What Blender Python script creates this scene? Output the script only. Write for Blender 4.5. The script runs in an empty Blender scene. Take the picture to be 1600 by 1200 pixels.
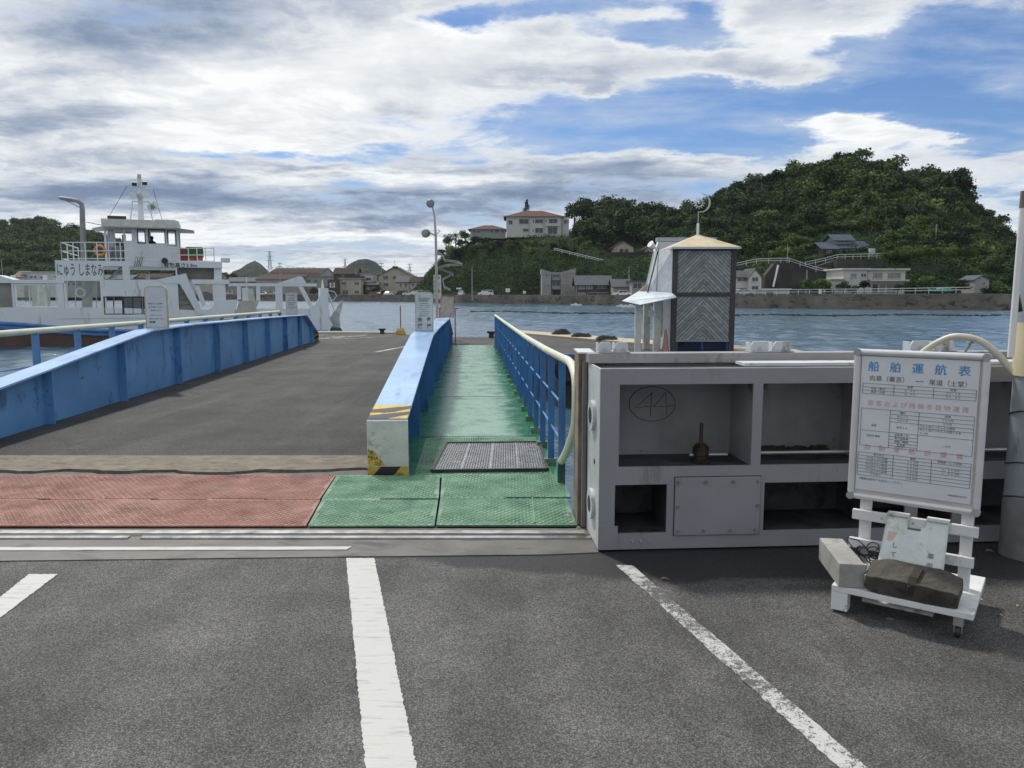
import bpy, math, random, os
import numpy as np
from mathutils import Vector, Matrix
R = math.radians
HAZE = .00007
random.seed(7); rng = np.random.default_rng(7)
scn = bpy.context.scene
COL = scn.collection

# ------------------------------------------------------------------ camera
PITCH = R(6.75); CH = 1.55
cd = bpy.data.cameras.new('camera'); cam = bpy.data.objects.new('camera', cd); COL.objects.link(cam)
cd.sensor_width = 36; cd.lens = 27.0; cd.clip_start = 0.05; cd.clip_end = 9000
cam.location = (0, 0, CH); cam.rotation_euler = (R(90) - PITCH, 0, 0)
scn.camera = cam
scn.view_settings.view_transform = 'Standard'; scn.view_settings.look = 'None'
scn.view_settings.gamma = 1; scn.view_settings.exposure = 0.15

def ray(px, py):
    u = (px-800)/1200; v = (600-py)/1200
    return (u, math.cos(PITCH)+v*math.sin(PITCH), -math.sin(PITCH)+v*math.cos(PITCH))
def G(px, py, z=0):
    d = ray(px, py); k = (z-CH)/d[2]; return (d[0]*k, d[1]*k)
def XZ(px, py, y):
    d = ray(px, py); k = y/d[1]; return (d[0]*k, CH+d[2]*k)
QA = R(3.1)
def W(s, t, z=0): return (s*math.cos(QA)-t*math.sin(QA), s*math.sin(QA)+t*math.cos(QA), z)

# ------------------------------------------------------------------ sun + sky
SUN_EL, SUN_AZ = R(54), R(-32)       # azimuth from +Y, minus = left
sd = bpy.data.lights.new('sun', 'SUN'); sd.energy = 3.0; sd.angle = R(5); sd.color = (1, .955, .88)
so = bpy.data.objects.new('sun', sd); COL.objects.link(so)
sv = Vector((math.sin(SUN_AZ)*math.cos(SUN_EL), math.cos(SUN_AZ)*math.cos(SUN_EL), math.sin(SUN_EL)))
so.rotation_euler = sv.to_track_quat('Z', 'Y').to_euler(); so.location = (0, 0, 30)

world = bpy.data.worlds.new('World'); scn.world = world; world.use_nodes = True
nt = world.node_tree; nt.nodes.clear()
class NB:
    def __init__(s, nt): s.nt = nt
    def n(s, t, **k):
        x = s.nt.nodes.new(t)
        for a, b in k.items(): setattr(x, a, b)
        return x
    def put(s, sock, v):
        if isinstance(v, bpy.types.NodeSocket): s.nt.links.new(v, sock)
        elif v is not None:
            if sock.type in ('RGBA',) and isinstance(v, (tuple, list)) and len(v) == 3: v = (*v, 1)
            sock.default_value = v
    def m(s, op, a, b=None, c=None, clamp=False):
        x = s.n('ShaderNodeMath', operation=op, use_clamp=clamp)
        s.put(x.inputs[0], a); s.put(x.inputs[1], b); s.put(x.inputs[2], c); return x.outputs[0]
    def v(s, op, a, b=None, sc=None):
        x = s.n('ShaderNodeVectorMath', operation=op)
        s.put(x.inputs[0], a); s.put(x.inputs[1], b)
        if sc is not None: s.put(x.inputs['Scale'], sc)
        return x.outputs['Value'] if op in ('LENGTH', 'DOT_PRODUCT') else x.outputs[0]
    def comb(s, x, y, z=0):
        c = s.n('ShaderNodeCombineXYZ'); s.put(c.inputs[0], x); s.put(c.inputs[1], y); s.put(c.inputs[2], z); return c.outputs[0]
    def noise(s, vec, scale, det=4, rough=.5, dist=0, col=False):
        x = s.n('ShaderNodeTexNoise'); s.put(x.inputs['Vector'], vec)
        x.inputs['Scale'].default_value = scale; x.inputs['Detail'].default_value = det
        x.inputs['Roughness'].default_value = rough; x.inputs['Distortion'].default_value = dist
        return x.outputs['Color'] if col else x.outputs[0]
    def mr(s, x, a, b, c=0, d=1, smooth=True):
        m = s.n('ShaderNodeMapRange'); m.interpolation_type = 'SMOOTHSTEP' if smooth else 'LINEAR'
        s.put(m.inputs[0], x)
        for i, q in enumerate((a, b, c, d)): s.put(m.inputs[i+1], q)
        return m.outputs[0]
    def mix(s, f, a, b, mode='MIX'):
        m = s.n('ShaderNodeMix', data_type='RGBA', blend_type=mode)
        s.put(m.inputs[0], f); s.put(m.inputs[6], a); s.put(m.inputs[7], b); return m.outputs[2]
b = NB(nt)
out = b.n('ShaderNodeOutputWorld'); bg = b.n('ShaderNodeBackground'); bg.inputs[1].default_value = .1
nt.links.new(bg.outputs[0], out.inputs[0])
sky = b.n('ShaderNodeTexSky', sky_type='NISHITA', sun_disc=False, sun_elevation=SUN_EL, sun_rotation=SUN_AZ)
sky.air_density = 1.0; sky.dust_density = .6; sky.ozone_density = 1.6
tc = b.n('ShaderNodeTexCoord'); D = tc.outputs['Generated']
sep = b.n('ShaderNodeSeparateXYZ'); nt.links.new(D, sep.inputs[0])
dx, dy, dz = sep.outputs
up = b.m('MAXIMUM', dz, 0.0)
den = b.m('ADD', up, .11)
pl = b.comb(b.m('DIVIDE', dx, den), b.m('DIVIDE', dy, den), 0.0)       # the cloud layer seen from below
n_w = b.noise(pl, .7, 4, .5, 0, True)
plw = b.v('ADD', pl, b.v('SCALE', b.v('SUBTRACT', n_w, (.5, .5, .5)), sc=.8))
big = b.noise(plw, .8, 10, .60, .15)
rot = b.n('ShaderNodeMapping'); rot.inputs['Rotation'].default_value = (0, 0, R(24)); rot.inputs['Scale'].default_value = (.42, 1.7, 1)
nt.links.new(plw, rot.inputs[0])
streak = b.noise(rot.outputs[0], 1.1, 10, .64, .2)
rot2 = b.n('ShaderNodeMapping'); rot2.inputs['Rotation'].default_value = (0, 0, R(-20)); rot2.inputs['Scale'].default_value = (.5, 1.4, 1); nt.links.new(pl, rot2.inputs[0])
veil = b.noise(rot2.outputs[0], 1.6, 10, .68, .3)
fine = b.noise(plw, 3.6, 9, .66, .15)
# placed cloud masses, in bearing / elevation
ay = b.m('MAXIMUM', b.m('ABSOLUTE', dy), .05)
wv = b.v('SCALE', b.v('SUBTRACT', b.noise(pl, 1.5, 8, .66, 0, True), (.5, .5, .5)), sc=.26)
T2 = b.v('ADD', b.v('MULTIPLY', b.comb(b.m('DIVIDE', dx, ay), b.m('DIVIDE', dz, ay), 0.0), (1, 1, 0)), b.v('MULTIPLY', wv, (1, .35, 0)))
def blobs(lst):
    acc = None
    for px, py, rx, ry, amp in lst:
        d = ray(px, py)
        q = b.v('MULTIPLY', b.v('SUBTRACT', T2, (d[0]/d[1], d[2]/d[1], 0)), (1200/rx, 1200/ry, 0))
        q = b.v('LENGTH', b.v('MULTIPLY', q, (1, 1, 0)))
        g = b.m('MULTIPLY', b.m('EXPONENT', b.m('MULTIPLY', b.m('MULTIPLY', q, q), -1.0)), amp)
        acc = g if acc is None else b.m('ADD', acc, g)
    return acc
hole = blobs([(1150, 190, 420, 110, .13), (1500, 60, 200, 160, .10), (900, 190, 160, 30, .10), (620, 245, 150, 14, .16), (360, 240, 120, 10, .14), (560, 300, 300, 10, .10), (700, 345, 200, 16, .12), (520, 400, 260, 14, .12), (1130, 300, 200, 20, .1), (880, 20, 150, 45, .34), (1060, 60, 110, 26, .26), (1440, 95, 130, 55, .42), (1600, 130, 150, 70, .40), (1010, 205, 200, 42, .32), (1230, 150, 200, 26, .30), (1560, 200, 130, 30, .25),
              (230, 20, 200, 42, .07), (700, 15, 80, 20, .2), (1150, 225, 90, 25, .2), (1090, 20, 50, 20, .2), (1560, 290, 140, 45, .12), (1500, 40, 60, 20, .15),
              (990, 28, 75, 14, -.24), (870, 42, 60, 14, -.20), (1300, 30, 170, 32, -.34), (1200, 100, 200, 26, -.22), (1550, 118, 50, 20, -.50), (1000, 108, 220, 28, -.20), (1340, 200, 120, 24, -.34), (1340, 132, 40, 9, -.25), (1500, 215, 60, 14, -.3), (1000, 265, 260, 20, -.2), (922, 143, 30, 12, -.35), (700, 100, 160, 60, -.2), (420, 90, 250, 50, -.2), (60, 70, 100, 40, -.15)])
darkb = blobs([(250, 28, 200, 48, .75), (60, 180, 170, 26, .42), (260, 245, 130, 12, .35), (150, 300, 240, 24, .70), (560, 325, 400, 22, .60), (820, 305, 300, 26, .46),
               (900, 130, 130, 18, .30), (1180, 110, 130, 14, .22), (450, 392, 380, 9, .38), (600, 180, 90, 12, .25), (1000, 285, 220, 18, .35), (640, 350, 220, 9, .3), (480, 262, 200, 9, .25), (100, 120, 110, 10, .25), (780, 255, 160, 8, .2),
               (450, 120, 300, 60, -.30), (640, 60, 160, 45, -.26), (250, 215, 200, 20, -.22), (560, 272, 260, 10, -.35), (300, 352, 180, 10, -.40), (520, 372, 260, 9, -.40), (400, 215, 260, 22, -.15), (1340, 200, 110, 24, -.25), (1300, 40, 150, 25, -.15), (980, 100, 200, 20, -.10)])
cov = b.m('SUBTRACT', b.m('ADD', b.m('ADD', b.m('MULTIPLY', big, .62), b.m('MULTIPLY', streak, .48)), b.m('MULTIPLY', fine, .56)), b.m('ADD', hole, .07))
alpha = b.mr(cov, .53, .73)
valpha = b.m('MULTIPLY', b.mr(b.m('SUBTRACT', b.m('ADD', b.m('MULTIPLY', veil, .75), b.m('MULTIPLY', fine, .3)), b.m('MULTIPLY', hole, .30)), .30, .62), .78)
thick = b.mr(cov, .60, .95)
sh = b.m('ADD', b.m('ADD', b.m('MULTIPLY', b.m('SUBTRACT', streak, .5), .85), b.m('MULTIPLY', b.m('SUBTRACT', fine, .5), .62)), b.m('ADD', b.m('ADD', b.m('MULTIPLY', darkb, .95), .03), b.m('MULTIPLY', thick, .30)))
shade = b.mr(sh, -.12, 1.0, smooth=False)
ccol = b.n('ShaderNodeValToRGB'); nt.links.new(shade, ccol.inputs[0])
e = ccol.color_ramp.elements
e[0].position = 0; e[0].color = (9.0, 9.1, 9.1, 1)
e[1].position = 1; e[1].color = (1.5, 2.1, 3.3, 1)
for p_, c_ in ((.25, (6.9, 7.2, 7.5)), (.5, (4.4, 4.9, 5.8)), (.75, (2.5, 3.2, 4.4))):
    x = ccol.color_ramp.elements.new(p_); x.color = (*c_, 1)
blue = b.mix(1.0, sky.outputs[0], (.46, .66, .93), 'MULTIPLY')
hz = b.mr(dz, 0.0, .13, 1, 0)
blue = b.mix(b.m('MULTIPLY', hz, .35), blue, (4.2, 5.0, 6.3))
fin = b.mix(valpha, blue, (4.6, 5.5, 6.9)); fin = b.mix(alpha, fin, ccol.outputs[0])
nt.links.new(fin, bg.inputs[0])
world.cycles.sampling_method = 'MANUAL'; world.cycles.sample_map_resolution = 1024

# ------------------------------------------------------------------ mesh helpers
class MB:
    def __init__(s, T=None): s.v = []; s.f = []; s.m = []; s.T = T; s.mi = 0
    def add(s, vs, fs):
        k = len(s.v)
        s.v += [tuple(s.T(*q)) if s.T else tuple(q) for q in vs]
        s.f += [tuple(i+k for i in f) for f in fs]; s.m += [s.mi]*len(fs); return s
    def box(s, x0, y0, z0, x1, y1, z1):
        return s.add([(x0,y0,z0),(x1,y0,z0),(x1,y1,z0),(x0,y1,z0),(x0,y0,z1),(x1,y0,z1),(x1,y1,z1),(x0,y1,z1)],
                     [(0,3,2,1),(4,5,6,7),(0,1,5,4),(1,2,6,5),(2,3,7,6),(3,0,4,7)])
    def prism(s, pts, f0, f1):
        # pts: list of 2D, f0/f1: functions 2D->3D for both caps
        n = len(pts); vs = [f0(*p) for p in pts]+[f1(*p) for p in pts]
        return s.add(vs, [tuple(range(n-1, -1, -1)), tuple(range(n, 2*n))]+[(i, (i+1) % n, n+(i+1) % n, n+i) for i in range(n)])
    def pxz(s, pts, y0, y1): return s.prism(pts, lambda x, z: (x, y0, z), lambda x, z: (x, y1, z))
    def pyz(s, pts, x0, x1): return s.prism(pts, lambda y, z: (x0, y, z), lambda y, z: (x1, y, z))
    def pxy(s, pts, z0, z1): return s.prism(pts, lambda x, y: (x, y, z0), lambda x, y: (x, y, z1))
    def tube(s, pts, r, n=10, cap=True):
        P = [Vector(p) for p in pts]; rs = r if isinstance(r, (list, tuple)) else [r]*len(P)
        ref = Vector((0, 0, 1)); d0 = (P[1]-P[0]).normalized()
        if abs(d0.dot(ref)) > .9: ref = Vector((1, 0, 0))
        a = d0.cross(ref).normalized(); vs = []
        for i, p in enumerate(P):
            if i == 0: d = P[1]-P[0]
            elif i == len(P)-1: d = P[i]-P[i-1]
            else: d = (P[i+1]-P[i]).normalized()+(P[i]-P[i-1]).normalized()
            d.normalize(); a = (a-d*a.dot(d)).normalized(); c = d.cross(a)
            for j in range(n):
                t = 2*math.pi*j/n; q = p+(a*math.cos(t)+c*math.sin(t))*rs[i]; vs.append((q.x, q.y, q.z))
        fs = [(i*n+j, i*n+(j+1) % n, (i+1)*n+(j+1) % n, (i+1)*n+j) for i in range(len(P)-1) for j in range(n)]
        if cap: fs += [tuple(range(n-1, -1, -1)), tuple((len(P)-1)*n+j for j in range(n))]
        return s.add(vs, fs)
    def bar(s, a, c, w, h, upv=(0, 0, 1)):
        A = Vector(a); C = Vector(c); d = (C-A).normalized(); u = Vector(upv)
        if abs(d.dot(u)) > .95: u = Vector((0, 1, 0))
        x = d.cross(u).normalized()*(w/2); y = x.cross(d).normalized()*(h/2)
        vs = [tuple(P+sx*x+sy*y) for P in (A, C) for sx, sy in ((-1,-1),(1,-1),(1,1),(-1,1))]
        return s.add(vs, [(0,3,2,1),(4,5,6,7),(0,1,5,4),(1,2,6,5),(2,3,7,6),(3,0,4,7)])
    def cyl(s, c, r, h, n=16, r2=None):
        r2 = r if r2 is None else r2
        return s.tube([c, (c[0], c[1], c[2]+h)], [r, r2], n)
    def holed(s, u0, z0, u1, z1, holes, f):
        # plate with rectangular holes; f(u,z,side)->3D, side 0 front / 1 back
        us = sorted({u0, u1, *[h[0] for h in holes], *[h[2] for h in holes]}); us = [u for u in us if u0 <= u <= u1]
        zs = sorted({z0, z1, *[h[1] for h in holes], *[h[3] for h in holes]}); zs = [z for z in zs if z0 <= z <= z1]
        solid = {}
        for i in range(len(us)-1):
            for j in range(len(zs)-1):
                cu = (us[i]+us[i+1])/2; cz = (zs[j]+zs[j+1])/2
                solid[i, j] = not any(h[0] < cu < h[2] and h[1] < cz < h[3] for h in holes)
        for (i, j), ok in solid.items():
            if not ok: continue
            a, c, d, g = us[i], us[i+1], zs[j], zs[j+1]
            s.add([f(a,d,0),f(c,d,0),f(c,g,0),f(a,g,0)], [(0,1,2,3)]); s.add([f(a,d,1),f(c,d,1),f(c,g,1),f(a,g,1)], [(3,2,1,0)])
            for (di, dj, p, q) in ((-1,0,(a,d),(a,g)),(1,0,(c,g),(c,d)),(0,-1,(c,d),(a,d)),(0,1,(a,g),(c,g))):
                if not solid.get((i+di, j+dj), False):
                    s.add([f(*p,0),f(*q,0),f(*q,1),f(*p,1)], [(3,2,1,0)])
        return s
    def text(s, body, size, org, ux, uz, al='CENTER', ext=.0, bold=0.0, sx=1.0):
        cu = bpy.data.curves.new('t', 'FONT'); cu.body = body; cu.size = size; cu.align_x = al; cu.align_y = 'CENTER'
        cu.resolution_u = 2; cu.offset = bold; cu.space_character = 1.0
        ob = bpy.data.objects.new('t', cu); COL.objects.link(ob); bpy.context.view_layer.update()
        ev = ob.evaluated_get(bpy.context.evaluated_depsgraph_get()); me = ev.to_mesh()
        O = Vector(org); X = Vector(ux).normalized(); Z = Vector(uz).normalized()
        vs = [tuple(O+X*v.co.x*sx+Z*v.co.y) for v in me.vertices]; fs = [tuple(p.vertices) for p in me.polygons]
        s.add(vs, fs); ev.to_mesh_clear(); bpy.data.objects.remove(ob); bpy.data.curves.remove(cu); return s
    def build(s, name, mat, parent=None, smooth=False, bev=0, world=True):
        me = bpy.data.meshes.new(name)
        base = Vector((0, 0, 0))
        if parent is not None and world: base = WL[parent.name]
        vs = [(v[0]-base.x, v[1]-base.y, v[2]-base.z) for v in s.v]
        me.from_pydata(vs, [], s.f)
        for m in (mat if isinstance(mat, (list, tuple)) else [mat]): me.materials.append(m)
        if isinstance(mat, (list, tuple)): me.polygons.foreach_set('material_index', s.m)
        me.update()
        if smooth:
            me.polygons.foreach_set('use_smooth', [True]*len(me.polygons)); me.set_sharp_from_angle(angle=R(40))
        ob = bpy.data.objects.new(name, me); COL.objects.link(ob)
        if parent is not None: ob.parent = parent
        WL[ob.name] = base.copy()
        if bev:
            md = ob.modifiers.new('bevel', 'BEVEL'); md.width = bev; md.segments = 2; md.limit_method = 'ANGLE'; md.angle_limit = R(40)
        return ob
WL = {}
def tag(o, label=None, cat=None, group=None, kind=None):
    if label: o['label'] = label
    if cat: o['category'] = cat
    if group: o['group'] = group
    if kind: o['kind'] = kind
    return o
def thing(name, label, cat, loc=(0, 0, 0), group=None):
    o = bpy.data.objects.new(name, None); COL.objects.link(o); o.location = loc; o.empty_display_size = .2
    WL[o.name] = Vector(loc); return tag(o, label, cat, group)
def copy_tree(o, parent=None, loc=None):
    c = o.copy(); COL.objects.link(c); c.parent = parent
    if loc is not None: c.location = loc
    WL[c.name] = Vector(c.location)
    for ch in list(o.children): copy_tree(ch, c)
    return c

# ------------------------------------------------------------------ materials
RUST = (.10, .05, .028)
def mat(name, col, rough=.6, metal=0, var=.12, vs=3.0, bump=0, bs=40, stain=None, sa=.0, ss=(2, 2, .6), spec=.5, bdist=.01, coords='Object', rust=0):
    m = bpy.data.materials.new(name); m.use_nodes = True; nt = m.node_tree; n = NB(nt)
    p = nt.nodes['Principled BSDF']; p.inputs['Roughness'].default_value = rough; p.inputs['Metallic'].default_value = metal
    p.inputs['Specular IOR Level'].default_value = spec
    tcn = n.n('ShaderNodeTexCoord').outputs[coords]
    f = n.noise(tcn, vs, 6, .6)
    c0 = tuple(max(0, c*(1-var*1.6)) for c in col); c1 = tuple(min(1, c*(1+var*1.6)) for c in col)
    c = n.mix(n.mr(f, .3, .7, smooth=False), c0, c1)
    if stain:
        mp = n.n('ShaderNodeMapping'); mp.inputs['Scale'].default_value = ss; nt.links.new(tcn, mp.inputs[0])
        g = n.noise(mp.outputs[0], 2.2, 9, .68, .3)
        c = n.mix(n.mr(g, .62-sa*.25, .70-sa*.1), c, stain)
    if rust:
        g2 = n.noise(tcn, 14, 9, .8, .1); g3 = n.noise(tcn, 1.3, 4, .6)
        c = n.mix(n.mr(n.m('ADD', g2, n.m('MULTIPLY', g3, .35)), .84-rust, .88-rust), c, RUST)
        mr_ = n.n('ShaderNodeMapping'); mr_.inputs['Scale'].default_value = (9, 9, .7); nt.links.new(tcn, mr_.inputs[0])
        c = n.mix(n.mr(n.noise(mr_.outputs[0], 2.0, 6, .7), .66, .80, 0, .45), c, (.15, .12, .09))
    nt.links.new(c, p.inputs['Base Color'])
    if rough > .05: nt.links.new(n.mr(f, .2, .8, max(.02, rough-.1), min(1, rough+.1), False), p.inputs['Roughness'])
    if bump:
        bp = n.n('ShaderNodeBump'); bp.inputs['Strength'].default_value = bump; bp.inputs['Distance'].default_value = bdist
        nt.links.new(n.noise(tcn, bs, 5, .6), bp.inputs['Height']); nt.links.new(bp.outputs[0], p.inputs['Normal'])
    return m

m_white = mat('white_paint', (.66, .67, .66), .45, var=.05, stain=(.36, .34, .30), sa=.15)
m_whitew = mat('weathered_white_paint', (.50, .53, .55), .5, var=.06, stain=(.30, .29, .27), sa=.25, ss=(3, 3, .8))
m_dark = mat('black_metal', (.02, .02, .022), .5)
m_steel = mat('galvanised_steel', (.38, .39, .40), .42, metal=.55, var=.12, vs=8)
m_rail = mat('polished_rail_steel', (.60, .58, .55), .22, metal=.9, var=.15, vs=9)
m_blue = mat('blue_paint', (.10, .255, .50), .38, var=.10, vs=1.6, stain=(.05, .12, .25), sa=.34, ss=(1.5, 1.5, .7), spec=.5, rust=.045, bump=.15, bs=6, bdist=.006)
m_blued = mat('deep_blue_paint', (.04, .15, .36), .42, var=.12, vs=2, stain=(.03, .08, .17), sa=.35, rust=.04)
m_cream = mat('cream_pipe_paint', (.62, .63, .50), .4, var=.06, vs=3, stain=(.33, .27, .15), sa=.06, ss=(4, 4, 4))
m_lgreen = mat('pale_green_gray', (.42, .46, .43), .5)
m_glass = mat('dark_glass', (.02, .025, .03), .08, var=.0, spec=.8)
m_yellow = mat('yellow_paint', (.52, .36, .06), .5, var=.15, vs=9, stain=(.12, .09, .04), sa=.4, ss=(6, 6, 6))
m_black = mat('black_paint', (.022, .022, .024), .45)
m_conc = mat('concrete', (.27, .255, .22), .85, var=.14, vs=5, bump=.4, bs=60, stain=(.13, .12, .10), sa=.35, ss=(2, 2, 1))
m_concd = mat('old_seawall_concrete', (.135, .122, .10), .9, var=.3, vs=.22, stain=(.035, .032, .026), sa=.5, ss=(.22, .22, .45))
m_conclt = mat('light_concrete_block', (.30, .30, .28), .85, var=.1, vs=6, bump=.5, bs=110, stain=(.24, .235, .21), sa=.4, ss=(5, 5, 5), bdist=.003)

def asphalt(name, base=.105, dampshade=False, crack=False, warm=1.0):
    m = bpy.data.materials.new(name); m.use_nodes = True; nt = m.node_tree; n = NB(nt)
    p = nt.nodes['Principled BSDF']; o = n.n('ShaderNodeTexCoord').outputs['Object']
    p.inputs['Specular IOR Level'].default_value = .28
    vor = n.n('ShaderNodeTexVoronoi'); vor.inputs['Scale'].default_value = 190; nt.links.new(o, vor.inputs['Vector'])
    vc = n.n('ShaderNodeSeparateColor'); nt.links.new(vor.outputs['Color'], vc.inputs[0])
    g = n.m('POWER', vc.outputs[0], 1.8)
    f2 = n.noise(o, 1.1, 6, .65); f3 = n.noise(o, 420, 2, .6); f4 = n.noise(o, 30, 4, .6)
    val = n.m('MULTIPLY', n.m('ADD', .62, n.m('MULTIPLY', g, 1.15)), n.mr(f2, .3, .72, .80, 1.16, False))
    val = n.m('MULTIPLY', val, n.mr(f3, .3, .7, .60, 1.42, False))
    val = n.m('MULTIPLY', val, n.mr(f4, .35, .65, .93, 1.06, False))
    edge = n.mr(vor.outputs['Distance'], .35, .8, 1.0, .5)
    val = n.m('MULTIPLY', n.m('MULTIPLY', val, edge), base)
    col = n.mix(vc.outputs[1], (1, .975*warm, .93*warm), (.97, .97, .97))
    cc = n.v('SCALE', col, sc=val)
    # traffic film, darker tyre paths and a few oily spots
    mpt = n.n('ShaderNodeMapping'); mpt.inputs['Rotation'].default_value = (0, 0, R(9)); mpt.inputs['Scale'].default_value = (1.1, .12, 1); nt.links.new(o, mpt.inputs[0])
    cc = n.v('SCALE', cc, sc=n.mr(n.noise(mpt.outputs[0], 1.5, 4, .6), .35, .65, .76, 1.18, False))
    cc = n.v('SCALE', cc, sc=n.mr(n.noise(o, .55, 8, .7), .36, .62, .74, 1.20, False))
    cc = n.mix(n.mr(n.noise(o, 3.3, 3, .5, .2), .72, .76, 0, .6), cc, (.02, .02, .02))
    vs_ = n.n('ShaderNodeTexVoronoi'); vs_.inputs['Scale'].default_value = 5; nt.links.new(o, vs_.inputs['Vector'])
    cc = n.mix(n.mr(vs_.outputs['Distance'], .018, .03, .85, 0), cc, (.012, .012, .012))
    rough = n.mr(g, 0, 1, .78, .62, False)
    if dampshade:
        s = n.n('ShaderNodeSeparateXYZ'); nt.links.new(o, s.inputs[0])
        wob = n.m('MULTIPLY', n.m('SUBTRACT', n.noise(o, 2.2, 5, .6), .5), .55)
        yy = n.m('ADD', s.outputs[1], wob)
        # damp patch and the gate's shadow painted as one strip along its foot
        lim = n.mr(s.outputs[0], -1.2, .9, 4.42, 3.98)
        foot_dark = n.m('MULTIPLY', n.mr(n.m('SUBTRACT', yy, lim), -.02, .10), n.mr(s.outputs[0], -1.4, -.3))
        cc = n.mix(n.m('MULTIPLY', foot_dark, .88), cc, (.022, .022, .025))
        rough = n.m('SUBTRACT', rough, n.m('MULTIPLY', foot_dark, .22))
    if crack:
        v2 = n.n('ShaderNodeTexVoronoi', feature='DISTANCE_TO_EDGE'); v2.inputs['Scale'].default_value = .42
        nt.links.new(n.v('ADD', o, n.v('SCALE', n.noise(o, 2.5, 6, .7, 0, True), sc=.55)), v2.inputs['Vector'])
        ck = n.m('MULTIPLY', n.mr(v2.outputs['Distance'], .0, .012, 1, 0), n.mr(n.noise(o, .5, 2), .45, .6))
        cc = n.mix(ck, cc, (.012, .012, .012))
        mp = n.n('ShaderNodeMapping'); mp.inputs['Scale'].default_value = (1.6, .18, 1); mp.inputs['Rotation'].default_value = (0, 0, R(-12)); nt.links.new(o, mp.inputs[0])
        st = n.mr(n.noise(mp.outputs[0], 1.3, 6, .6), .55, .75)
        cc = n.mix(n.m('MULTIPLY', st, .22), cc, (.15, .15, .15))
    nt.links.new(cc, p.inputs['Base Color']); nt.links.new(rough, p.inputs['Roughness'])
    bp = n.n('ShaderNodeBump'); bp.inputs['Strength'].default_value = .8; bp.inputs['Distance'].default_value = .004
    nt.links.new(n.m('ADD', n.m('MULTIPLY', vc.outputs[0], .6), f3), bp.inputs['Height']); nt.links.new(bp.outputs[0], p.inputs['Normal'])
    return m
m_asph = asphalt('worn_asphalt', .128, dampshade=True)
m_asph2 = asphalt('ramp_asphalt', .060, crack=True)
m_asph3 = asphalt('pontoon_asphalt', .07)

def marking(name, wear):
    m = bpy.data.materials.new(name); m.use_nodes = True; nt = m.node_tree; n = NB(nt)
    p = nt.nodes['Principled BSDF']; o = n.n('ShaderNodeTexCoord').outputs['Object']; p.inputs['Roughness'].default_value = .6
    f = n.noise(o, 26, 9, .75); g = n.noise(o, 1.7, 4, .6); h = n.noise(o, 150, 3, .7)
    mp = n.n('ShaderNodeMapping'); mp.inputs['Scale'].default_value = (1, 9, 1); nt.links.new(o, mp.inputs[0])
    k = n.noise(mp.outputs[0], 4, 6, .7)
    white = n.mix(n.mr(k, .52, .70), (.46, .46, .445), (.22, .22, .21))
    white = n.mix(n.mr(h, .3, .75, 0, .25), white, (.35, .35, .34))
    t = n.m('ADD', n.m('ADD', n.m('MULTIPLY', f, .6), n.m('MULTIPLY', g, (.5 if wear > .3 else .1))), n.m('MULTIPLY', h, .45))
    mask = n.mr(t, wear+.28, wear+.34)
    nt.links.new(n.mix(mask, (.075, .074, .071), white), p.inputs['Base Color'])
    bp = n.n('ShaderNodeBump'); bp.inputs['Strength'].default_value = .5; bp.inputs['Distance'].default_value = .002
    nt.links.new(h, bp.inputs['Height']); nt.links.new(bp.outputs[0], p.inputs['Normal'])
    return m
m_mark = marking('road_paint', .08)
m_markw = marking('worn_road_paint', .445)

def deckmat(name, base, worn, cx=None, amt=.5, rough=.4):
    m = bpy.data.materials.new(name); m.use_nodes = True; nt = m.node_tree; n = NB(nt)
    p = nt.nodes['Principled BSDF']; o = n.n('ShaderNodeTexCoord').outputs['Object']
    f = n.noise(o, 3.0, 8, .7, .2); g = n.noise(o, 60, 5, .7)
    mk = n.m('ADD', n.m('MULTIPLY', f, .7), n.m('MULTIPLY', g, .35))
    if cx is not None:   # worn along the walking line, its sky sheen paled into the colour
        s = n.n('ShaderNodeSeparateXYZ'); nt.links.new(o, s.inputs[0])
        ss = n.m('ADD', n.m('MULTIPLY', s.outputs[0], math.cos(QA)), n.m('MULTIPLY', s.outputs[1], math.sin(QA)))
        dd = n.m('ABSOLUTE', n.m('SUBTRACT', ss, cx))
        mk = n.m('SUBTRACT', n.m('ADD', mk, .16), n.m('MULTIPLY', n.m('POWER', dd, 2.0), .85))
    k = n.mr(mk, .62-amt*.3, .80-amt*.25)
    c = n.mix(k, base, worn)
    c = n.mix(n.mr(n.noise(o, 11, 8, .78), .56, .70, 0, .75), c, tuple(q*.35 for q in base))
    nt.links.new(c, p.inputs['Base Color']); nt.links.new(n.mr(f, .3, .7, rough-.1, rough+.12, False), p.inputs['Roughness'])
    bp = n.n('ShaderNodeBump'); bp.inputs['Strength'].default_value = .35; bp.inputs['Distance'].default_value = .003
    nt.links.new(g, bp.inputs['Height']); nt.links.new(bp.outputs[0], p.inputs['Normal'])
    return m
m_green = deckmat('green_deck_paint', (.025, .135, .06), (.21, .35, .25), cx=.05, amt=.42, rough=.24)
m_greenp = deckmat('green_plate_paint', (.05, .15, .085), (.19, .30, .22), amt=.62, rough=.33)
m_red = deckmat('red_plate_paint', (.21, .066, .042), (.32, .18, .14), amt=.62, rough=.30)

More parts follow.
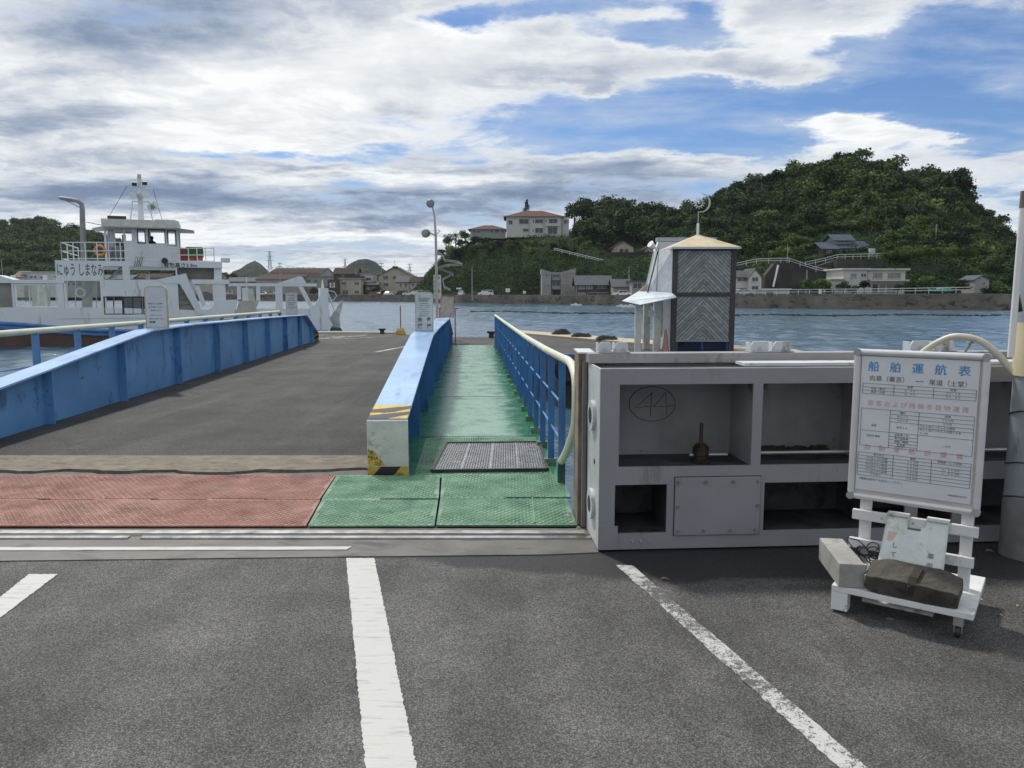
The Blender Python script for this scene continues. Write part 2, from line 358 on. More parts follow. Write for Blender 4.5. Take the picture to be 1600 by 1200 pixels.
# ------------------------------------------------------------------ water
def water_mat():
    m = bpy.data.materials.new('sea_water'); m.use_nodes = True; nt = m.node_tree; n = NB(nt)
    p = nt.nodes['Principled BSDF']; o = n.n('ShaderNodeTexCoord').outputs['Object']
    p.inputs['Base Color'].default_value = (.045, .10, .15, 1); p.inputs['IOR'].default_value = 1.65
    a = n.noise(o, 2.6, 5, .6, .5); d = n.noise(o, 8, 3, .6)
    h = n.m('ADD', n.m('MULTIPLY', a, .8), n.m('MULTIPLY', d, .2))
    bp = n.n('ShaderNodeBump'); bp.inputs['Strength'].default_value = .6; bp.inputs['Distance'].default_value = .09
    nt.links.new(h, bp.inputs['Height']); nt.links.new(bp.outputs[0], p.inputs['Normal'])
    nt.links.new(n.mr(n.noise(o, .03, 4, .6), (.35), .65, .14, .22, False), p.inputs['Roughness'])
    return m
ZW = -1.4
def sea():
    # one sheet of real waves in front of the quay, coarser and flat far outside it
    dxy = .36; ys = np.arange(5.4, 350, dxy); V = []; idx = {}; F_ = []
    r = np.random.default_rng(3); W_ = []
    for k in range(26):
        lam = r.uniform(.95, 2.3) if k < 20 else r.uniform(3, 8); an = r.normal(-1.9, .8); sl = (.044 if lam < 3 else .011)
        W_.append((2*math.pi/lam*math.cos(an), 2*math.pi/lam*math.sin(an), sl*lam/6.283*r.uniform(.6, 1.3), r.uniform(0, 6.28)))
    xs = np.arange(-262, 262, dxy); X, Y = np.meshgrid(xs, ys); Z = np.zeros_like(X)
    g = .85+.25*np.sin(X*.021+1.3*np.sin(Y*.017))*np.sin(Y*.031+1.1*np.sin(X*.013)+1)
    for kx, ky, a, ph in W_: Z += a*np.sin(kx*X+ky*Y+ph+.6*np.sin(.11*X+.07*Y+ph))
    Z = ZW+Z*g+.0*X
    keep = (np.abs(X) < .80*Y+14); Z = np.where(np.abs(X) < .80*Y+13, Z, ZW-.1)
    ids = -np.ones(X.shape, dtype=np.int64); ids[keep] = np.arange(keep.sum())
    a, b_, c, d = ids[:-1, :-1], ids[:-1, 1:], ids[1:, 1:], ids[1:, :-1]; ok_ = (a >= 0) & (b_ >= 0) & (c >= 0) & (d >= 0)
    Q = np.stack([a[ok_], b_[ok_], c[ok_], d[ok_]], 1); P = np.stack([X[keep], Y[keep], Z[keep]], 1)
    # flat apron round it
    n0 = len(P); ap = np.array([(-1500, -60, ZW-.12), (1500, -60, ZW-.12), (1500, 420, ZW-.12), (-1500, 420, ZW-.12)]); P = np.concatenate([P, ap]); Q = np.concatenate([Q, [[n0, n0+1, n0+2, n0+3]]])
    me = bpy.data.meshes.new('water'); me.vertices.add(len(P)); me.vertices.foreach_set('co', P.astype(np.float32).ravel())
    me.loops.add(4*len(Q)); me.loops.foreach_set('vertex_index', Q.astype(np.int32).ravel())
    me.polygons.add(len(Q)); me.polygons.foreach_set('loop_start', np.arange(0, 4*len(Q), 4, dtype=np.int32)); me.polygons.foreach_set('loop_total', np.full(len(Q), 4, dtype=np.int32))
    me.polygons.foreach_set('use_smooth', np.ones(len(Q), dtype=bool)); me.materials.append(water_mat()); me.update(calc_edges=True)
    o = bpy.data.objects.new('water', me); COL.objects.link(o); tag(o, kind='structure')
sea()

# ------------------------------------------------------------------ quay ground
g = MB(); g.box(-80, -120, -4, 80, 5.28, 0)
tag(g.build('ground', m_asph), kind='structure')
def poly_sheet(name, pts, z, m, th=.004):
    q = MB(); q.pxy([(p[0], p[1]) for p in pts], z-th, z); return q.build(name, m)
def px_poly(*pp): return [G(*p) for p in pp]
def ragged(pts, step, amp, seed=1):
    r = random.Random(seed); o = []
    for i in range(len(pts)):
        a = Vector(pts[i]); c = Vector(pts[(i+1) % len(pts)]); n_ = max(1, int((c-a).length/step))
        nn = Vector((-(c-a).y, (c-a).x)).normalized()
        for k in range(n_): o.append(tuple(a+(c-a)*(k/n_)+nn*r.uniform(-amp, amp)))
    return o
q = px_poly((541, 873), (585, 873), (648, 1200), (568, 1200)); q[2] = (q[2][0]+(q[2][0]-q[1][0])*.6, 1.2); q[3] = (q[3][0]+(q[3][0]-q[0][0])*.6, 1.2)
tag(poly_sheet('road_marking', ragged(q, .012, .0035), .0042, m_mark, .003), kind='structure')
q = px_poly((963, 884), (988, 884), (1352, 1200), (1308, 1200)); q[2] = (q[2][0]+.12, 1.9); q[3] = (q[3][0]+.12, 1.9)
tag(poly_sheet('road_marking', ragged(q, .03, .004, 2), .0042, m_markw, .003), kind='structure')
q = px_poly((45, 898), (90, 898), (0, 966), (-60, 1010), (-60, 952), (0, 934))
tag(poly_sheet('road_marking', ragged(q, .012, .0035, 3), .0042, m_mark, .003), kind='structure')
# concrete gate sill, track and line
m_sill = mat('oily_sill_concrete', (.10, .094, .085), .55, var=.2, vs=4, bump=.3, bs=80, stain=(.035, .035, .038), sa=.42, ss=(1.2, 3, 1), bdist=.004)
tag(poly_sheet('gate_sill', [(-9, 4.29), (-3.0, 4.31), (-.9, 4.385), (.2, 4.42), (.52, 4.46), (.52, 4.93), (-9, 4.90)], .006, m_sill, .005), kind='structure')
tag(poly_sheet('sill_line', ragged([(-9, 4.44), (-1.0, 4.495), (-.98, 4.55), (-9, 4.505)], .05, .002), .0105, m_mark, .003), kind='structure')
tr = MB(); tr.box(-9, 4.70, .001, -2.43, 4.745, .016); tr.box(-2.35, 4.70, .001, .50, 4.745, .016)
t_ = thing('gate_track', 'polished steel guide rail set in the ground in front of the red plates', 'rail', (0, 4.7, 0))
tr.build('running_rail', m_rail, t_)
q = MB(); q.box(-9, 4.765, .001, .5, 4.80, .009); q.build('groove', m_black, t_)
q = MB(); q.box(-9, 4.803, .001, .47, 4.865, .013); q.build('flat_strip', mat('scuffed_steel', (.42, .40, .37), .35, metal=.6, var=.3, vs=7), t_)

# ------------------------------------------------------------------ hinged plates
GLINT = {'green_plate_paint': mat('glint_green_tread', (.13, .27, .16), .22, var=.3, vs=5), 'red_plate_paint': mat('glint_red_tread', (.31, .16, .13), .25, var=.3, vs=5)}  # paler treads: glints off the raised diamonds painted as colour
def diamonds(mb, poly, pitch=.036, z=.0, T=None):
    xs = [p[0] for p in poly]; ys = [p[1] for p in poly]
    def inside(x, y):
        c = False; n = len(poly)
        for i in range(n):
            (x1, y1), (x2, y2) = poly[i], poly[i-1]
            if (y1 > y) != (y2 > y) and x < (x2-x1)*(y-y1)/(y2-y1)+x1: c = not c
        return c
    j = 0; y = min(ys)+pitch*.6
    while y < max(ys)-pitch*.5:
        x = min(xs)+pitch*.6; i = 0
        while x < max(xs)-pitch*.5:
            if inside(x-pitch*.5, y) and inside(x+pitch*.5, y):
                a = R(40) if (i+j) % 2 == 0 else R(-40); L = pitch*.46; w_ = pitch*.13
                ca, sa = math.cos(a), math.sin(a); zz = z(x, y) if callable(z) else z
                P = [(x-L*ca, y-L*sa), (x+w_*sa, y-w_*ca), (x+L*ca, y+L*sa), (x-w_*sa, y+w_*ca)]
                mb.mi = 1; mb.add([(*p, zz) for p in P]+[(x, y, zz+.0055)], [(0,1,4),(1,2,4),(2,3,4),(3,0,4)]); mb.mi = 0
            x += pitch*.5; i += 1
        y += pitch*.62; j += 1
def plate(x0a, x1a, ya, x0b, x1b, yb, m, label, za, zb, teeth_a=0, teeth_b=0, pitch=.05):
    """flap from y=ya (z=za) to y=yb (z=zb); teeth = hinge knuckles cut in that edge"""
    def edge(xa, xb, y, t):
        if not t: return [(xa, y), (xb, y)]
        o = []; n = int(abs(xb-xa)/.38); 
        for i in range(n):
            u0 = xa+(xb-xa)*i/n; u1 = xa+(xb-xa)*(i+1)/n; d = t if i % 2 else 0
            o += [(u0, y+d), (u1, y+d)]
        return o
    poly = edge(x0a, x1a, ya, teeth_a)+edge(x1b, x0b, yb, teeth_b)
    zf = lambda y: za+(zb-za)*(y-ya)/(yb-ya)
    mb = MB(); mb.prism(poly, lambda x, y: (x, y, zf(y)-.012), lambda x, y: (x, y, zf(y)))
    diamonds(mb, poly, pitch, lambda x, y: zf(y)+.0003)
    o = mb.build('ramp_plate', [m, GLINT[m.name]]); return tag(o, label, 'steel plate', 'hinged checker plates at the foot of the ramp')
plate(-4.2, -1.365, 4.94, -4.35, -1.415, 5.53, m_red, 'front row red checker plate beside the steel guide rail', .022, .034, 0, .02)
plate(-9, -4.215, 4.93, -9, -4.365, 5.53, m_red, 'front row red checker plate cut off by the left edge of the photo', .022, .034, 0, .02)
plate(-9, -1.425, 5.545, -9, -1.47, 6.27, m_red, 'back row red checker plate below the cracked concrete lip', .034, .040, .02, .03)
plate(-1.35, -.515, 4.94, -1.405, -.545, 5.53, m_greenp, 'front row green checker plate touching the red plates', .022, .036, 0, .02)
plate(-1.41, -.545, 5.545, -1.46, -.60, 6.27, m_greenp, 'back row green checker plate in front of the white girder end', .036, .042, .02, 0)
plate(-.503, .435, 4.96, -.533, .405, 5.56, m_greenp, 'front row green checker plate with a weld seam next to the grey gate', .020, .036, 0, .02)
plate(-.533, .44, 5.575, -.585, .40, 6.29, m_greenp, 'back row green checker plate just before the gangway mat', .038, .046, .02, 0)
q = MB(); q.bar(W(.42, 4.97, .028), W(.45, 5.55, .040), .012, .006); tag(q.build('weld_seam', m_greenp), 'straight raised seam on the front green plate', 'seam')
# dark pit below the flaps, concrete lip
lipn = [(-9+i*.07, 6.52+.07*math.sin(i*.19)*math.sin(i*.07+1)+.035*math.sin(i*.53)+random.uniform(-.018, .018)) for i in range(int((9-.92)/.07))]
m_lip = mat('rough_lip_concrete', (.17, .15, .115), .9, var=.2, vs=7, bump=.8, bs=50, stain=(.08, .07, .055), sa=.4, ss=(2, 4, 1), bdist=.012)
lip = MB(); lip.pxy(lipn+[(-.93, 6.44), (-.96, 7.12), (-9, 7.12)], -.2, .030)
tag(lip.build('concrete_lip', m_lip), kind='structure')
lip = MB(); lip.pxy([(-9, 6.285), (-.93, 6.31), (-.93, 6.40)]+[(x, y-(.035+.03*math.sin(x*2.3)**2)) for x, y in lipn[::-1]], -.2, .014)
tag(lip.build('broken_edge', mat('grey_edge_concrete', (.12, .115, .105), .9, var=.2, vs=9, bump=.7, bs=60, bdist=.008)), kind='structure')
q = MB(); q.box(-9, 5.282, -.3, .38, 6.7, -.10); tag(q.build('plate_bed', mat('dirt_bed', (.03, .027, .024), .95, bump=.8, bs=40)), kind='structure')

# ------------------------------------------------------------------ vehicle ramp, pontoon
q = MB(W); q.box(-5.3, 7.14-.0, -.45, -.55, 25.5, 0)
tag(q.build('ramp', m_asph2), kind='structure')
pon = [(-9.5, 31.4), (-4.9, 30.9), (-3.9, 28.9), (-1.8, 27.4), (-.6, 27.4), (.2, 31.6), (4.2, 25.2), (7.6, 20.6), (7.7, 19.9), (1.2, 19.9), (.5, 22.9), (-6.4, 23.0), (-9.6, 24.5)]
q = MB(); q.pxy(pon[::-1], -1.9, -.006)
tag(q.build('pontoon', [m_asph3]), 'floating steel pontoon with an asphalt top at the end of the ramp', 'pontoon')
q = MB(); q.pxy([(.2, 31.55), (4.2, 25.15), (7.6, 20.6), (7.6, 19.95), (6.1, 19.95), (3.4, 23.9), (.45, 29.0), (.25, 29.5)][::-1], -.004, .05)
tag(q.build('pontoon_edge', mat('pale_edge_concrete', (.40, .34, .25), .8, var=.12, stain=(.25, .21, .16), sa=.3)), kind='structure')
q = MB(); q.pxy([(-9.4, 31.3), (-4.95, 30.8), (-4.2, 29.8), (-9.4, 30.2)][::-1], -.004, .03)
tag(q.build('pontoon_kerb', m_conc), kind='structure')
q = MB()
for a, c in (((-7.2, 28), (-4.9, 26.9)), ((-7.6, 27.2), (-5.2, 26.1)), ((-5.4, 28.4), (-6.6, 25.9))): q.bar((*a, .0), (*c, .0), .10, .012)
q.bar((-3.6, 20.2, .003), (-2.4, 25.4, .003), .12, .008)
tag(q.build('road_marking', m_markw), kind='structure')

# ------------------------------------------------------------------ girders
def girder(name, label, s_web, sl, sr, prof, stiff, m_top, m_side, side, tend):
    t0 = prof[0][0]; th = thing(name, label, 'girder', W(s_web, t0, 0))
    def z(t):
        for (a, za), (c, zc) in zip(prof, prof[1:]):
            if a <= t <= c: return za+(zc-za)*(t-a)/(c-a)
        return prof[-1][1]
    fl = MB(W)
    for (a, za), (c, zc) in zip(prof, prof[1:]):
        fl.add([(sl,a,za),(sr,a,za),(sr,c,zc),(sl,c,zc),(sl,a,za-.022),(sr,a,za-.022),(sr,c,zc-.022),(sl,c,zc-.022)],
               [(0,1,2,3),(7,6,5,4),(4,5,1,0),(5,6,2,1),(6,7,3,2),(7,4,0,3)])
    fl.build('top_flange', m_top, th)
    wb = MB(W); pts = [(a, za-.022) for a, za in prof]+[(prof[-1][0], -.35), (prof[0][0], -.35)]
    wb.pyz(pts[::-1], s_web-.008, s_web+.008); wb.build('web', m_side, th)
    for t in stiff:
        if t > tend: break
        st = MB(W); zt = z(t)-.024
        st.add([(sl+.02,t,-.02),(sr-.02,t,-.02),(sr-.02,t,zt),(sl+.02,t,zt),(sl+.02,t+.012,-.02),(sr-.02,t+.012,-.02),(sr-.02,t+.012,zt),(sl+.02,t+.012,zt)],
               [(0,1,2,3),(7,6,5,4),(4,5,1,0),(5,6,2,1),(6,7,3,2),(7,4,0,3)])
        st.build('stiffener', m_side, th)
    return th
def flange_mat():
    m = mat('light_blue_flange_paint', (.30, .47, .74), .22, var=.10, vs=1.2, stain=(.20, .33, .56), sa=.3, ss=(3, .8, 1), spec=.6); return m
m_fl = flange_mat()
profL = [(5.4, .30), (8.31, .57), (9.2, .66), (11.2, .875), (12.27, .98), (14, 1.0), (19, .96), (23.6, .90), (25.3, .27)]
gL = girder('bridge_girder', 'long blue steel girder on the left side of the vehicle ramp', -5.06, -5.22, -4.92, profL,
            [7.35, 9.3, 11.26, 13.39, 15.45, 17.4, 19.3, 21.1, 22.9, 24.5], m_fl, m_blue, 1, 25)
q = MB(W); q.box(-5.2, 25.3, 0, -4.93, 25.34, .27); q.build('end_plate', m_yellow, gL)
q = MB(W); q.add([(-5.2, 25.295, .05), (-4.93, 25.295, .2), (-4.93, 25.295, .12), (-5.2, 25.295, .0)], [(0, 3, 2, 1)]); q.build('hazard_stripe', m_black, gL)
profM = [(6.42, .50), (7.8, .635), (9.4, .79), (11.25, .955), (14, .955), (20.3, .90), (24.4, .26)]
gM = girder('bridge_girder', 'blue steel girder between the vehicle ramp and the green gangway with a striped end', -.70, -.865, -.535, profM,
            [8.25+1.75*i for i in range(10)], m_fl, m_blued, 1, 24)
q = MB(W); q.box(-.872, 6.395, .01, -.528, 6.418, .49); q.build('end_plate', mat('scuffed_white_plate', (.50, .53, .50), .45, var=.12, vs=6, stain=(.33, .33, .27), sa=.35, ss=(5, 5, 5)), gM, bev=.003)
ye = MB(W); ye.add([(-.872, 6.392, .02), (-.53, 6.392, .02), (-.53, 6.392, .098), (-.872, 6.392, .098)], [(0, 1, 2, 3)])
ye.build('hazard_paint', m_yellow, gM); ye = MB(W)
ye.add([(-.868, 6.392, .105), (-.72, 6.392, .105), (-.79, 6.392, .20), (-.82, 6.392, .235), (-.868, 6.392, .25)], [(0, 1, 2, 3, 4)])
ye.build('hazard_paint', m_yellow, gM); ye = MB(W)
zt = lambda t: .50+(t-6.42)*(.135/1.38)+.003
ye.add([(-.865, 6.42, zt(6.42)), (-.535, 6.42, zt(6.42)), (-.535, 6.90, zt(6.9)), (-.865, 6.90, zt(6.9))], [(0, 1, 2, 3)])
ye.build('hazard_paint', m_yellow, gM)
bk = MB(W)
bk.add([(-.83, 6.390, .02), (-.66, 6.390, .02), (-.59, 6.390, .098), (-.76, 6.390, .098)], [(0, 1, 2, 3)])
bk.build('hazard_stripe', m_black, gM)
for a in (0, .2):
    bk = MB(W); bk.add([(-.865, 6.425+a, zt(6.425+a)+.002), (-.70, 6.425+a, zt(6.425+a)+.002), (-.535, 6.56+a, zt(6.56+a)+.002), (-.535, 6.65+a, zt(6.65+a)+.002), (-.865, 6.53+a, zt(6.53+a)+.002)], [(0, 1, 2, 3, 4)]); bk.build('hazard_stripe', m_black, gM)
X1 = (math.cos(QA), math.sin(QA), 0)
bk = MB(); bk.text('串', .035, W(-.835, 6.390, .215), X1, (0, 0, 1)); bk.text('MA', .045, W(-.81, 6.390, .168), X1, (0, 0, 1)); bk.text('SH', .045, W(-.785, 6.390, .128), X1, (0, 0, 1), 'CENTER')
bk.build('hazard_lettering', m_black, gM)

# ------------------------------------------------------------------ gangway
gw = thing('gangway', 'narrow green footbridge deck leading to the pontoon', 'gangway', W(.07, 6.35, 0))
q = MB(W); q.box(-.69, 6.43, -.12, .76, 22.85, .012); q.box(-.53, 6.33, -.12, .76, 6.4298, .012)
for t in (8.15, 11.6, 15.2, 19): q.mi = 0
q.build('deck', m_green, gw)
q = MB(W); diamonds(q, [(-.5, 6.36), (.72, 6.36), (.72, 8.15), (-.5, 8.15)], .05, .0125); q.build('raised_tread', [m_greenp, GLINT['green_plate_paint']], gw)
q = MB(W)
for t in (6.95, 8.18, 11.4, 15, 18.8): q.box(-.55, t, .0121, .75, t+.012, .015)
q.build('joint', m_dark, gw)
# right hand railing
prR = [(22.3, .91), (16, .94), (10, .98), (7.3, 1.015), (5.95, 1.045)]
rl = thing('gangway_railing', 'blue gangway railing with flat bars and a cream pipe handrail', 'railing', W(.72, 6.2, 0))
hp = [(.72, t, z_) for t, z_ in prR]+[(.725, 5.7, 1.05), (.73, 5.5, 1.035), (.735, 5.34, .97), (.735, 5.28, .86), (.735, 5.32, .64), (.73, 5.5, .48), (.725, 5.75, .33), (.72, 5.98, .22)]
def smooth_path(P, n=4):
    P = [Vector(p) for p in P]; o = []
    for i in range(len(P)-1):
        p0 = P[max(i-1, 0)]; p1 = P[i]; p2 = P[i+1]; p3 = P[min(i+2, len(P)-1)]
        for k in range(n):
            t = k/n; o.append(.5*((2*p1)+(p2-p0)*t+(2*p0-5*p1+4*p2-p3)*t*t+(3*p1-p0-3*p2+p3)*t*t*t))
    o.append(P[-1]); return [tuple(p) for p in o]
q = MB(); q.tube([W(*p) for p in hp[:5]]+[W(*p) for p in smooth_path(hp[4:], 3)], .031, 12); q.build('handrail', m_cream, rl, smooth=True)
def zr(t):
    for (a, za), (c, zc) in zip(prR, prR[1:]):
        if c <= t <= a: return za+(zc-za)*(t-a)/(c-a)
    return prR[-1][1] if t < 7 else prR[0][1]
t = 5.98; ts = []
while t < 22.3: ts.append(t); t += .8
for i, t in enumerate(ts):
    q = MB(W); wd = .028; q.box(.72-wd, t, .05 if t > 6.3 else -.1, .72+wd, t+.012, zr(t)-.02)
    q.build('baluster', m_blued, rl)
q = MB()
for h in (.38, .68): q.tube([W(.72, 6.0, h), W(.72, 22.2, h-.05)], .009, 6)
q.build('mid_rod', m_blue, rl, smooth=True)
q = MB(W)
for t in ts[1:]: q.box(.66, t-.03, .012, .765, t+.04, .07)
q.box(.69, 5.98, -.1, .75, 6.04, .22)
q.build('base_foot', m_greenp, rl)
# outer pipe railing on the left
rl2 = thing('pipe_railing', 'cream pipe handrail on blue posts outside the left blue girder', 'railing', W(-6.4, 10, 0))
q = MB(); q.tube([W(-6.4, 6.5, 1.0), W(-6.4, 10.8, 1.0), W(-6.4, 16, .97), W(-6.4, 26.2, .93), W(-6.4, 26.5, .88), W(-6.4, 26.52, .6)], .045, 12); q.build('handrail', m_cream, rl2, smooth=True)
for i in range(16):
    t = 8+1.22*i; q = MB(W); q.box(-6.45, t, -.5, -6.35, t+.03, .96); q.build('post', m_blue, rl2)
q = MB(); q.tube([W(-6.4, 6.5, .5), W(-6.4, 26.4, .45)], .012, 6); q.build('mid_rod', m_blue, rl2, smooth=True)
q = MB(W); q.box(-6.5, 6.5, -.5, -6.3, 26.6, -.35); q.build('bottom_beam', m_blue, rl2)

# mat on the gangway
mt = thing('gangway_mat', 'grey expanded metal mat framed in black lying on the green gangway', 'mat', W(.15, 6.6, .02))
q = MB(W); fr = [(-.34, 6.5), (.66, 6.5), (.70, 7.72), (-.25, 7.72)]
q.pxy(fr, .017, .026); q.build('backing', mat('mat_backing', (.25, .25, .28), .5, var=.3, vs=14), mt)
q = MB()
P_ = [W(*p, .034) for p in fr]
for a, c in ((0, 1), (1, 2), (2, 3), (3, 0)): q.bar(P_[a], P_[c], .024, .022)
q.build('frame', m_dark, mt)
q = MB()
def mp_(u, v):   # unit square -> mat
    a = Vector(W(*fr[0], .03)).lerp(Vector(W(*fr[1], .03)), u); c = Vector(W(*fr[3], .03)).lerp(Vector(W(*fr[2], .03)), u); return a.lerp(c, v)
nu, nv = 22, 20
for i in range(nu):
    for j in range(nv):
        for (a, c, d, g_) in ((0, .5, .5, 1), (.5, 1, 1, .5), (1, .5, .5, 0), (.5, 0, 0, .5)):
            q.bar(mp_((i+a)/nu, (j+c)/nv), mp_((i+d)/nu, (j+g_)/nv), .010, .008)
for u in (.005, .25, .5, .745): q.bar(mp_(u+.0, .0), mp_(u, 1), .008, .010)
q.build('mesh', m_steel, mt)

# ------------------------------------------------------------------ flood gate
gA = Vector((.52, 4.48, 0)); gdir = (Vector((3.1, 4.65, 0))-gA).normalized(); gn = Vector((-gdir.y, gdir.x, 0))
def GT(u, dpt, z): v = gA+gdir*u+gn*dpt; return (v.x, v.y, z)
def gu(px): 
    d = ray(px, 700); k = (gA.x*gdir.y-gA.y*gdir.x)/(d[0]*gdir.y-d[1]*gdir.x); p = Vector((d[0]*k, d[1]*k, 0)); return (p-gA).dot(gdir)
def gz(px, py, dd=0): 
    u = gu(px); v = Vector(GT(u, 0, 0)); return XZ(px, py, v.y)[1]
m_gate = mat('grey_gate_paint', (.225, .235, .25), .42, var=.05, vs=2.5, stain=(.16, .155, .15), sa=.16, ss=(3, 3, .5), rust=.015, bump=.12, bs=5, bdist=.006)
m_gated = mat('inner_gate_paint', (.25, .255, .265), .55, var=.14, vs=3, stain=(.07, .065, .06), sa=.25, ss=(1.5, 1.5, 1.5))
gate = thing('flood_gate', 'grey steel flood gate with open ribbed compartments standing on the quay', 'gate', tuple(gA))
U1 = 4.4; TOPZ = 1.108
H_ = [(967, 601, 1174, 730), (1189, 601, 1362, 730), (1376, 601, 1500, 730), (1516, 601, 1700, 730), (962, 758, 1044, 834), (1197, 758, 1420, 834), (1440, 758, 1495, 834), (1510, 758, 1700, 834)]
holes = [(gu(a), gz(a, d), gu(c), gz(a, b_)) for a, b_, c, d in H_]
zA = (holes[0][1], holes[0][3]); zB = (holes[4][1], holes[4][3])
holes = [(h[0], (zA if i < 4 else zB)[0], h[2], (zA if i < 4 else zB)[1]) for i, h in enumerate(holes)]
holes = [h for h in holes if h[2] < U1]
q = MB(GT); q.holed(0, .012, U1, TOPZ, holes, lambda u, z, s: (u, s*.014, z)); q.build('front_frame', m_gate, gate, bev=.002)
q = MB(GT); q.box(.012, .44, zA[0]-.03, U1, .452, 1.09); q.build('skin_plate', m_gated, gate)
m_grimeshade = mat('grimy_shaded_steel', (.045, .047, .055), .6, var=.3, vs=4, stain=(.015, .014, .013), sa=.5, ss=(3, 3, 3))  # lower bays: grime, with their deep shade put into the colour
q = MB(GT); q.box(.012, .4405, .012, U1, .452, zA[0]-.032); q.build('lower_skin_plate', m_grimeshade, gate)
q = MB(GT); q.box(0.0, .0145, .012, .010, .4395, TOPZ); q.build('end_plate', mat('pale_gate_end_paint', (.48, .51, .52), .45, stain=(.25, .27, .26), sa=.2, ss=(6, 6, 3)), gate)
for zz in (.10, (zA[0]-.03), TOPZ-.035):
    q = MB(GT); q.box(.012, .0145, zz, U1, .4395, zz+.012); q.build('shelf', m_gated if zz > 1 else m_grimeshade, gate)
for i, px in enumerate((1181, 1369, 1508, 1705)):
    q = MB(GT); uu = gu(px); q.box(uu-.005, .0145, zA[0]-.017, uu+.005, .4395, TOPZ-.036); q.build('rib', m_gated, gate); q = MB(GT); q.box(uu-.008, .018, .112, uu+.004, .4395, zA[0]-.031); q.build('rib', m_grimeshade, gate)
q = MB(GT); q.box(gu(1044)+.02, .1, .112, gu(1044)+.03, .4395, zA[0]-.031); q.build('rib', m_grimeshade, gate)
q = MB(GT); q.box(-.012, .34, TOPZ-.002+.004, U1, .47, 1.172); q.build('top_beam', mat('top_beam_steel', (.30, .295, .29), .4, var=.1, vs=2, stain=(.17, .15, .14), sa=.25, ss=(3, 3, 1)), gate, bev=.003)
q = MB(GT); q.box(.9, .10, TOPZ+.003, U1, .26, TOPZ+.02); q.build('top_bracket', m_whitew, gate)
bc = MB(GT); bx0, bx1 = gu(1056), gu(1190); bz0, bz1 = gz(1056, 836), gz(1056, 746)
bc.box(bx0, -.012, bz0, bx1, -.001, bz1); cov = bc.build('cover_plate', m_gate, gate, bev=.002)
q = MB(GT); q.box(bx0-.005, -.0008, bz0-.005, bx1+.005, .0002-.0006, bz1+.005); q.build('gasket', m_dark, gate)
m_rbolt = mat('rusty_bolt', (.17, .15, .13), .6, var=.4, vs=40)
for fx, fz in ((.04, .92), (.35, .92), (.67, .92), (.97, .92), (.03, .5), (.97, .5), (.04, .08), (.34, .08), (.65, .08), (.96, .08)):
    q = MB(); c = GT(bx0+(bx1-bx0)*fx, -.012, bz0+(bz1-bz0)*fz); c2 = GT(bx0+(bx1-bx0)*fx, -.024, bz0+(bz1-bz0)*fz)
    q.tube([c, c2], .010, 6); o = q.build('bolt', m_rbolt, gate)
for px in (991, 1004, 1017):
    q = MB(); q.tube([GT(gu(px), 0, .065), GT(gu(px), -.010, .065)], .009, 6); q.build('bolt', m_steel, gate)
q = MB(GT); q.box(.004, -.006, .014, .115, -.0005, .16); q.build('corner_plate', m_gate, gate)
for zz in (.80, .24):
    q = MB(); q.tube([GT(-.0005, .22, zz), GT(-.022, .22, zz)], .095, 24); q.build('flange_ring', m_whitew, gate, smooth=True)
    q = MB(); q.tube([GT(-.022, .22, zz), GT(-.025, .22, zz)], .05, 20); q.build('bore', m_black, gate, smooth=True)
q = MB(); q.tube([GT(-.0005, .17, .52), GT(-.003, .17, .52)], .017, 12); q.build('bolt_hole', m_black, gate)
q = MB(GT); q.box(-.03, .453, .012, -.004, .50, 1.11); q.build('rubber_seal', mat('seal_strip', (.14, .135, .13), .5), gate)
# jack inside the compartment
q = MB(GT); cu_ = gu(1109); d_ = .17; zb_ = zA[0]-.018
q.box(cu_-.045, d_-.04, zb_, cu_+.045, d_+.04, zb_+.02); q.T = None
q.tube([GT(cu_, d_, zb_+.02), GT(cu_, d_, zb_+.045), GT(cu_, d_, zb_+.05), GT(cu_, d_, zb_+.10), GT(cu_, d_, zb_+.12)], [.042, .042, .05, .05, .03], 14)
q.tube([GT(cu_, d_, zb_+.12), GT(cu_, d_, zb_+.25)], .011, 10)
q.build('screw_jack', mat('greasy_jack', (.03, .02, .013), .35, var=.4, vs=20), gate, smooth=True)
q = MB(); q.tube([GT(cu_-.07, d_, zb_+.05), GT(cu_+.17, d_, zb_+.05)], .009, 8); q.tube([GT(gu(1188), .2, zb_+.05), GT(U1-.1, .2, zb_+.05)], .012, 8); q.build('operating_rod', m_steel, gate, smooth=True)
# circled number drawn on the skin plate
def gp(px, py, dd=.437):
    d = ray(px, py); O = gA+gn*dd; k = (O.x*gdir.y-O.y*gdir.x)/(d[0]*gdir.y-d[1]*gdir.x); return (d[0]*k, d[1]*k, CH+d[2]*k)
q = MB(); q.tube([gp(1019+36*math.cos(a/30*6.283), 631+27*math.sin(a/30*6.283)) for a in range(31)], .0022, 4)
for st in (((1018, 615), (993, 637), (1024, 634)), ((1019, 612), (1016, 650)), ((1040, 613), (1022, 636), (1052, 634)), ((1040, 612), (1042, 648))): q.tube([gp(*p) for p in st], .0022, 4)
q.build('chalk_number', mat('chalk_scrawl', (.11, .11, .12), .8, var=.3, vs=60), gate)
# debris lines on shelves
q = MB()
for i in range(260):
    u = random.uniform(gu(1192), gu(1345)); q.T = GT; sz = random.uniform(.004, .013)
    q.box(u, .43-sz, zA[0]-.018, u+sz*1.5, .438, zA[0]-.018+random.uniform(.01, .05))
q.build('silt', mat('silt', (.045, .04, .035), .95), gate)
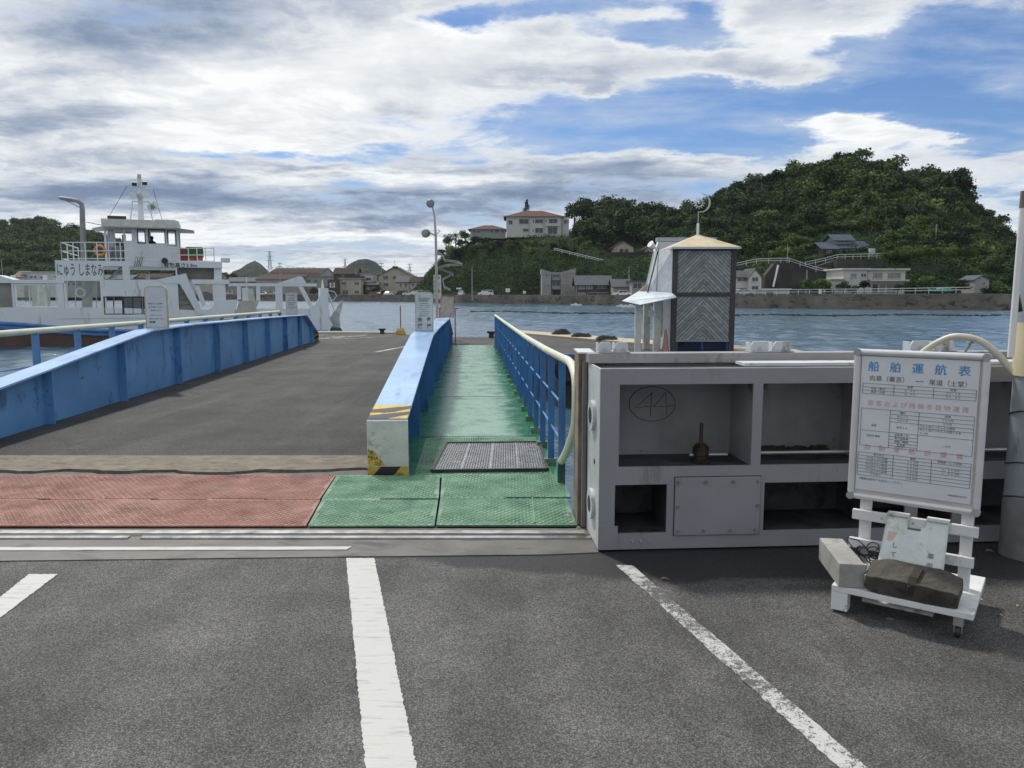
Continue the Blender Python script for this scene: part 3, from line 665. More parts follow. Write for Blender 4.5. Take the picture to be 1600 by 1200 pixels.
# latch clamps on the gate top
def clamp(px0, px1, pyt, pyb, label):
    u0, u1 = gu(px0), gu(px1); th = thing('gate_clamp', label, 'clamp', GT(u0, .4, 1.172), 'clamps on top of the flood gate')
    w_ = u1-u0; q = MB(GT); q.box(u0, .36, 1.174, u1, .46, 1.184); q.build('base', m_whitew, th, bev=.002)
    for a in (0, .52):
        q = MB(GT); x0 = u0+w_*a; x1 = x0+w_*.42
        q.pxz([(x0, 1.185), (x1, 1.185), (x1, 1.225), (x1-.01, 1.242), (x0+.02, 1.242), (x0, 1.215)], .37, .385); q.box(x0, .3855, 1.185, x0+.008, .46, 1.235); q.build('cheek', m_whitew, th, bev=.002)
    for a in (.2, .5, .8):
        q = MB(); q.tube([GT(u0+w_*a, .355, 1.185), GT(u0+w_*a, .355, 1.205)], .008, 6); q.build('bolt', m_steel, th)
clamp(950, 1003, 533, 556, 'small white steel clamp on the left end of the grey gate top')
clamp(1203, 1275, 536, 556, 'white steel clamp midway along the grey gate top')
clamp(1468, 1545, 530, 552, 'white steel clamp on the gate top behind the notice board')
# side post behind the gate
sp = thing('gate_post', 'rusty brown steel guide post beside the left end of the grey gate', 'post', (.44, 5.15, 0))
q = MB(); q.box(.435, 4.99, .0, .495, 5.33, 1.155); q.build('column', mat('rusty_post', (.20, .165, .13), .8, var=.3, vs=6, stain=(.10, .06, .04), sa=.55, ss=(6, 6, .7), bump=.5, bs=50, bdist=.004), sp, bev=.003)
q = MB(); q.box(.43, 4.98, 1.157, .54, 5.34, 1.168); q.build('cap', m_whitew, sp)
q = MB(); q.box(.497, 4.99, .0, .51, 5.05, 1.14); q.build('guide_bar', m_steel, sp)
# stones at its foot
for i, (x, y, r, lb) in enumerate(((.41, 5.02, .028, 'broken shell lying nearest the guide post foot'), (.385, 5.16, .034, 'pale stone in the gap by the green plate edge'), (.36, 5.05, .02, 'small pale stone beside the front green plate corner'), (.44, 4.93, .017, 'tiny white pebble at the end of the guide rail'))):
    q = MB(); vs = []
    n_ = 8
    for a in range(n_):
        for k, (rr, zz) in enumerate(((1, 0), (.85, .6), (.3, .95))): vs.append((x+r*rr*math.cos(a*6.283/n_)*random.uniform(.8, 1.2), y+r*rr*math.sin(a*6.283/n_)*random.uniform(.6, 1), .002+r*zz))
    q.add(vs, [(a*3+k, ((a+1) % n_)*3+k, ((a+1) % n_)*3+k+1, a*3+k+1) for a in range(n_) for k in range(2)]+[tuple(a*3+2 for a in range(n_))])
    tag(q.build('stone', mat('pale_stone', (.35, .31, .27), .9), smooth=True), lb, 'stone')

# ------------------------------------------------------------------ notice stand
SY = R(-36); sux = Vector((math.cos(SY), math.sin(SY), 0)); suy = Vector((-sux.y, sux.x, 0)); SO = Vector((1.562, 3.612, 0))
def ST(u, v_, z): p = SO+sux*u+suy*v_; return (p.x, p.y, z)
st = thing('notice_stand', 'white timber stand on castors carrying an aluminium framed timetable board', 'notice board', tuple(SO))
m_tim = mat('white_timber_paint', (.62, .63, .63), .5, var=.06, vs=5, stain=(.36, .33, .27), sa=.24, ss=(7, 7, 7), bump=.2, bs=60, bdist=.002)
BW, BD = .600, .56
q = MB(ST); q.box(0, 0, .105, BW, .085, .135); q.build('front_board', m_tim, st, bev=.003)
q = MB(ST); q.box(0, .09, .105, .09, BD, .134); q.build('side_board', m_tim, st, bev=.003)
q = MB(ST); q.box(BW-.09, .09, .105, BW, BD, .134); q.build('side_board', m_tim, st, bev=.003)
q = MB(ST); q.box(.095, .2, .103, BW-.095, BD-.002, .125); q.build('floor_board', m_tim, st, bev=.003)
q = MB(ST); q.box(.0, .002, .012, .075, .07, .104); q.build('corner_block', m_tim, st, bev=.003)
q = MB(ST); q.box(.12, .10, .045, .43, .17, .06); q.build('lower_board', mat('grimy_board', (.42, .42, .42), .6, stain=(.2, .2, .2), sa=.5, ss=(8, 8, 8)), st, bev=.002)
for (u, v_) in ((BW-.06, .04), (BW-.03, BD-.05), (.05, BD-.05)):
    c = ST(u, v_, .028); q = MB(); a_ = Vector(c); q.tube([tuple(a_-sux*.011), tuple(a_+sux*.011)], .027, 16); w_ = q.build('castor', m_dark, st, smooth=True)
    q = MB(ST); q.box(u-.02, v_-.022, .058, u+.02, v_+.022, .104); q.box(u-.018, v_-.005, .02, u-.013, v_+.005, .058); q.box(u+.013, v_-.005, .02, u+.018, v_+.005, .058); q.build('castor_fork', m_steel, st)
VB = .30                                # board plane depth behind the front edge
PL, PR = .050, .500
for u in (PL, PR): q = MB(ST); q.box(u, VB, .126, u+.05, VB+.045, 1.2); q.build('upright', m_tim, st, bev=.003)
for zz, dx_ in ((.405, .0), (.255, .01)):
    q = MB(ST); q.box(.02-dx_, VB-.028, zz, .575-dx_, VB-.001, zz+.05); q.build('rail', m_tim, st, bev=.003)
    for u in (.16, .30):
        q = MB(); q.tube([ST(u, VB-.028, zz+.025), ST(u, VB-.031, zz+.025)], .006, 10); q.build('screw', m_steel, st)
# aluminium snap frame board
m_alu = mat('brushed_aluminium', (.60, .61, .62), .35, metal=.3, var=.02, vs=20)
bz0_, bz1_, bu0, bu1, vb = .515, 1.275, -.005, .575, VB-.03
q = MB(ST); q.box(bu0+.01, vb, bz0_+.01, bu1-.01, vb+.024, bz1_-.01); q.build('board', mat('board_backing', (.50, .48, .44), .6), st)
q = MB(ST); q.box(bu0+.035, vb-.006, bz0_+.05, bu1-.04, vb-.0005, bz1_-.035)
post = q.build('poster', mat('poster_paper', (.60, .62, .66), .25, var=.04, vs=3, spec=.6, bump=.35, bs=5, bdist=.004), st)
fr_ = MB(ST)
def prof_bar_(m, a, c):
    m.bar(ST(*a), ST(*c), .03, .034)
for nm, a, c in (('frame_top', (bu0+.012, vb-.004, bz1_-.016), (bu1-.012, vb-.004, bz1_-.016)), ('frame_bottom', (bu0+.012, vb-.004, bz0_+.016), (bu1-.012, vb-.004, bz0_+.016)),
                 ('frame_left', (bu0+.015, vb-.004, bz0_+.034), (bu0+.015, vb-.004, bz1_-.034)), ('frame_right', (bu1-.015, vb-.004, bz0_+.034), (bu1-.015, vb-.004, bz1_-.034))):
    q = MB(); A_ = Vector(ST(*a)); C_ = Vector(ST(*c)); q.tube([tuple(A_), tuple(C_)], .0165, 14); q.build(nm, m_alu, st, smooth=True)
for u, z_ in ((bu0+.015, bz1_-.016), (bu1-.015, bz1_-.016), (bu0+.015, bz0_+.016), (bu1-.015, bz0_+.016)):
    q = MB(); q.tube([ST(u, vb-.024, z_), ST(u, vb+.010, z_)], .0185, 16); q.build('frame_corner', mat('corner_plastic', (.3, .31, .33), .35), st, smooth=True)
# lettering on the poster: u 0..1, v 0..1 from top-left
PU0, PU1, PZ1, PZ0 = bu0+.035, bu1-.04, bz1_-.035, bz0_+.05
def PP(u, v_): return ST(PU0+(PU1-PU0)*u, vb-.0075, PZ1-(PZ1-PZ0)*v_)
def ptxt(mb, s, u, v_, size, al='CENTER', bold=.0, sx=1.0): mb.text(s, size, PP(u, v_), tuple(sux), (0, 0, 1), al, bold=bold, sx=sx)
m_ink = mat('black_ink', (.06, .06, .07), .5, var=0); m_inkb = mat('blue_ink', (.05, .24, .50), .5, var=0); m_inkr = mat('faded_red_ink', (.58, .30, .33), .5, var=.05)
q = MB()
for i, ch in enumerate('船舶運航表'): ptxt(q, ch, .11+.1925*i, .078, .052, bold=.0006)
q.mi = 0; ptxt(q, '━', .515, .168, .034)
q.build('title_lettering', m_inkb, st)
q = MB()
for i, ch in enumerate('旅客および特殊手荷物運賃'): ptxt(q, ch, .10+.0735*i, .345, .030)
for i, ch in enumerate('自動車航送運賃'): ptxt(q, ch, .09+.133*i, .675, .031)
q.build('heading_lettering', m_inkr, st)
q = MB(); ptxt(q, '向島（兼吉）', .25, .162, .0295, bold=.0); ptxt(q, '尾道（土堂）', .77, .168, .0295, bold=.0)
def row(mb, vs_, y, size=.0125):
    for u, s_ in vs_: ptxt(mb, s_, u, y, size, bold=.0)
row(q, ((.44, '始便'), (.80, '終便')), .212); row(q, ((.17, '向島（兼吉）'), (.44, '６：４５'), (.80, '２１：５５')), .237); row(q, ((.17, '尾道（土堂）'), (.44, '６：５０'), (.80, '２２：００')), .262)
row(q, ((.39, '種別'), (.77, '運賃')), .40); row(q, ((.39, '大人１人'), (.77, '１００円')), .428); row(q, ((.39, '小人１人'), (.77, '５０円')), .455); row(q, ((.39, '幼児１人'), (.14, '旅客')), .508)
ptxt(q, '大人１名につき１人は無料', .54, .483, .0125, 'LEFT'); ptxt(q, '大人１名につき１人を超える者', .54, .509, .0125, 'LEFT'); ptxt(q, '５０円', .54, .535, .0125, 'LEFT')
row(q, ((.39, '自転車１台'),), .562); row(q, ((.39, '原付自転車'), (.14, '特殊手荷物')), .587); row(q, ((.39, '自動二輪車'), (.77, '１０円')), .612); row(q, ((.39, '乳母車'),), .636); row(q, ((.39, 'リヤカー'),), .652)
row(q, ((.20, '車の長さ'), (.50, '運賃'), (.82, '回数券（１１回券）')), .727)
for i, (a, c, d) in enumerate((('３ｍ以上４ｍ未満', '１１０円', ''), ('４ｍ以上５ｍ未満', '１２０円', '１，２００円'), ('５ｍ以上６ｍ未満', '１５０円', '１，５００円'), ('６ｍ以上７ｍ未満', '１８０円', ''), ('７ｍ以上８ｍ未満', '２８０円', ''), ('８ｍ以上', '３８０円', ''))):
    row(q, ((.18, a), (.50, c))+(((.82, d),) if d else ()), .752+.0245*i)
ptxt(q, '※運賃は船内でお支払いください。', .03, .915, .0135, 'LEFT', bold=.0); ptxt(q, '向島運航株式会社', .97, .955, .010, 'RIGHT')
q.build('table_lettering', m_ink, st)
q = MB()
def rule(u0, v0, u1, v1): q.bar(PP(u0, v0), PP(u1, v1), .0012, .0012)
def table(cols, rows, partial={}):
    for v_ in rows: 
        a, c = partial.get(v_, (cols[0], cols[-1])); rule(a, v_, c, v_)
    for u in cols: rule(u, rows[0], u, rows[-1])
table((.02, .30, .64, .985), (.20, .226, .25, .275))
table((.02, .28, .53, .985), (.385, .414, .442, .47, .497, .548, .575, .60, .625, .645, .662), {.414: (.28, .985), .442: (.28, .985), .47: (.28, .985), .497: (.53, .985), .575: (.28, .53), .60: (.28, .53), .625: (.28, .53), .645: (.28, .53)})
table((.01, .33, .66, .985), (.715, .74, .765, .79, .814, .838, .862, .888))
q.build('table_rules', m_ink, st)
# carrier sheet hung on the rail
cl = thing('hanging_sheet', 'translucent vinyl notice sheet draped over the lower rail of the stand', 'sheet', ST(.3, .2, .14))
q = MB(); U0, U1_ = .185, .455; n1, n2 = 14, 16
vs = []
for i in range(n1+1):
    for j in range(n2+1):
        u = U0+(U1_-U0)*i/n1+(j/n2)*(-.022+.02*(i/n1)); z_ = .462-.32*j/n2-.0*i
        if j == 0: z_ = .460
        v_ = VB-.034-.16*(j/n2)**1.3+.004*math.sin(i*1.1+j*.5)*(j/n2)
        vs.append(ST(u, v_, z_))
skip = lambda i, j: j < 3 and 5 <= i <= 8-(j == 2)
fs = [(i*(n2+1)+j, i*(n2+1)+j+1, (i+1)*(n2+1)+j+1, (i+1)*(n2+1)+j) for i in range(n1) for j in range(n2) if not skip(i, j)]
q.add(vs, fs); o = q.build('vinyl', mat('vinyl_sheet', (.56, .60, .58), .3, var=.08, vs=9, stain=(.42, .40, .34), sa=.35, ss=(6, 6, 6)), cl, smooth=True)
md = o.modifiers.new('s', 'SOLIDIFY'); md.thickness = .0025
def CP(i, j, off=.003): 
    a = vs[int(i)*(n2+1)+int(j)]; p = Vector(a)-suy*off; return p
for i0, i1 in ((0, 5), (9, 14)):
    q = MB(); a = CP(i0, 0, .0); c = CP(i1, 0, .0)
    q.bar(tuple(a+Vector((0, 0, .004))-suy*-.012), tuple(c+Vector((0, 0, .004))-suy*-.012), .05, .008); q.build('hem', m_tim, cl)
def ctext(mb, s_, i, j, size):
    a = CP(i, j, .004); dn = (CP(i, min(j+2, n2), .004)-a).normalized(); mb.text(s_, size, tuple(a), tuple(sux), tuple(-dn))
q = MB()
for k, ch in enumerate('してご利用'): ctext(q, ch, 3, 7.5+k*1.8, .030)
for k, ch in enumerate('車両損傷'): ctext(q, ch, 11, 8.5+k*1.8, .030)
q.build('lettering', m_ink, cl)
q = MB()
for j0 in (4,): q.add([tuple(CP(1, j0)), tuple(CP(3, j0)), tuple(CP(2, j0+2)), tuple(CP(1, j0+2))], [(0, 1, 2, 3)])
q.build('red_print', mat('faint_red_print', (.56, .38, .33), .4), cl)
q = MB()
for k, ch in enumerate('関係者以外立入り'): ctext(q, ch, 3+k*1.1, 14, .026)
q.build('faint_lettering', mat('faint_blue_print', (.42, .49, .60), .4), cl)
# concrete block and old timber lying on the stand
def free_box(name, c, dirv, L, w_, h, tilt, m, label, cat, taper=1.0, rough_=0.0, roll=0):
    d = Vector(dirv).normalized(); up_ = Vector((0, 0, 1)); s_ = d.cross(up_).normalized(); d = (d+up_*tilt).normalized(); up2 = s_.cross(d).normalized(); s_, up2 = s_*math.cos(roll)+up2*math.sin(roll), up2*math.cos(roll)-s_*math.sin(roll)
    n_ = 12; vs = []; C = Vector(c); q = MB()
    ring = [(-1, -1), (0, -1), (1, -1), (1, 0), (1, 1), (0, 1), (-1, 1), (-1, 0)]
    for i in range(n_+1):
        f = i/n_; k = 1.0 if taper == 1 else (taper+(1-taper)*min(1, 4*min(f, 1-f)+.15))
        for a, b2 in ring:
            p = C+d*(f-.5)*L+s_*a*w_/2*(1 if taper == 1 else (k+1)/2)+up2*b2*h/2*k+Vector((random.uniform(-1, 1), random.uniform(-1, 1), random.uniform(-1, 1)))*rough_
            vs.append(tuple(p))
    fs = [(i*8+j, i*8+(j+1) % 8, (i+1)*8+(j+1) % 8, (i+1)*8+j) for i in range(n_) for j in range(8)]+[tuple(range(7, -1, -1)), tuple(n_*8+j for j in range(8))]
    q.add(vs, fs); o = q.build(name, m, bev=.004); return tag(o, label, cat)
free_box('concrete_block', (1.668, 3.765, .136+.060), (.15, 1, 0), .40, .118, .118, 0.0, m_conclt, 'pale square concrete block laid across the left side of the stand base', 'block')
m_log = mat('weathered_timber', (.062, .056, .046), .85, var=.30, vs=8, bump=.9, bs=30, stain=(.03, .025, .02), sa=.45, ss=(4, 14, 14), bdist=.01)
tb = Vector(ST(.342, .075, .137+.06))
free_box('old_timber', tuple(tb), tuple(sux), .39, .17, .105, -.02, m_log, 'dark weathered timber baulk with a notch lying on the stand base', 'timber', taper=.62, rough_=.0035, roll=R(-16))
q = MB(); zv = Vector((0, 0, 1))
pth = [tb-suy*.083-zv*.030, tb-suy*.093+zv*.020+sux*.006, tb-suy*.070+zv*.046+sux*.010, tb+suy*.03+zv*.070+sux*.02]
for a_, c_ in zip(pth, pth[1:]): q.bar(tuple(a_), tuple(c_), .034, .012, tuple(-suy+zv))
tag(q.build('notch_strap', mat('dark_notch', (.03, .025, .02), .9)), 'dark strap across the notch of the old timber', 'strap')
# tangle of wire on the left upright
q = MB(); c0 = Vector(ST(.11, VB-.06, .27)); pts = []
for i in range(90):
    a = i*.42; rr = .03+.018*math.sin(i*.9); pts.append(tuple(c0+sux*(rr*math.cos(a)*1.2)+Vector((0, 0, rr*math.sin(a)-.0006*i))+suy*(.014*math.sin(i*.37))))
q.tube(smooth_path(pts[:70], 2), .0028, 6)
q.tube([ST(-.0, VB-.035, .305), ST(.06, VB-.04, .30), ST(.11, VB-.06, .27), ST(.13, VB-.06, .17)], .003, 6); q.tube([ST(-.0, VB-.035, .295), ST(.05, VB-.06, .25), ST(.09, VB-.06, .20)], .003, 6)
tag(q.build('wire_tangle', m_dark, smooth=True), 'tangled dark wire tied round the left upright of the stand', 'wire')
q = MB(); q.bar(ST(.085, VB-.09, .165), ST(.115, VB-.085, .20), .04, .012); tag(q.build('small_tag', m_tim), 'small white tag hanging from the tangled wire', 'tag')
# leaves
m_lf = mat('yellow_leaf', (.45, .30, .05), .7)
for i, (px, py) in enumerate(((1532, 868+70), (1552, 950), (1562, 962), (1590, 948))):
    x, y = G(px, py); q = MB(); r_ = .014; a = random.uniform(0, 3)
    q.add([(x+r_*math.cos(a), y+r_*math.sin(a), .006), (x-.5*r_*math.sin(a), y+.5*r_*math.cos(a), .012), (x-r_*math.cos(a), y-r_*math.sin(a), .005), (x+.5*r_*math.sin(a), y-.5*r_*math.cos(a), .010)], [(0, 1, 2, 3)])
    tag(q.build('fallen_leaf', m_lf), ['yellow leaf on the asphalt just right of the stand corner', 'yellow leaf second from the stand', 'yellow leaf third from the stand and nearest the camera', 'yellow leaf farthest right near the photo edge'][i], 'leaf')
for i, (px, py) in enumerate(((1500, 868), (1545, 863), (1038, 907))):
    x, y = G(px, py); q = MB(); q.tube([(x-.022, y, .006), (x-.006, y+.006, .012), (x+.012, y+.004, .010), (x+.026, y-.004, .006)], [.002, .007, .006, .002], 7)
    tag(q.build('dead_leaf', mat('brown_leaf', (.16, .11, .07), .9), smooth=True), ['curled brown leaf at the gate foot behind the stand', 'curled brown leaf against the foot of the steel pole', 'curled leaf near the worn white line below the gate'][i], 'leaf')

# ------------------------------------------------------------------ pole on the right
pl_ = thing('steel_pole', 'thick grey steel pole with a cream guard at the right edge of the photo', 'pole', (3.05, 4.42, 0))
m_pole = mat('grey_pole_paint', (.235, .26, .285), .45, var=.08, vs=3, stain=(.13, .14, .15), sa=.3, ss=(4, 4, 1))
q = MB(); q.tube([(3.05, 4.42, 0), (3.05, 4.42, .33), (3.052, 4.42, 1.3), (3.06, 4.42, 5.2)], [.132, .130, .128, .11], 28); q.build('shaft', m_pole, pl_, smooth=True)
q = MB(); q.tube([(3.05, 4.42, .004), (3.0505, 4.42, .36)], [.135, .134], 28); q.build('repaired_base', mat('darker_base_paint', (.16, .165, .17), .6, var=.2, vs=5), pl_, smooth=True)
q = MB(); q.tube([(3.051, 4.42, 1.075), (3.053, 4.42, 1.38)], [.136, .135], 28); q.build('guard', mat('cream_guard', (.58, .50, .33), .45, var=.05), pl_, smooth=True)
for z_, zz2 in ((.86, .80), (.36, .36), (.56, .62)):
    q = MB(); q.tube([(3.052+.136*math.cos(a/16*6.283), 4.42+.136*math.sin(a/16*6.283), z_+.02*math.sin(a*.8)) for a in range(17)], .004, 6); q.build('band_wire', m_dark, pl_)
q = MB(); q.tube([(3.01+.055*math.cos(a), 4.28, .66+.07*math.sin(a)) for a in [i/12*5.6 for i in range(13)]], .004, 6); q.build('wire_loop', m_dark, pl_)
x0, z0 = XZ(1597, 325, 4.25); x1, z1 = XZ(1579, 558, 4.25)
q = MB(); q.tube([(x1, 4.25, z1), (x0+.005, 4.25, z0)], .017, 12); q.build('conduit', m_white, pl_, smooth=True)
q = MB(); q.tube([(x0+.005, 4.25, z0), (x0+.007, 4.25, z0+.09)], .019, 12); q.build('conduit_cap', mat('brown_cap', (.16, .12, .11), .6), pl_, smooth=True)
q = MB(); q.tube([(x1+.012, 4.26, 1.62), (x1+.02, 4.27, 1.55), (x1+.055, 4.28, 1.45)], .013, 8); q.build('branch_cable', m_dark, pl_, smooth=True)
# curved hose
hz_ = [(1440, 552), (1462, 537), (1485, 527), (1505, 526), (1530, 532), (1555, 550), (1575, 572), (1592, 590)]
q = MB(); q.tube(smooth_path([(XZ(a, c, 4.80-.05*i)[0], 4.80-.05*i, XZ(a, c, 4.80-.05*i)[1]) for i, (a, c) in enumerate(hz_)], 4), .02, 12)
hs = thing('conduit_hose', 'cream flexible hose arching over the gate behind the notice board', 'hose', (3.0, 4.8, 1.1)); q.build('hose', mat('cream_hose', (.50, .48, .41), .45), hs, smooth=True)
for px, py, y_ in ((1476, 530, 4.76), (1516, 530, 4.66)):
    x_, z_ = XZ(px, py, y_); q = MB(); q.tube([(x_-.008, y_, z_), (x_+.012, y_, z_-.002)], .028, 12); q.tube([(x_, y_, z_-.03), (x_, y_+.05, 1.185)], .008, 6); q.tube([(x_, y_, z_+.02), (x_, y_, z_+.042)], .008, 6); q.build('hose_clamp', m_steel, hs, smooth=True)
# wrapped bundle on the pole
x_, z_ = XZ(1572, 468, 4.9); q = MB(); vs = []; n_ = 12; mm = 10
for i in range(mm+1):
    f = i/mm
    for j in range(n_):
        a = j/n_*6.283; rr = (.042+.008*random.uniform(-1, 1))*(.55 if i in (0, mm) else 1)
        vs.append((x_-.075+.20*f, 4.7+rr*math.cos(a), z_-.0+rr*math.sin(a)*1.05))
q.add(vs, [(i*n_+j, i*n_+(j+1) % n_, (i+1)*n_+(j+1) % n_, (i+1)*n_+j) for i in range(mm) for j in range(n_)]+[tuple(range(n_-1, -1, -1)), tuple(mm*n_+j for j in range(n_))])
tag(q.build('wrapped_bundle', mat('wrapped_white_sheet', (.55, .52, .49), .7, var=.12, vs=20, bump=.6, bs=25)), 'crumpled white wrapped bundle tied to the pole at the right edge', 'bundle')

# ================================================================== PONTOON THINGS
def board_thing(name, label, s0, s1, t, z0, z1, frame_m, face_m, lines, big=(), round_=.05, group=None):
    """upright notice board standing on a girder, facing the quay"""
    th = thing(name, label, 'notice board', W((s0+s1)/2, t, z0), group)
    def rr(in_, r):
        a, c, d, e_ = s0+in_, s1-in_, z0+in_, z1-in_; o = [(a, d), (c, d)]
        for k in range(5): o.append((c-r+r*math.cos(k/4*math.pi/2), e_-r+r*math.sin(k/4*math.pi/2)))
        for k in range(5): o.append((a+r-r*math.sin(k/4*math.pi/2), e_-r+r*math.cos(k/4*math.pi/2)))
        return o
    q = MB(W); q.pxz(rr(0, round_), t, t+.025); q.build('frame', frame_m, th)
    q = MB(W); q.pxz(rr(.018, round_*.8), t-.004, t-.001); q.build('panel', face_m, th)
    q = MB()
    for (u, v_, s_, size) in lines: q.text(s_, size, W(s0+(s1-s0)*u, t-.0055, z1-(z1-z0)*v_), X1, (0, 0, 1))
    if lines: q.build('lettering', m_ink, th)
    q = MB()
    for (u, v_, s_, size) in big: q.text(s_, size, W(s0+(s1-s0)*u, t-.0055, z1-(z1-z0)*v_), X1, (0, 0, 1), bold=.002)
    if big: q.build('large_lettering', m_ink, th)
    return th
board_thing('notice_board', 'white notice board with large black characters standing on the middle blue girder', -.86, -.575, 12.1, .955, 1.565, m_lgreen, mat('board_white', (.50, .55, .55), .5, stain=(.38, .42, .42), sa=.2, ss=(5, 5, 5)),
            [(.25, .10, '車両', .022), (.48, .17, '尾道向島航路', .030), (.48, .225, '車両運賃表', .028), (.52, .29, 'ご乗船の方へ', .020), (.5, .345, '一、乗船中は必ず係員の', .019), (.5, .395, '指示に従ってください。', .019), (.42, .445, '二、船内禁煙です。', .019), (.52, .50, '三、危険物の持込みは', .019), (.52, .55, 'お断りいたします。', .019), (.45, .60, '向島運航株式会社', .018)],
            [(.26, .71, '未', .085), (.26, .87, '満', .085), (.75, .70, '何', .07), (.75, .87, '屋', .07)])
board_thing('notice_board', 'grey rounded notice board with faded writing on the left blue girder', -5.24, -4.88, 12.75, .99, 1.66, mat('tan_frame', (.42, .36, .26), .5), m_whitew,
            [(.5, .2, '', .03), (.5, .42, '乗船される皆様へ', .032), (.5, .50, '船が着岸するまで', .030), (.5, .58, '乗船口付近で', .030), (.5, .70, 'お待ちください', .030), (.5, .78, '係員の指示に従い', .030)], [(.3, .87, '注意', .05)], .08)
board_thing('notice_board', 'narrow weathered notice board near the far end of the left blue girder', -5.22, -4.90, 22.2, .93, 1.56, m_lgreen, mat('faded_board', (.45, .43, .43), .6, var=.15, vs=9),
            [(.5, .12, '航送運賃', .045), (.5, .24, '自転車', .04), (.5, .34, '原付自転車', .04), (.5, .44, '自動二輪車', .04), (.5, .54, '軽自動車', .04), (.5, .66, '普通自動車', .04)], (), .01)
wb_ = board_thing('notice_board', 'weathered pinkish wooden board on rusty posts at the far end of the middle girder', -.92, -.50, 24.1, .80, 1.45, mat('rusty_orange_board', (.32, .20, .11), .8, var=.3, vs=8), mat('bleached_board', (.42, .36, .34), .75, var=.15, vs=12, stain=(.24, .17, .12), sa=.3, ss=(9, 9, 2)), (), (), .01)
q = MB(W)
for s_ in (-.95, -.47): q.box(s_-.02, 24.1, 0, s_+.02, 24.14, 1.1)
q.build('post', mat('rusty_post_orange', (.30, .18, .08), .8), wb_)
q = MB(); q.tube([W(-1.0, 24.2, 1.08), W(-.36, 24.2, 1.08)], .02, 8); q.build('cross_rod', m_blue, wb_)

lp = thing('street_lamp', 'tall thin street lamp with two round heads at the end of the ramp', 'street lamp', (-2.52, 26, 0))
q = MB(); q.tube([(-2.52, 26, 0), (-2.54, 26, 3.4), (-2.57, 26, 4.05), (-2.64, 26, 4.42)], [.05, .042, .032, .025], 10); q.build('pole', mat('lamp_pole_paint', (.42, .38, .36), .5, stain=(.2, .12, .08), sa=.3, ss=(6, 6, .5)), lp, smooth=True)
def lamp_head(c, d, r=.13):
    C = Vector(c); d_ = Vector(d).normalized(); q = MB(); P = [C+d_*(r*k) for k in (-1.3, -1.1, -.6, 0, .45, .5)]
    q.tube([tuple(p) for p in P], [r*.25, r*.5, r*.95, r*1.05, r, r*.93], 14); h = q.build('lamp_head', mat('lamp_housing', (.16, .15, .15), .4, metal=.4), lp, smooth=True)
    q = MB(); q.tube([tuple(C+d_*r*.5), tuple(C+d_*r*.62)], [r*.88, r*.5], 14); q.build('lamp_lens', mat('lamp_lens_glass', (.35, .33, .31), .15), h, smooth=True)
lamp_head((-2.70, 25.95, 4.50), (-.1, -.8, -.35)); lamp_head((-2.86, 25.9, 3.52), (-.35, -.8, -.2), .135)
q = MB(); q.tube([(-2.54, 26, 3.45), (-2.74, 25.97, 3.55)], .022, 8); q.tube([(-2.50, 26, 3.52), (-2.40, 26, 3.60), (-2.46, 26, 3.66)], .015, 6); q.build('bracket', m_steel, lp)
sg = thing('vertical_sign', 'narrow upright white sign with black characters fixed beside the street lamp', 'sign', (-2.45, 26.1, 0))
q = MB(); q.box(-2.64, 26.08, 1.35, -2.40, 26.11, 2.16); q.build('panel', m_white, sg); q = MB(); q.box(-2.56, 26.12, 0, -2.52, 26.15, 2.1); q.box(-2.42, 26.12, 0, -2.39, 26.15, 2.1); q.build('post', m_white, sg)
q = MB()
for i, ch in enumerate('自転車乗場'): q.text(ch, .12, (-2.57, 26.076, 2.07-i*.15), (1, 0, 0), (0, 0, 1))
for i, ch in enumerate('歩行者'): q.text(ch, .12, (-2.46, 26.076, 2.05-i*.22), (1, 0, 0), (0, 0, 1))
q.build('lettering', m_ink, sg)
yb = thing('marker_post', 'thin red-brown rod standing in a yellow concrete base on the pontoon', 'marker', (-4.2, 29, 0))
q = MB(); q.pxy([(-4.37, 28.85), (-4.03, 28.85), (-4.03, 29.15), (-4.37, 29.15)], 0, .12); q.prism([(-1, -1), (1, -1), (1, 1), (-1, 1)], lambda x, y: (-4.2+x*.15, 29+y*.13, .12), lambda x, y: (-4.2+x*.10, 29+y*.08, .24)); q.build('base', m_yellow, yb)
q = MB(); q.tube([(-4.2, 29, .24), (-4.2, 29, 1.07)], .02, 8); q.build('rod', mat('red_brown_rod', (.22, .09, .06), .6), yb)
def bollard(x, y, label, s=1.0):
    q = MB(); q.tube([(x, y, 0), (x, y, .12*s), (x, y, .15*s), (x, y, .20*s)], [.09*s, .08*s, .14*s, .14*s], 14)
    tag(q.build('bollard', m_black, smooth=True), label, 'bollard', 'mooring bollards on the pontoon')
bollard(-5.0, 29.6, 'black mooring bollard on the pontoon edge left of the yellow marker base'); bollard(-.72, 26.9, 'black mooring bollard beyond the far end of the green gangway', 1.15)
for i, (px, py, n_) in enumerate(((742+135, 521, 5), (768+140, 524, 3), (948, 529, 3))):
    q = MB(); D_ = 28.2-1.6*i; x_, z_ = XZ(px, py, D_)
    for k in range(n_):
        q.tube([(x_+.34*math.cos(t_)*(1-.12*k), D_+.26*math.sin(t_)*(1-.12*k), .075+.035*k+.012*math.sin(3*t_+k)) for t_ in [j_*.42 for j_ in range(16)]], .028, 6)
    tag(q.build('mooring_rope', m_dark, smooth=True), ['dark coil of mooring rope farthest along the pale pontoon edge', 'dark coil of mooring rope in the middle of the pale pontoon edge', 'small dark rope coil nearest the shelter on the pale pontoon edge'][i], 'rope', 'rope coils on the pontoon edge')
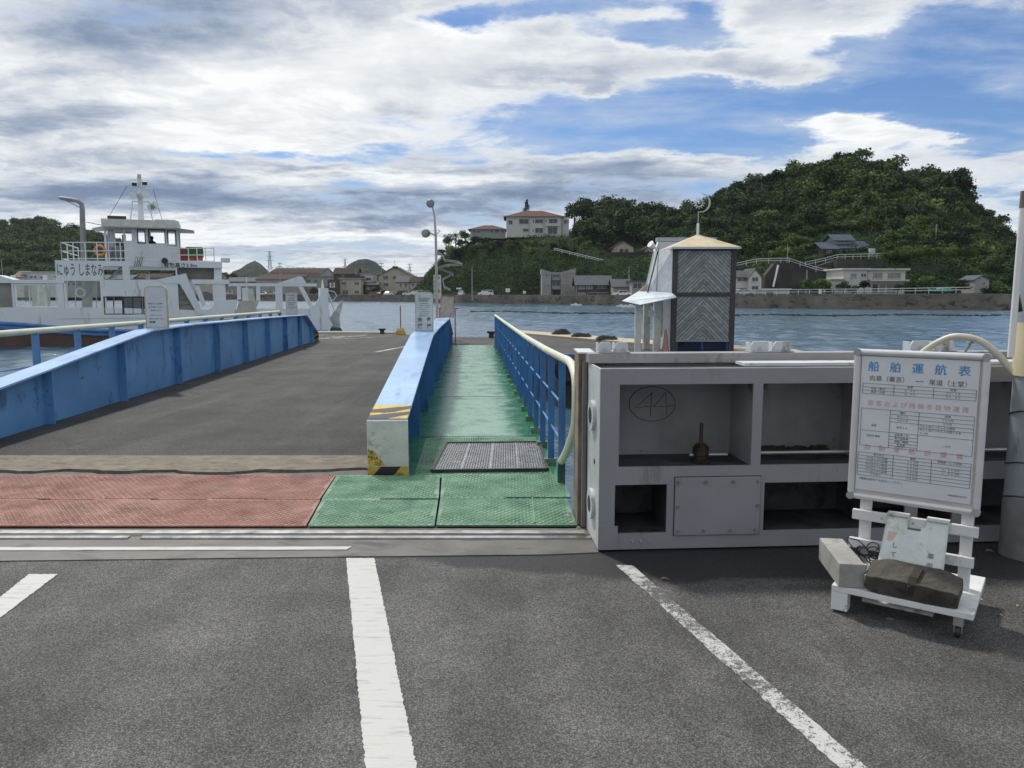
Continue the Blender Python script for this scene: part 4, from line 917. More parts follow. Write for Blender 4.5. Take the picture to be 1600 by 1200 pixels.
# tyre fenders hanging on the pontoon side
for i, x_ in enumerate((1.45, 2.3, 3.2)):
    q = MB(); c = (x_, 19.82, -.42); pts = [(c[0]+.27*math.cos(a/18*6.283), c[1], c[2]+.27*math.sin(a/18*6.283)) for a in range(19)]
    q.tube(pts, .10, 10, False); tag(q.build('tyre_fender', mat('old_rubber', (.025, .022, .02), .8), smooth=True), ['tyre fender on the pontoon side nearest the gangway', 'second tyre fender from the gangway on the pontoon side', 'third tyre fender from the gangway hidden near the gate'][i], 'fender', 'tyre fenders on the pontoon side')
q = MB(); q.tube([(.9, 19.9, -.05), (6, 19.8, -.05)], .05, 8); tag(q.build('rubbing_pipe', m_blued, smooth=True), 'blue rubbing pipe along the near edge of the pontoon', 'pipe')
q = MB(); q.tube(smooth_path([(.62, 5.6, -.15), (.66, 5.9, -.35), (.60, 6.3, -.5), (.70, 6.7, -.9)], 4), .022, 8); tag(q.build('mooring_hose', m_cream, smooth=True), 'pale hose hanging below the near end of the gangway railing', 'hose')

# ---------------- waiting shelter with timber tower
BX = 20.0
def BZ(px, py, y=BX): return XZ(px, py, y)
m_plank = bpy.data.materials.new('weathered_planks'); m_plank.use_nodes = True
def plank_nodes():
    nt = m_plank.node_tree; n = NB(nt); p = nt.nodes['Principled BSDF']; o = n.n('ShaderNodeTexCoord').outputs['Object']
    gi = n.n('ShaderNodeNewGeometry').outputs['Random Per Island']
    f = n.noise(o, 9, 8, .75, .4); c = n.mix(n.mr(f, .3, .7), (.20, .21, .205), (.38, .39, .38))
    c = n.mix(1.0, c, n.mix(gi, (.72, .74, .74), (1.12, 1.12, 1.10)), 'MULTIPLY'); nt.links.new(c, p.inputs['Base Color']); p.inputs['Roughness'].default_value = .8
plank_nodes()
m_wdark = mat('dark_timber', (.055, .052, .05), .8, var=.2, vs=9)
tw = thing('timber_tower', 'square timber clad tower with chevron planks and a tan pyramid roof on the pontoon', 'tower', (5.0, BX, 0))
xl, xr = BZ(1050, 470)[0], BZ(1149, 470)[0]; zt_ = BZ(1100, 386)[1]; zp0 = BZ(1100, 531)[1]; TWD = 1.7
for x_ in (xl, xr-.13):
    for y_ in (BX, BX+TWD-.13):
        q = MB(); q.box(x_, y_, 0, x_+.13, y_+.13, zt_-.03); q.build('corner_post', m_wdark, tw)
def chevron(x0, x1, z0, z1, y):
    q = MB(); q.box(x0, y+.03, z0, x1, y+.05, z1); q.build('backing', m_wdark, tw)
    q = MB(); cx = (x0+x1)/2; w_ = .085; hw = cx-x0
    k = z0-hw*1.1
    while k < z1+.01:
        for sgn in (-1, 1):
            # plank rises from the outer edge to the middle; clip against the panel
            P = [(0, k+hw), (hw, k), (hw, k+w_), (0, k+hw+w_)]
            def clip(P, zc, keep_above):
                o = []
                for i in range(len(P)):
                    a, c = P[i-1], P[i]; ia = (a[1] >= zc) == keep_above; ic = (c[1] >= zc) == keep_above
                    if ia != ic: t = (zc-a[1])/(c[1]-a[1]); o.append((a[0]+(c[0]-a[0])*t, zc))
                    if ic: o.append(c)
                return o
            P = clip(P, z0, True); 
            if len(P) > 2: P = clip(P, z1, False)
            if len(P) > 2:
                pts = [(cx+sgn*p[0], p[1]) for p in P]
                if sgn < 0: pts = pts[::-1]
                th_ = random.uniform(.018, .026); q.pxz(pts, y+.028-th_, y+.028)
        k += w_+.02
    q.build('chevron_planks', m_plank, tw)
zmid0, zmid1 = BZ(1100, 463)[1], BZ(1100, 457)[1]
chevron(xl+.135, xr-.135, zmid1, zt_-.09, BX+.02); chevron(xl+.135, xr-.135, zp0, zmid0, BX+.02)
q = MB(); q.box(xl+.13, BX+.0, zmid0+.004, xr-.13, BX+.07, zmid1-.004); q.build('cross_beam', m_wdark, tw); q = MB(); q.box(xl+.13, BX+.0, zt_-.085, xr-.13, BX+.07, zt_-.03); q.build('cross_beam', m_wdark, tw)
q = MB(); q.box(xl+.13, BX+.0, zp0-.05, xr-.13, BX+.06, zp0-.004); q.build('sill_beam', mat('gray_beam', (.25, .26, .25), .7), tw)
q = MB()
x_ = xl+.13
while x_ < xr-.15:
    for a, c in (((x_, 0), (x_+.62, .62)), ((x_, .62), (x_+.62, 0))):
        (ax, az), (cx_, cz) = a, c
        if cx_ > xr-.13: t = (xr-.13-ax)/(cx_-ax); cx_, cz = xr-.13, az+(cz-az)*t
        q.bar((ax, BX+.04, az), (cx_, BX+.04, cz), .008, .012)
    x_ += .075
q.build('lattice', mat('navy_lattice', (.015, .045, .12), .6), tw)
for a_ in (xl+.13, xr-.19, (xl+xr)/2-.03): q = MB(); q.box(a_, BX+.03, 0, a_+.06, BX+.06, zp0-.05); q.build('lattice_post', mat('navy_frame', (.02, .06, .15), .6), tw)
q = MB(); q.box(xl+.2, BX+.3, 0, xr-.2, BX+.34, zp0-.05); q.build('dark_interior', m_dark, tw)  # black sheet added behind the lattice to stand for the dark interior
q = MB(); q.box(xl+.02, BX+.14, 0, xl+.05, BX+TWD-.14, zt_-.03); q.box(xr-.05, BX+.14, 0, xr-.02, BX+TWD-.14, zt_-.03); q.box(xl+.14, BX+TWD-.06, 0, xr-.14, BX+TWD-.03, zt_-.03); q.build('side_cladding', mat('sheet_cladding', (.50, .54, .56), .55, var=.1, vs=8), tw)
cx, cy = (xl+xr)/2, BX+TWD/2; hx, hy = (xr-xl)/2+.06, TWD/2+.12; za_ = BZ(1092, 366, cy)[1]
m_tan = mat('tan_roof_sheet', (.50, .42, .28), .6, var=.08, vs=4)
q = MB(); q.add([(cx-hx, cy-hy, zt_), (cx+hx, cy-hy, zt_), (cx+hx, cy+hy, zt_), (cx-hx, cy+hy, zt_), (cx, cy, za_)], [(0, 1, 4), (1, 2, 4), (2, 3, 4), (3, 0, 4), (3, 2, 1, 0)]); q.build('roof', m_tan, tw)
q = MB(); q.box(cx-hx-.01, cy-hy-.01, zt_-.05, cx+hx+.01, cy+hy+.01, zt_-.003); q.build('eaves_trim', m_whitew, tw)
q = MB(); zb1 = BZ(1092, 349, cy)[1]; q.tube([(cx, cy, za_-.08), (cx, cy, zb1)], .035, 10); q.build('finial_post', m_white, tw)
zb2 = BZ(1092, 331, cy)[1]; q = MB(); q.tube([(cx, cy, zb1), (cx, cy, zb2)], .012, 6); q.build('finial_rod', m_steel, tw)
q = MB(); xc, zc = BZ(1095, 317, cy); rr = .24
q.tube([(xc+rr*math.cos(a), cy, zc+rr*math.sin(a)) for a in [R(-105+i*12) for i in range(17)]], [.010+.016*math.sin(i/16*math.pi) for i in range(17)], 6)
xs_, zs_ = xc-.04, zc-.01
q.tube([(xs_+.09*math.cos(a/16*6.283), cy, zs_+.09*math.sin(a/16*6.283)) for a in range(17)], .013, 5, False)
for k in range(12):
    a = k/12*6.283; q.tube([(xs_+.09*math.cos(a), cy, zs_+.09*math.sin(a)), (xs_+.15*math.cos(a), cy, zs_+.15*math.sin(a))], .012, 5)
q.build('weather_vane', mat('verdigris_metal', (.45, .46, .44), .5), tw)
# shelter wing behind / left of the tower
sh_ = thing('waiting_shelter', 'white waiting shelter with a sloping blue-white canopy left of the timber tower', 'shelter', (4.2, 21, 0))
def BP(px, py, y): x, z = XZ(px, py, y); return (x, y, z)
ya, yb_ = 20.4, 23.4
q = MB(); q.add([BP(1027, 371, yb_), BP(1120, 371, yb_), (BP(1120, 371, yb_)[0], yb_+.3, BP(1120, 371, yb_)[2]), (BP(1027, 371, yb_)[0], yb_+.3, BP(1027, 371, yb_)[2]), BP(1027, 377, yb_), BP(1120, 377, yb_), (BP(1120, 377, yb_)[0], yb_+.3, BP(1120, 377, yb_)[2]), (BP(1027, 377, yb_)[0], yb_+.3, BP(1027, 377, yb_)[2])],
      [(0, 1, 2, 3), (7, 6, 5, 4), (0, 4, 5, 1), (1, 5, 6, 2), (2, 6, 7, 3), (3, 7, 4, 0)]); q.build('roof_fascia', m_steel, sh_)
q = MB(); a, c, d, e_ = BP(1028, 378, yb_), BP(1062, 378, yb_), BP(1062, 395, yb_), BP(1028, 395, yb_); q.prism([(a[0], a[2]), (c[0], c[2]), (d[0], d[2]), (e_[0], e_[2])][::-1], lambda x, z: (x, yb_+.02, z), lambda x, z: (x, yb_+.08, z)); q.build('roof_gable', m_whitew, sh_)
m_sheet = mat('white_sheet_wall', (.66, .69, .72), .45, var=.08, vs=7, stain=(.46, .50, .53), sa=.4, ss=(6, 6, .5))
x1_ = xl-.005; X0t = BP(1027, 395, ya)[0]; X0b = BP(1012, 457, ya)[0]
zt1, zb1_ = BP(1027, 391, ya)[2], BP(1012, 459, ya)[2]
q = MB(); q.add([(x1_, BX+.05, zt_-.05), (X0t, ya+.3, zt1), (X0b, ya+.3, zb1_), (x1_, BX+.05, zb1_), (x1_, BX+.11, zt_-.05), (X0t, ya+.36, zt1), (X0b, ya+.36, zb1_), (x1_, BX+.11, zb1_)],
      [(0, 1, 2, 3), (7, 6, 5, 4), (0, 4, 5, 1), (1, 5, 6, 2), (2, 6, 7, 3), (3, 7, 4, 0)]); q.build('sloping_wall', m_sheet, sh_)
q = MB(); q.add([(X0t, ya+.37, zt1), (X0b, ya+.37, zb1_), (X0b+.45, yb_, zb1_), (BP(1029, 378, yb_)[0], yb_, BP(1029, 378, yb_)[2])], [(0, 1, 2, 3)]); o = q.build('side_wall', m_sheet, sh_); md = o.modifiers.new('s', 'SOLIDIFY'); md.thickness = .04
q = MB(); q.tube([BP(1028, 392, ya-.05), BP(1012, 457, ya-.05)], .018, 8); q.tube([BP(1029, 388, ya-.05), BP(1026, 455, ya-.1)], .008, 6); q.build('stay', m_dark, sh_)
q = MB(); q.tube([BP(1028, 392, ya), BP(1021, 384, ya)], .02, 8); q.tube([BP(1024, 388, ya-.02), BP(1016, 381, ya-.1)], [.03, .10], 14); q.build('flood_lamp', m_white, sh_, smooth=True)
m_can = mat('blue_white_canopy', (.60, .66, .70), .35, var=.12, vs=3, stain=(.36, .52, .68), sa=.3, ss=(2, 2, 2))
cA, cB, cC, cD = BP(998, 455, ya+.2), (xl-.01, BX+.05, BP(1048, 457, BX)[2]), (xl-.01, BX-.55, BP(1048, 463, 19.5)[2]), BP(972, 470, 19.9)
q = MB(); q.add([cD, cC, cB, cA], [(0, 1, 2, 3)]); cE = BP(1000, 476, 19.6); q.add([cD, cE, (xl-.01, BX-.56, cC[2]-.02), cC], [(0, 1, 2, 3)]); o = q.build('canopy', m_can, sh_); md = o.modifiers.new('s', 'SOLIDIFY'); md.thickness = .03
q = MB(); q.add([BP(996, 457, ya+.25), BP(1014, 441, ya+.3), BP(1014, 457, ya+.3)], [(0, 2, 1)]); o = q.build('tan_gusset', m_tan, sh_); md = o.modifiers.new('s', 'SOLIDIFY'); md.thickness = .03
for pa, pb, y_ in ((993, 1002, 19.95), (1006, 1016, 21.2), (1022, 1033, 20.2)):
    q = MB(); xa, xb = XZ(pa, 500, y_)[0], XZ(pb, 500, y_)[0]; q.box(xa, y_, 0, xb, y_+.14, XZ(pa, 474 if y_ < 20 else 470, y_)[1]); q.build('post', mat('post_cream', (.50, .50, .44), .6, stain=(.26, .20, .15), sa=.25, ss=(6, 6, 2)), sh_)
q = MB(); xa, xb = XZ(1033, 500, 21.3)[0], XZ(1046, 500, 21.3)[0]; q.box(xa, 21.3, .35, xb, 21.36, 1.5); q.build('rear_panel', m_whitew, sh_)
q = MB(); a = XZ(1014, 485, 20.15); c = XZ(1024, 495, 20.15); q.box(a[0], 20.1, c[1], c[0], 20.19, a[1]); q.build('meter_box', m_whitew, sh_)
cn = thing('traffic_cone', 'red cone beside the shelter posts left of the timber tower', 'cone', (XZ(1042, 545, 19.9)[0], 20.1, 0))
q = MB(); x_ = cn.location.x; q.tube([(x_, 20.1, .03), (x_, 20.1, .60), (x_+.0, 20.1, .62)], [.10, .025, .01], 14); q.build('cone', mat('faded_red', (.36, .19, .165), .5), cn, smooth=True); q = MB(); q.box(x_-.14, 19.96, 0, x_+.14, 20.24, .03); q.build('base', mat('faded_red2', (.36, .12, .10), .5), cn)

# ================================================================== FERRY
FYAW = R(21); P0 = Vector((*(XZ(250, 458, 45)[0], 45), 0)); FUX = Vector((math.cos(FYAW), math.sin(FYAW), 0)); FUN = Vector((-math.sin(FYAW), math.cos(FYAW), 0))
def F3(px, py, y):            # ferry frame: u along the hull, y across it (44 = near side), z up
    d = Vector(ray(px, py)); o = Vector((0, 0, CH)); k = (y-44+(P0-o).dot(FUN))/d.dot(FUN); p = o+d*k; return ((p-P0).dot(FUX), p.z)
def F(px, py): return F3(px, py, 44.0)
def fpoly(pp, y=44.0): return [F3(p[0], p[1], y) for p in pp]
def FX(px, py, y): return F3(px, py, y)
fe = thing('ferry', 'white car ferry with a blue rubbing belt lying beyond the left girder', 'ferry', (F(250, 520)[0], 48, ZW))
m_fw = mat('ferry_white', (.60, .64, .66), .4, var=.04, vs=.5, stain=(.40, .37, .32), sa=.22, ss=(1.2, 1.2, .2))
m_fb = mat('ferry_blue', (.055, .17, .40), .4); m_boot = mat('boot_topping', (.085, .05, .04), .7, var=.25, vs=1); m_tarp = mat('grey_tarpaulin', (.22, .215, .18), .75, var=.15, vs=1.5, bump=.5, bs=2, bdist=.1)
def fp(name, pp, y0, y1, m, par=fe): q = MB(); q.pxz(fpoly(pp, y0)[::-1], y0, y1); return q.build(name, m, par)
def frect(name, holes, x0, y0, x1, y1, ya, yb, m, par=fe):
    q = MB(); a = F(x0, y1); c = F(x1, y0); hs_ = [(F(h[0], h[3])[0], F(h[0], h[3])[1], F(h[2], h[1])[0], F(h[2], h[1])[1]) for h in holes]
    q.holed(a[0], a[1], c[0], c[1], hs_, lambda u, z, s: (u, ya+(yb-ya)*s, z)); return q.build(name, m, par)
fp('hull_side', [(-70, 484), (15, 480.5), (162, 480.5), (320, 485), (410, 482), (482, 482), (492, 476), (500, 462), (501, 450), (512, 450), (514, 497), (520, 508), (515, 516), (440, 517), (150, 517), (60, 509), (0, 503), (-70, 500)], 44.0, 44.1, m_fw)
fp('hull_side', [(-70, 484), (320, 484), (410, 482), (482, 482), (514, 490), (515, 514), (-70, 505)], 51.9, 52, m_fw)
fp('hull_lower', [(-70, 500.5), (0, 503.5), (60, 509.5), (150, 517.5), (515, 517.5), (505, 530), (480, 560), (-70, 560)], 44.06, 51.94, m_boot)
q = MB(); q.tube([(F(a, c)[0], 44.0, F(a, c)[1]) for a, c in ((-70, 500), (0, 505), (40, 507.5), (80, 511), (150, 517), (250, 518), (380, 518), (510, 518))], .11, 10); q.build('rubbing_belt', m_fb, fe, smooth=True)
fp('blue_strake', [(-70, 501), (0, 504), (60, 510), (150, 518), (515, 518), (510, 524), (150, 524.5), (60, 519), (0, 514), (-70, 511)], 43.98, 44.06, m_fb)
q = MB(); a = F(-70, 500.5); c = F(515, 500.5); q.box(a[0], 44.1, a[1]-.05, c[0], 51.9, a[1]+.02); q.build('vehicle_deck', m_lgreen, fe)
# lower side walls
frect('side_frame', [(23, 446, 44, 479), (46.5, 446, 70, 479), (72.5, 446, 95, 479)], 20, 442, 98, 481, 44.02, 44.35, m_fw)
frect('side_frame_cap', [], -70, 437.5, 100, 442, 43.95, 44.6, m_fw)
fp('tarpaulin', [(-70, 441), (19, 441), (20, 480), (-70, 481)], 44.1, 44.3, m_tarp)
fp('roof_edge', [(-70, 428), (-5, 429.5), (24, 438), (-70, 440)], 43.97, 46, m_fw)
frect('superstructure_side', [(101, 439, 126, 480.5), (128, 439, 156, 480.5), (163, 416, 191, 437), (203.5, 417, 274, 437), (163, 462.5, 192, 492), (193, 463, 222, 493), (224, 463, 244, 493)], 92, 409, 276, 498, 43.97, 44.12, m_fw)
frect('deck_edge', [], 276.2, 409, 347, 418, 43.97, 44.2, m_fw)
fp('grey_panel', [(276.5, 418), (334, 418), (334, 437), (276.5, 437)], 44.6, 44.7, m_tarp); fp('end_column', [(334.5, 418), (346.5, 418), (346.5, 438), (334.5, 438)], 44.1, 44.6, m_fw)
fp('slanted_bulwark', [(276.2, 437), (245, 437), (290.5, 427), (297, 445), (318, 490), (309, 492), (281, 444), (276.2, 443)], 43.94, 44.0, m_fw)
fp('slanted_bulwark', [(245, 437), (276, 437), (276, 443), (257, 443)], 43.94, 43.969, m_fw)
fp('folded_tarpaulin', [(258, 443), (281, 443.5), (316, 491), (276.5, 491), (276.5, 446)], 44.15, 44.5, m_tarp)
q = MB()
for k in range(4):
    a = F(272, 463+k*7); c = F(290+k*6, 456+k*9); q.tube([(a[0], 44.12, a[1]), (c[0], 44.1, c[1])], .03, 6)
q.build('tarpaulin_folds', m_tarp, fe, smooth=True)
# window frames and panes in the lower wall
for x0_, x1_2 in ((163, 192), (193, 222), (224, 244)):
    a = F(x0_, 492); c = F(x1_2, 463); q = MB()
    q.holed(a[0]+.01, a[1]+.01, c[0]-.01, c[1]-.01, [(a[0]+.07, a[1]+.07, (a[0]+c[0])/2-.02, c[1]-.07), ((a[0]+c[0])/2+.02, a[1]+.07, c[0]-.07, c[1]-.07)], lambda u, z, s: (u, 44.0+.05*s, z)); w_ = q.build('window', m_dark, fe)
for x0_, x1_2 in ((193, 222), (224, 244)):
    a = F(x0_, 492); c = F(x1_2, 463); q = MB(); q.box(a[0]+.05, 44.02, a[1]+.05, c[0]-.05, 44.03, c[1]-.05); q.build('pane', mat('grey_window_glass', (.10, .11, .11), .12), fe)
# interior walls, far side
for pp, y0, y1 in (((128, 439, 144, 481), 46, 46.1), ((50, 446, 56, 481), 47, 47.1), ((57, 448, 70, 481), 50, 50.1), ((72, 446, 78, 480), 46, 46.1), ((-60, 444, 22, 484), 49, 49.1), ((207, 463, 246, 497), 46.5, 46.6), ((290, 418, 346, 437), 47.5, 47.6)):
    fp('inner_wall', [(pp[0], pp[1]), (pp[2], pp[1]), (pp[2], pp[3]), (pp[0], pp[3])], y0, y1, m_lgreen)
for px in (60.5, 88, 105, 118, 151, 178, 210, 255): q = MB(); a = FX(px, 484, 47); c = FX(px, 438, 47); q.tube([(a[0], 47, a[1]), (c[0], 47, c[1])], .03, 6); q.build('stanchion', m_fw, fe)
for px in (-40, 20, 70, 98, 160, 230, 300): q = MB(); a = FX(px, 484, 51.8); c = FX(px, 430, 51.8); q.box(a[0], 51.8, a[1], a[0]+.25, 52.0, c[1]); q.build('far_column', m_fw, fe)
a = F(92, 410); c = F(347, 410); q = MB(); q.box(a[0], 44.2, a[1]-.16, c[0], 52, a[1]-.02); q.build('upper_deck', m_fw, fe)
# stair seen through the gap
q = MB()
for k in range(7): a = F(165+k*3.2, 436-k*3); q.box(a[0], 45.2, a[1]-.02, a[0]+.28, 46, a[1]+.02)
a = F(164, 438); c = F(186, 416); q.bar((a[0], 45.15, a[1]), (c[0], 45.15, c[1]), .05, .12); q.build('stairway', m_steel, fe)
# name and headroom lettering
q = MB(); a = F(125.5, 423); q.text('にゅう しまなみ', .78, (a[0], 43.965, a[1]), (1, 0, 0), (0, 0, 1), sx=.41, bold=.004); q.build('name_lettering', m_black, fe)
q = MB(); a = F(282, 415); q.text('有効高さ3.9m', .30, (a[0], 43.965, a[1]), (1, 0, 0), (0, 0, 1), bold=.006); q.build('headroom_lettering', m_black, fe)
# forward (right) section
frect('cross_beam', [], 357, 443, 495, 447, 44.0, 44.25, m_fw)
frect('cross_beam', [], 300, 437, 358, 443.5, 43.97, 44.5, m_fw)
fp('peak_gusset', [(432, 443), (468, 431.5), (478, 443)], 43.98, 44.02, m_fw)
for x0_, x1_2, yb2 in ((334, 352, 484), (371, 376, 468), (401, 406, 470), (431.5, 441, 483)): frect('column', [], x0_, 447 if x0_ > 350 else 443.7, x1_2, yb2, 44.02, 44.3, m_fw)
fp('brace', [(466, 447), (473, 447), (491, 481), (484, 481)], 44.03, 44.2, m_fw); fp('brace', [(469, 431.5), (473, 433), (479, 443), (475, 443)], 43.99, 44.1, m_fw)
fp('brace', [(303, 446), (311, 446), (322, 476), (316, 480)], 44.05, 44.2, m_fw)
fp('bow_bulwark', [(316, 493), (345, 469), (372, 468), (364, 499), (316, 499)], 43.9, 43.99, m_fw); fp('ramp_flap', [(374, 470), (405, 469.5), (400, 484), (398, 497), (366, 497)], 43.85, 43.93, mat('beige_flap', (.40, .385, .34), .5))
fp('winch_house', [(379, 450), (388, 450), (388, 470), (379, 470)], 44.6, 45.2, m_fw); fp('winch_house', [(388, 451), (395, 451), (399, 470), (388, 470)], 44.9, 45.3, m_lgreen)
q = MB(); a = F(386, 433); c = F(386, 450); q.tube([(a[0], 44.8, a[1]), (c[0], 44.8, c[1])], .03, 6); q.build('light_post', m_fw, fe)
fp('bow_tower', [(501, 450), (513, 450), (514, 497), (501, 497)], 44.11, 45.2, m_fw)
q = MB(); a = F(505, 437); c = F(506, 450); q.tube([(c[0], 44.6, c[1]), (c[0], 44.6, a[1])], [.09, .03], 8); q.build('bow_light', m_fw, fe)
for pts, nm in ((((514, 458), (519, 470), (524, 485)), 'ramp_stay'), (((514, 454), (524, 456), (528, 462), (523, 469), (514, 470)), 'lifting_hoop')):
    q = MB(); q.tube([(F(*p)[0], 44.5, F(*p)[1]) for p in pts], .05 if nm == 'ramp_stay' else .022, 8); q.build(nm, m_fw, fe, smooth=True)
fp('bow_ramp', [(515, 497), (533, 470), (537, 470), (530, 497), (532, 512), (515, 512)], 44.6, 44.75, mat('ramp_grey_white', (.40, .42, .41), .5))
fp('ramp_tip', [(512, 511), (532, 512), (536, 518.5), (520, 518)], 44.3, 48, mat('dark_green_paint', (.03, .09, .07), .5))
q = MB(); q.tube([(F(*p)[0], 44.4, F(*p)[1]) for p in ((516, 512), (516, 486), (530, 486), (533, 490), (533, 512))], .02, 6); q.build('ramp_handrail', m_fw, fe)
# upper deck rail
rz = F(0, 409.5)[1]
def rail_run(p0, p1, n_, y0, y1, top=380):
    q = MB(); A = Vector((F(p0, top)[0], y0, F(p0, top)[1])); C = Vector((F(p1, top)[0], y1, F(p1, top)[1])); h = A.z-rz
    for k in (0, .42, .8): q.tube([tuple(A-Vector((0, 0, h*k))), tuple(C-Vector((0, 0, h*k)))], .028, 6)
    for i in range(n_+1): p = A.lerp(C, i/n_); q.tube([(p.x, p.y, p.z), (p.x, p.y, rz-.02)], .03, 6)
    q.build('deck_railing', m_fw, fe)
rail_run(94, 205, 6, 44.15, 44.15, 378.5); rail_run(94, 94.1, 3, 44.15, 50, 378.5); rail_run(280, 334, 4, 44.3, 44.3, 387.5); rail_run(205, 278, 5, 44.15, 44.15, 381.5)
# funnel
def FM(px, py): x, z = F3(px, py, 46.5); return (x, 46.5, z)
q = MB(); q.tube([FM(131, 410), FM(129, 345), FM(128.5, 326)]+[FM(a, c) for a, c in ((127.5, 319), (122, 314.5), (113, 312.5), (100, 310.5), (92, 309))], [.16, .15, .14, .13, .12, .12, .11, .08], 14); q.build('exhaust_stack', mat('stack_grey', (.20, .20, .21), .5), fe, smooth=True)
q = MB(); q.tube([FM(103, 313), FM(124, 324)], .02, 5); q.tube([FM(135, 347), FM(160, 352)], .02, 5); q.build('stack_stay', m_dark, fe)
# wheelhouse
WY0, WY1 = 45.4, 48.2
def FW(px, py, y=WY0): return F3(px, py, y)
def wh(name, pp, holes, y0, y1, m):
    q = MB(); a = FW(pp[0], pp[3]); c = FW(pp[2], pp[1]); hs_ = [(FW(h[0], h[3])[0], FW(h[0], h[3])[1], FW(h[2], h[1])[0], FW(h[2], h[1])[1]) for h in holes]
    q.holed(a[0], a[1], c[0], c[1], hs_, lambda u, z, s: (u, y0+(y1-y0)*s, z)); return q.build(name, m, fe)
m_wh = mat('wheelhouse_white', (.58, .62, .64), .4, var=.04, vs=.7)
hol = [(168, 358, 178, 408), (182, 357, 192, 409), (196, 358, 205, 376), (215, 358.5, 227, 380.5), (232, 358.5, 258, 381.5), (262, 360, 275, 384.5)]
wh('wheelhouse_front', (165, 355, 278, 411), hol, WY0, WY0+.1, m_wh); wh('wheelhouse_back', (165, 355, 278, 411), [(172, 360, 200, 380), (208, 358.5, 227, 380.5), (231, 358.5, 254, 381), (260, 360, 275, 382)], WY1-.1, WY1, m_wh)
for px in (165, 278):
    a = FW(px, 411); c = FW(px, 355); q = MB(); f_ = lambda u, z, s: (a[0]+(.1 if px < 200 else -.1)*s, u, z)
    q.holed(WY0+.1, a[1], WY1-.1, c[1], [(WY0+.4, a[1]+1.05, WY0+1.6, a[1]+1.95), (WY0+1.9, a[1]+1.05, WY0+3.1, a[1]+1.95)], f_); q.build('wheelhouse_side', m_wh, fe)
q = MB(); a = FW(160, 355); c = FW(279, 346); q.box(a[0], WY0-.4, a[1], c[0], WY1+.2, c[1]); q.build('wheelhouse_roof', mat('roof_cream', (.50, .51, .46), .5), fe)
q = MB(); a = FW(139, 355.5); c = FW(302, 353); q.pxy([(a[0], WY0+1.2), (FW(163, 354)[0], WY0-.6), (FW(280, 354)[0], WY0-.6), (c[0], WY0+.8), (c[0], WY1), (a[0], WY1)], a[1]+.0, a[1]+.06); q.build('roof_brim', mat('brim_grey', (.25, .26, .26), .5), fe)
q = MB(); q.box(FW(186, 400)[0], WY0+2.2, F(0, 409)[1], FW(192, 400)[0], WY0+2.3, FW(0, 358)[1]); q.build('wheelhouse_door', m_dark, fe)
q = MB(); a = FW(238, 386); c = FW(256, 379); q.box(a[0], WY0+1.0, F(0, 409)[1], c[0], WY0+1.5, c[1]); q.build('steering_console', m_lgreen, fe)
for h in hol[3:]:
    a = FW(h[0], h[3]); c = FW(h[2], h[1]); q = MB(); q.holed(a[0]+.005, a[1]+.005, c[0]-.005, c[1]-.005, [(a[0]+.06, a[1]+.06, c[0]-.06, c[1]-.06)], lambda u, z, s: (u, WY0-.02+.05*s, z)); q.build('window_frame', m_dark, fe)
# gear on the roof
q = MB(); a = FW(167, 346); c = FW(196, 337); q.box(a[0], WY0+.3, a[1]+.02, c[0], WY0+.4, c[1]); q.build('sign_box', m_black, fe)
q = MB(); a = FW(242, 349.5); c = FW(274, 343); q.box(a[0], WY0+.3, a[1]+.02, c[0], WY0+1.2, c[1]); q.build('roof_locker', m_lgreen, fe)
def FM(px, py): x, z = F3(px, py, 46.5); return (x, 46.5, z)
q = MB(); q.tube([FM(220.5, 346), FM(219, 310), FM(217.5, 280)], [.17, .14, .10], 12); q.build('mast', m_fw, fe, smooth=True)
q = MB(); q.tube([FM(217.5, 280), FM(217.5, 277)], .13, 10); q.tube([FM(217.5, 276.8), FM(217.5, 272.5)], .11, 10); q.build('mast_light', m_lgreen, fe)
q = MB(); q.bar(FM(197, 289.5), FM(240, 295), .25, .05); q.bar(FM(206, 315), FM(234, 315.5), .3, .05); q.build('mast_crossbar', m_fw, fe)
for a, c in (((207, 315), (203.5, 346)), ((232, 315), (239, 346))): q = MB(); q.tube([FM(*a), FM(*c)], .04, 6); q.build('mast_leg', m_fw, fe)
for a, c in (((199, 290), (171, 337)), ((239, 295), (253, 343))): q = MB(); q.tube([FM(*a), FM(*c)], .012, 4); q.build('mast_stay', m_dark, fe)
for px, py in ((210.5, 288), (226.5, 287)): q = MB(); p = FM(px, py); q.tube([(p[0]-.13, 46.3, p[2]), (p[0]+.13, 46.3, p[2])], .12, 10); q.build('signal_lamp', m_black, fe, smooth=True)
for px, py in ((208.5, 307), (229, 305.5)):
    p = FM(px, py); q = MB(); q.tube([(p[0], 46.05, p[2]), (p[0], 46.2, p[2]), (p[0], 46.55, p[2])], [.22, .20, .12], 16); q.build('searchlight', m_fw, fe, smooth=True)
q = MB(); a, c = FM(212, 303), FM(224, 310); q.box(a[0], 46.2, c[2], c[0], 46.45, a[2]); q.build('loudhailer', m_lgreen, fe)
q = MB(); P = [FM(229, 322), FM(241, 314), FM(247, 326), FM(234, 332)]; q.add(P, [(0, 3, 2, 1)]); fl_ = q.build('flag', mat('pale_green_flag', (.48, .60, .50), .7), fe); md = fl_.modifiers.new('s', 'SOLIDIFY'); md.thickness = .01
q = MB(); p0 = FM(238, 323.5)
for k in range(6):
    a = k*1.047; q.add([(p0[0], 46.48, p0[2]), (p0[0]+.15*math.cos(a-.3), 46.48, p0[2]+.15*math.sin(a-.3)), (p0[0]+.15*math.cos(a+.3), 46.48, p0[2]+.15*math.sin(a+.3))], [(0, 1, 2)])
q.build('flag_emblem', mat('dark_green_emblem', (.03, .15, .06), .7), fl_)
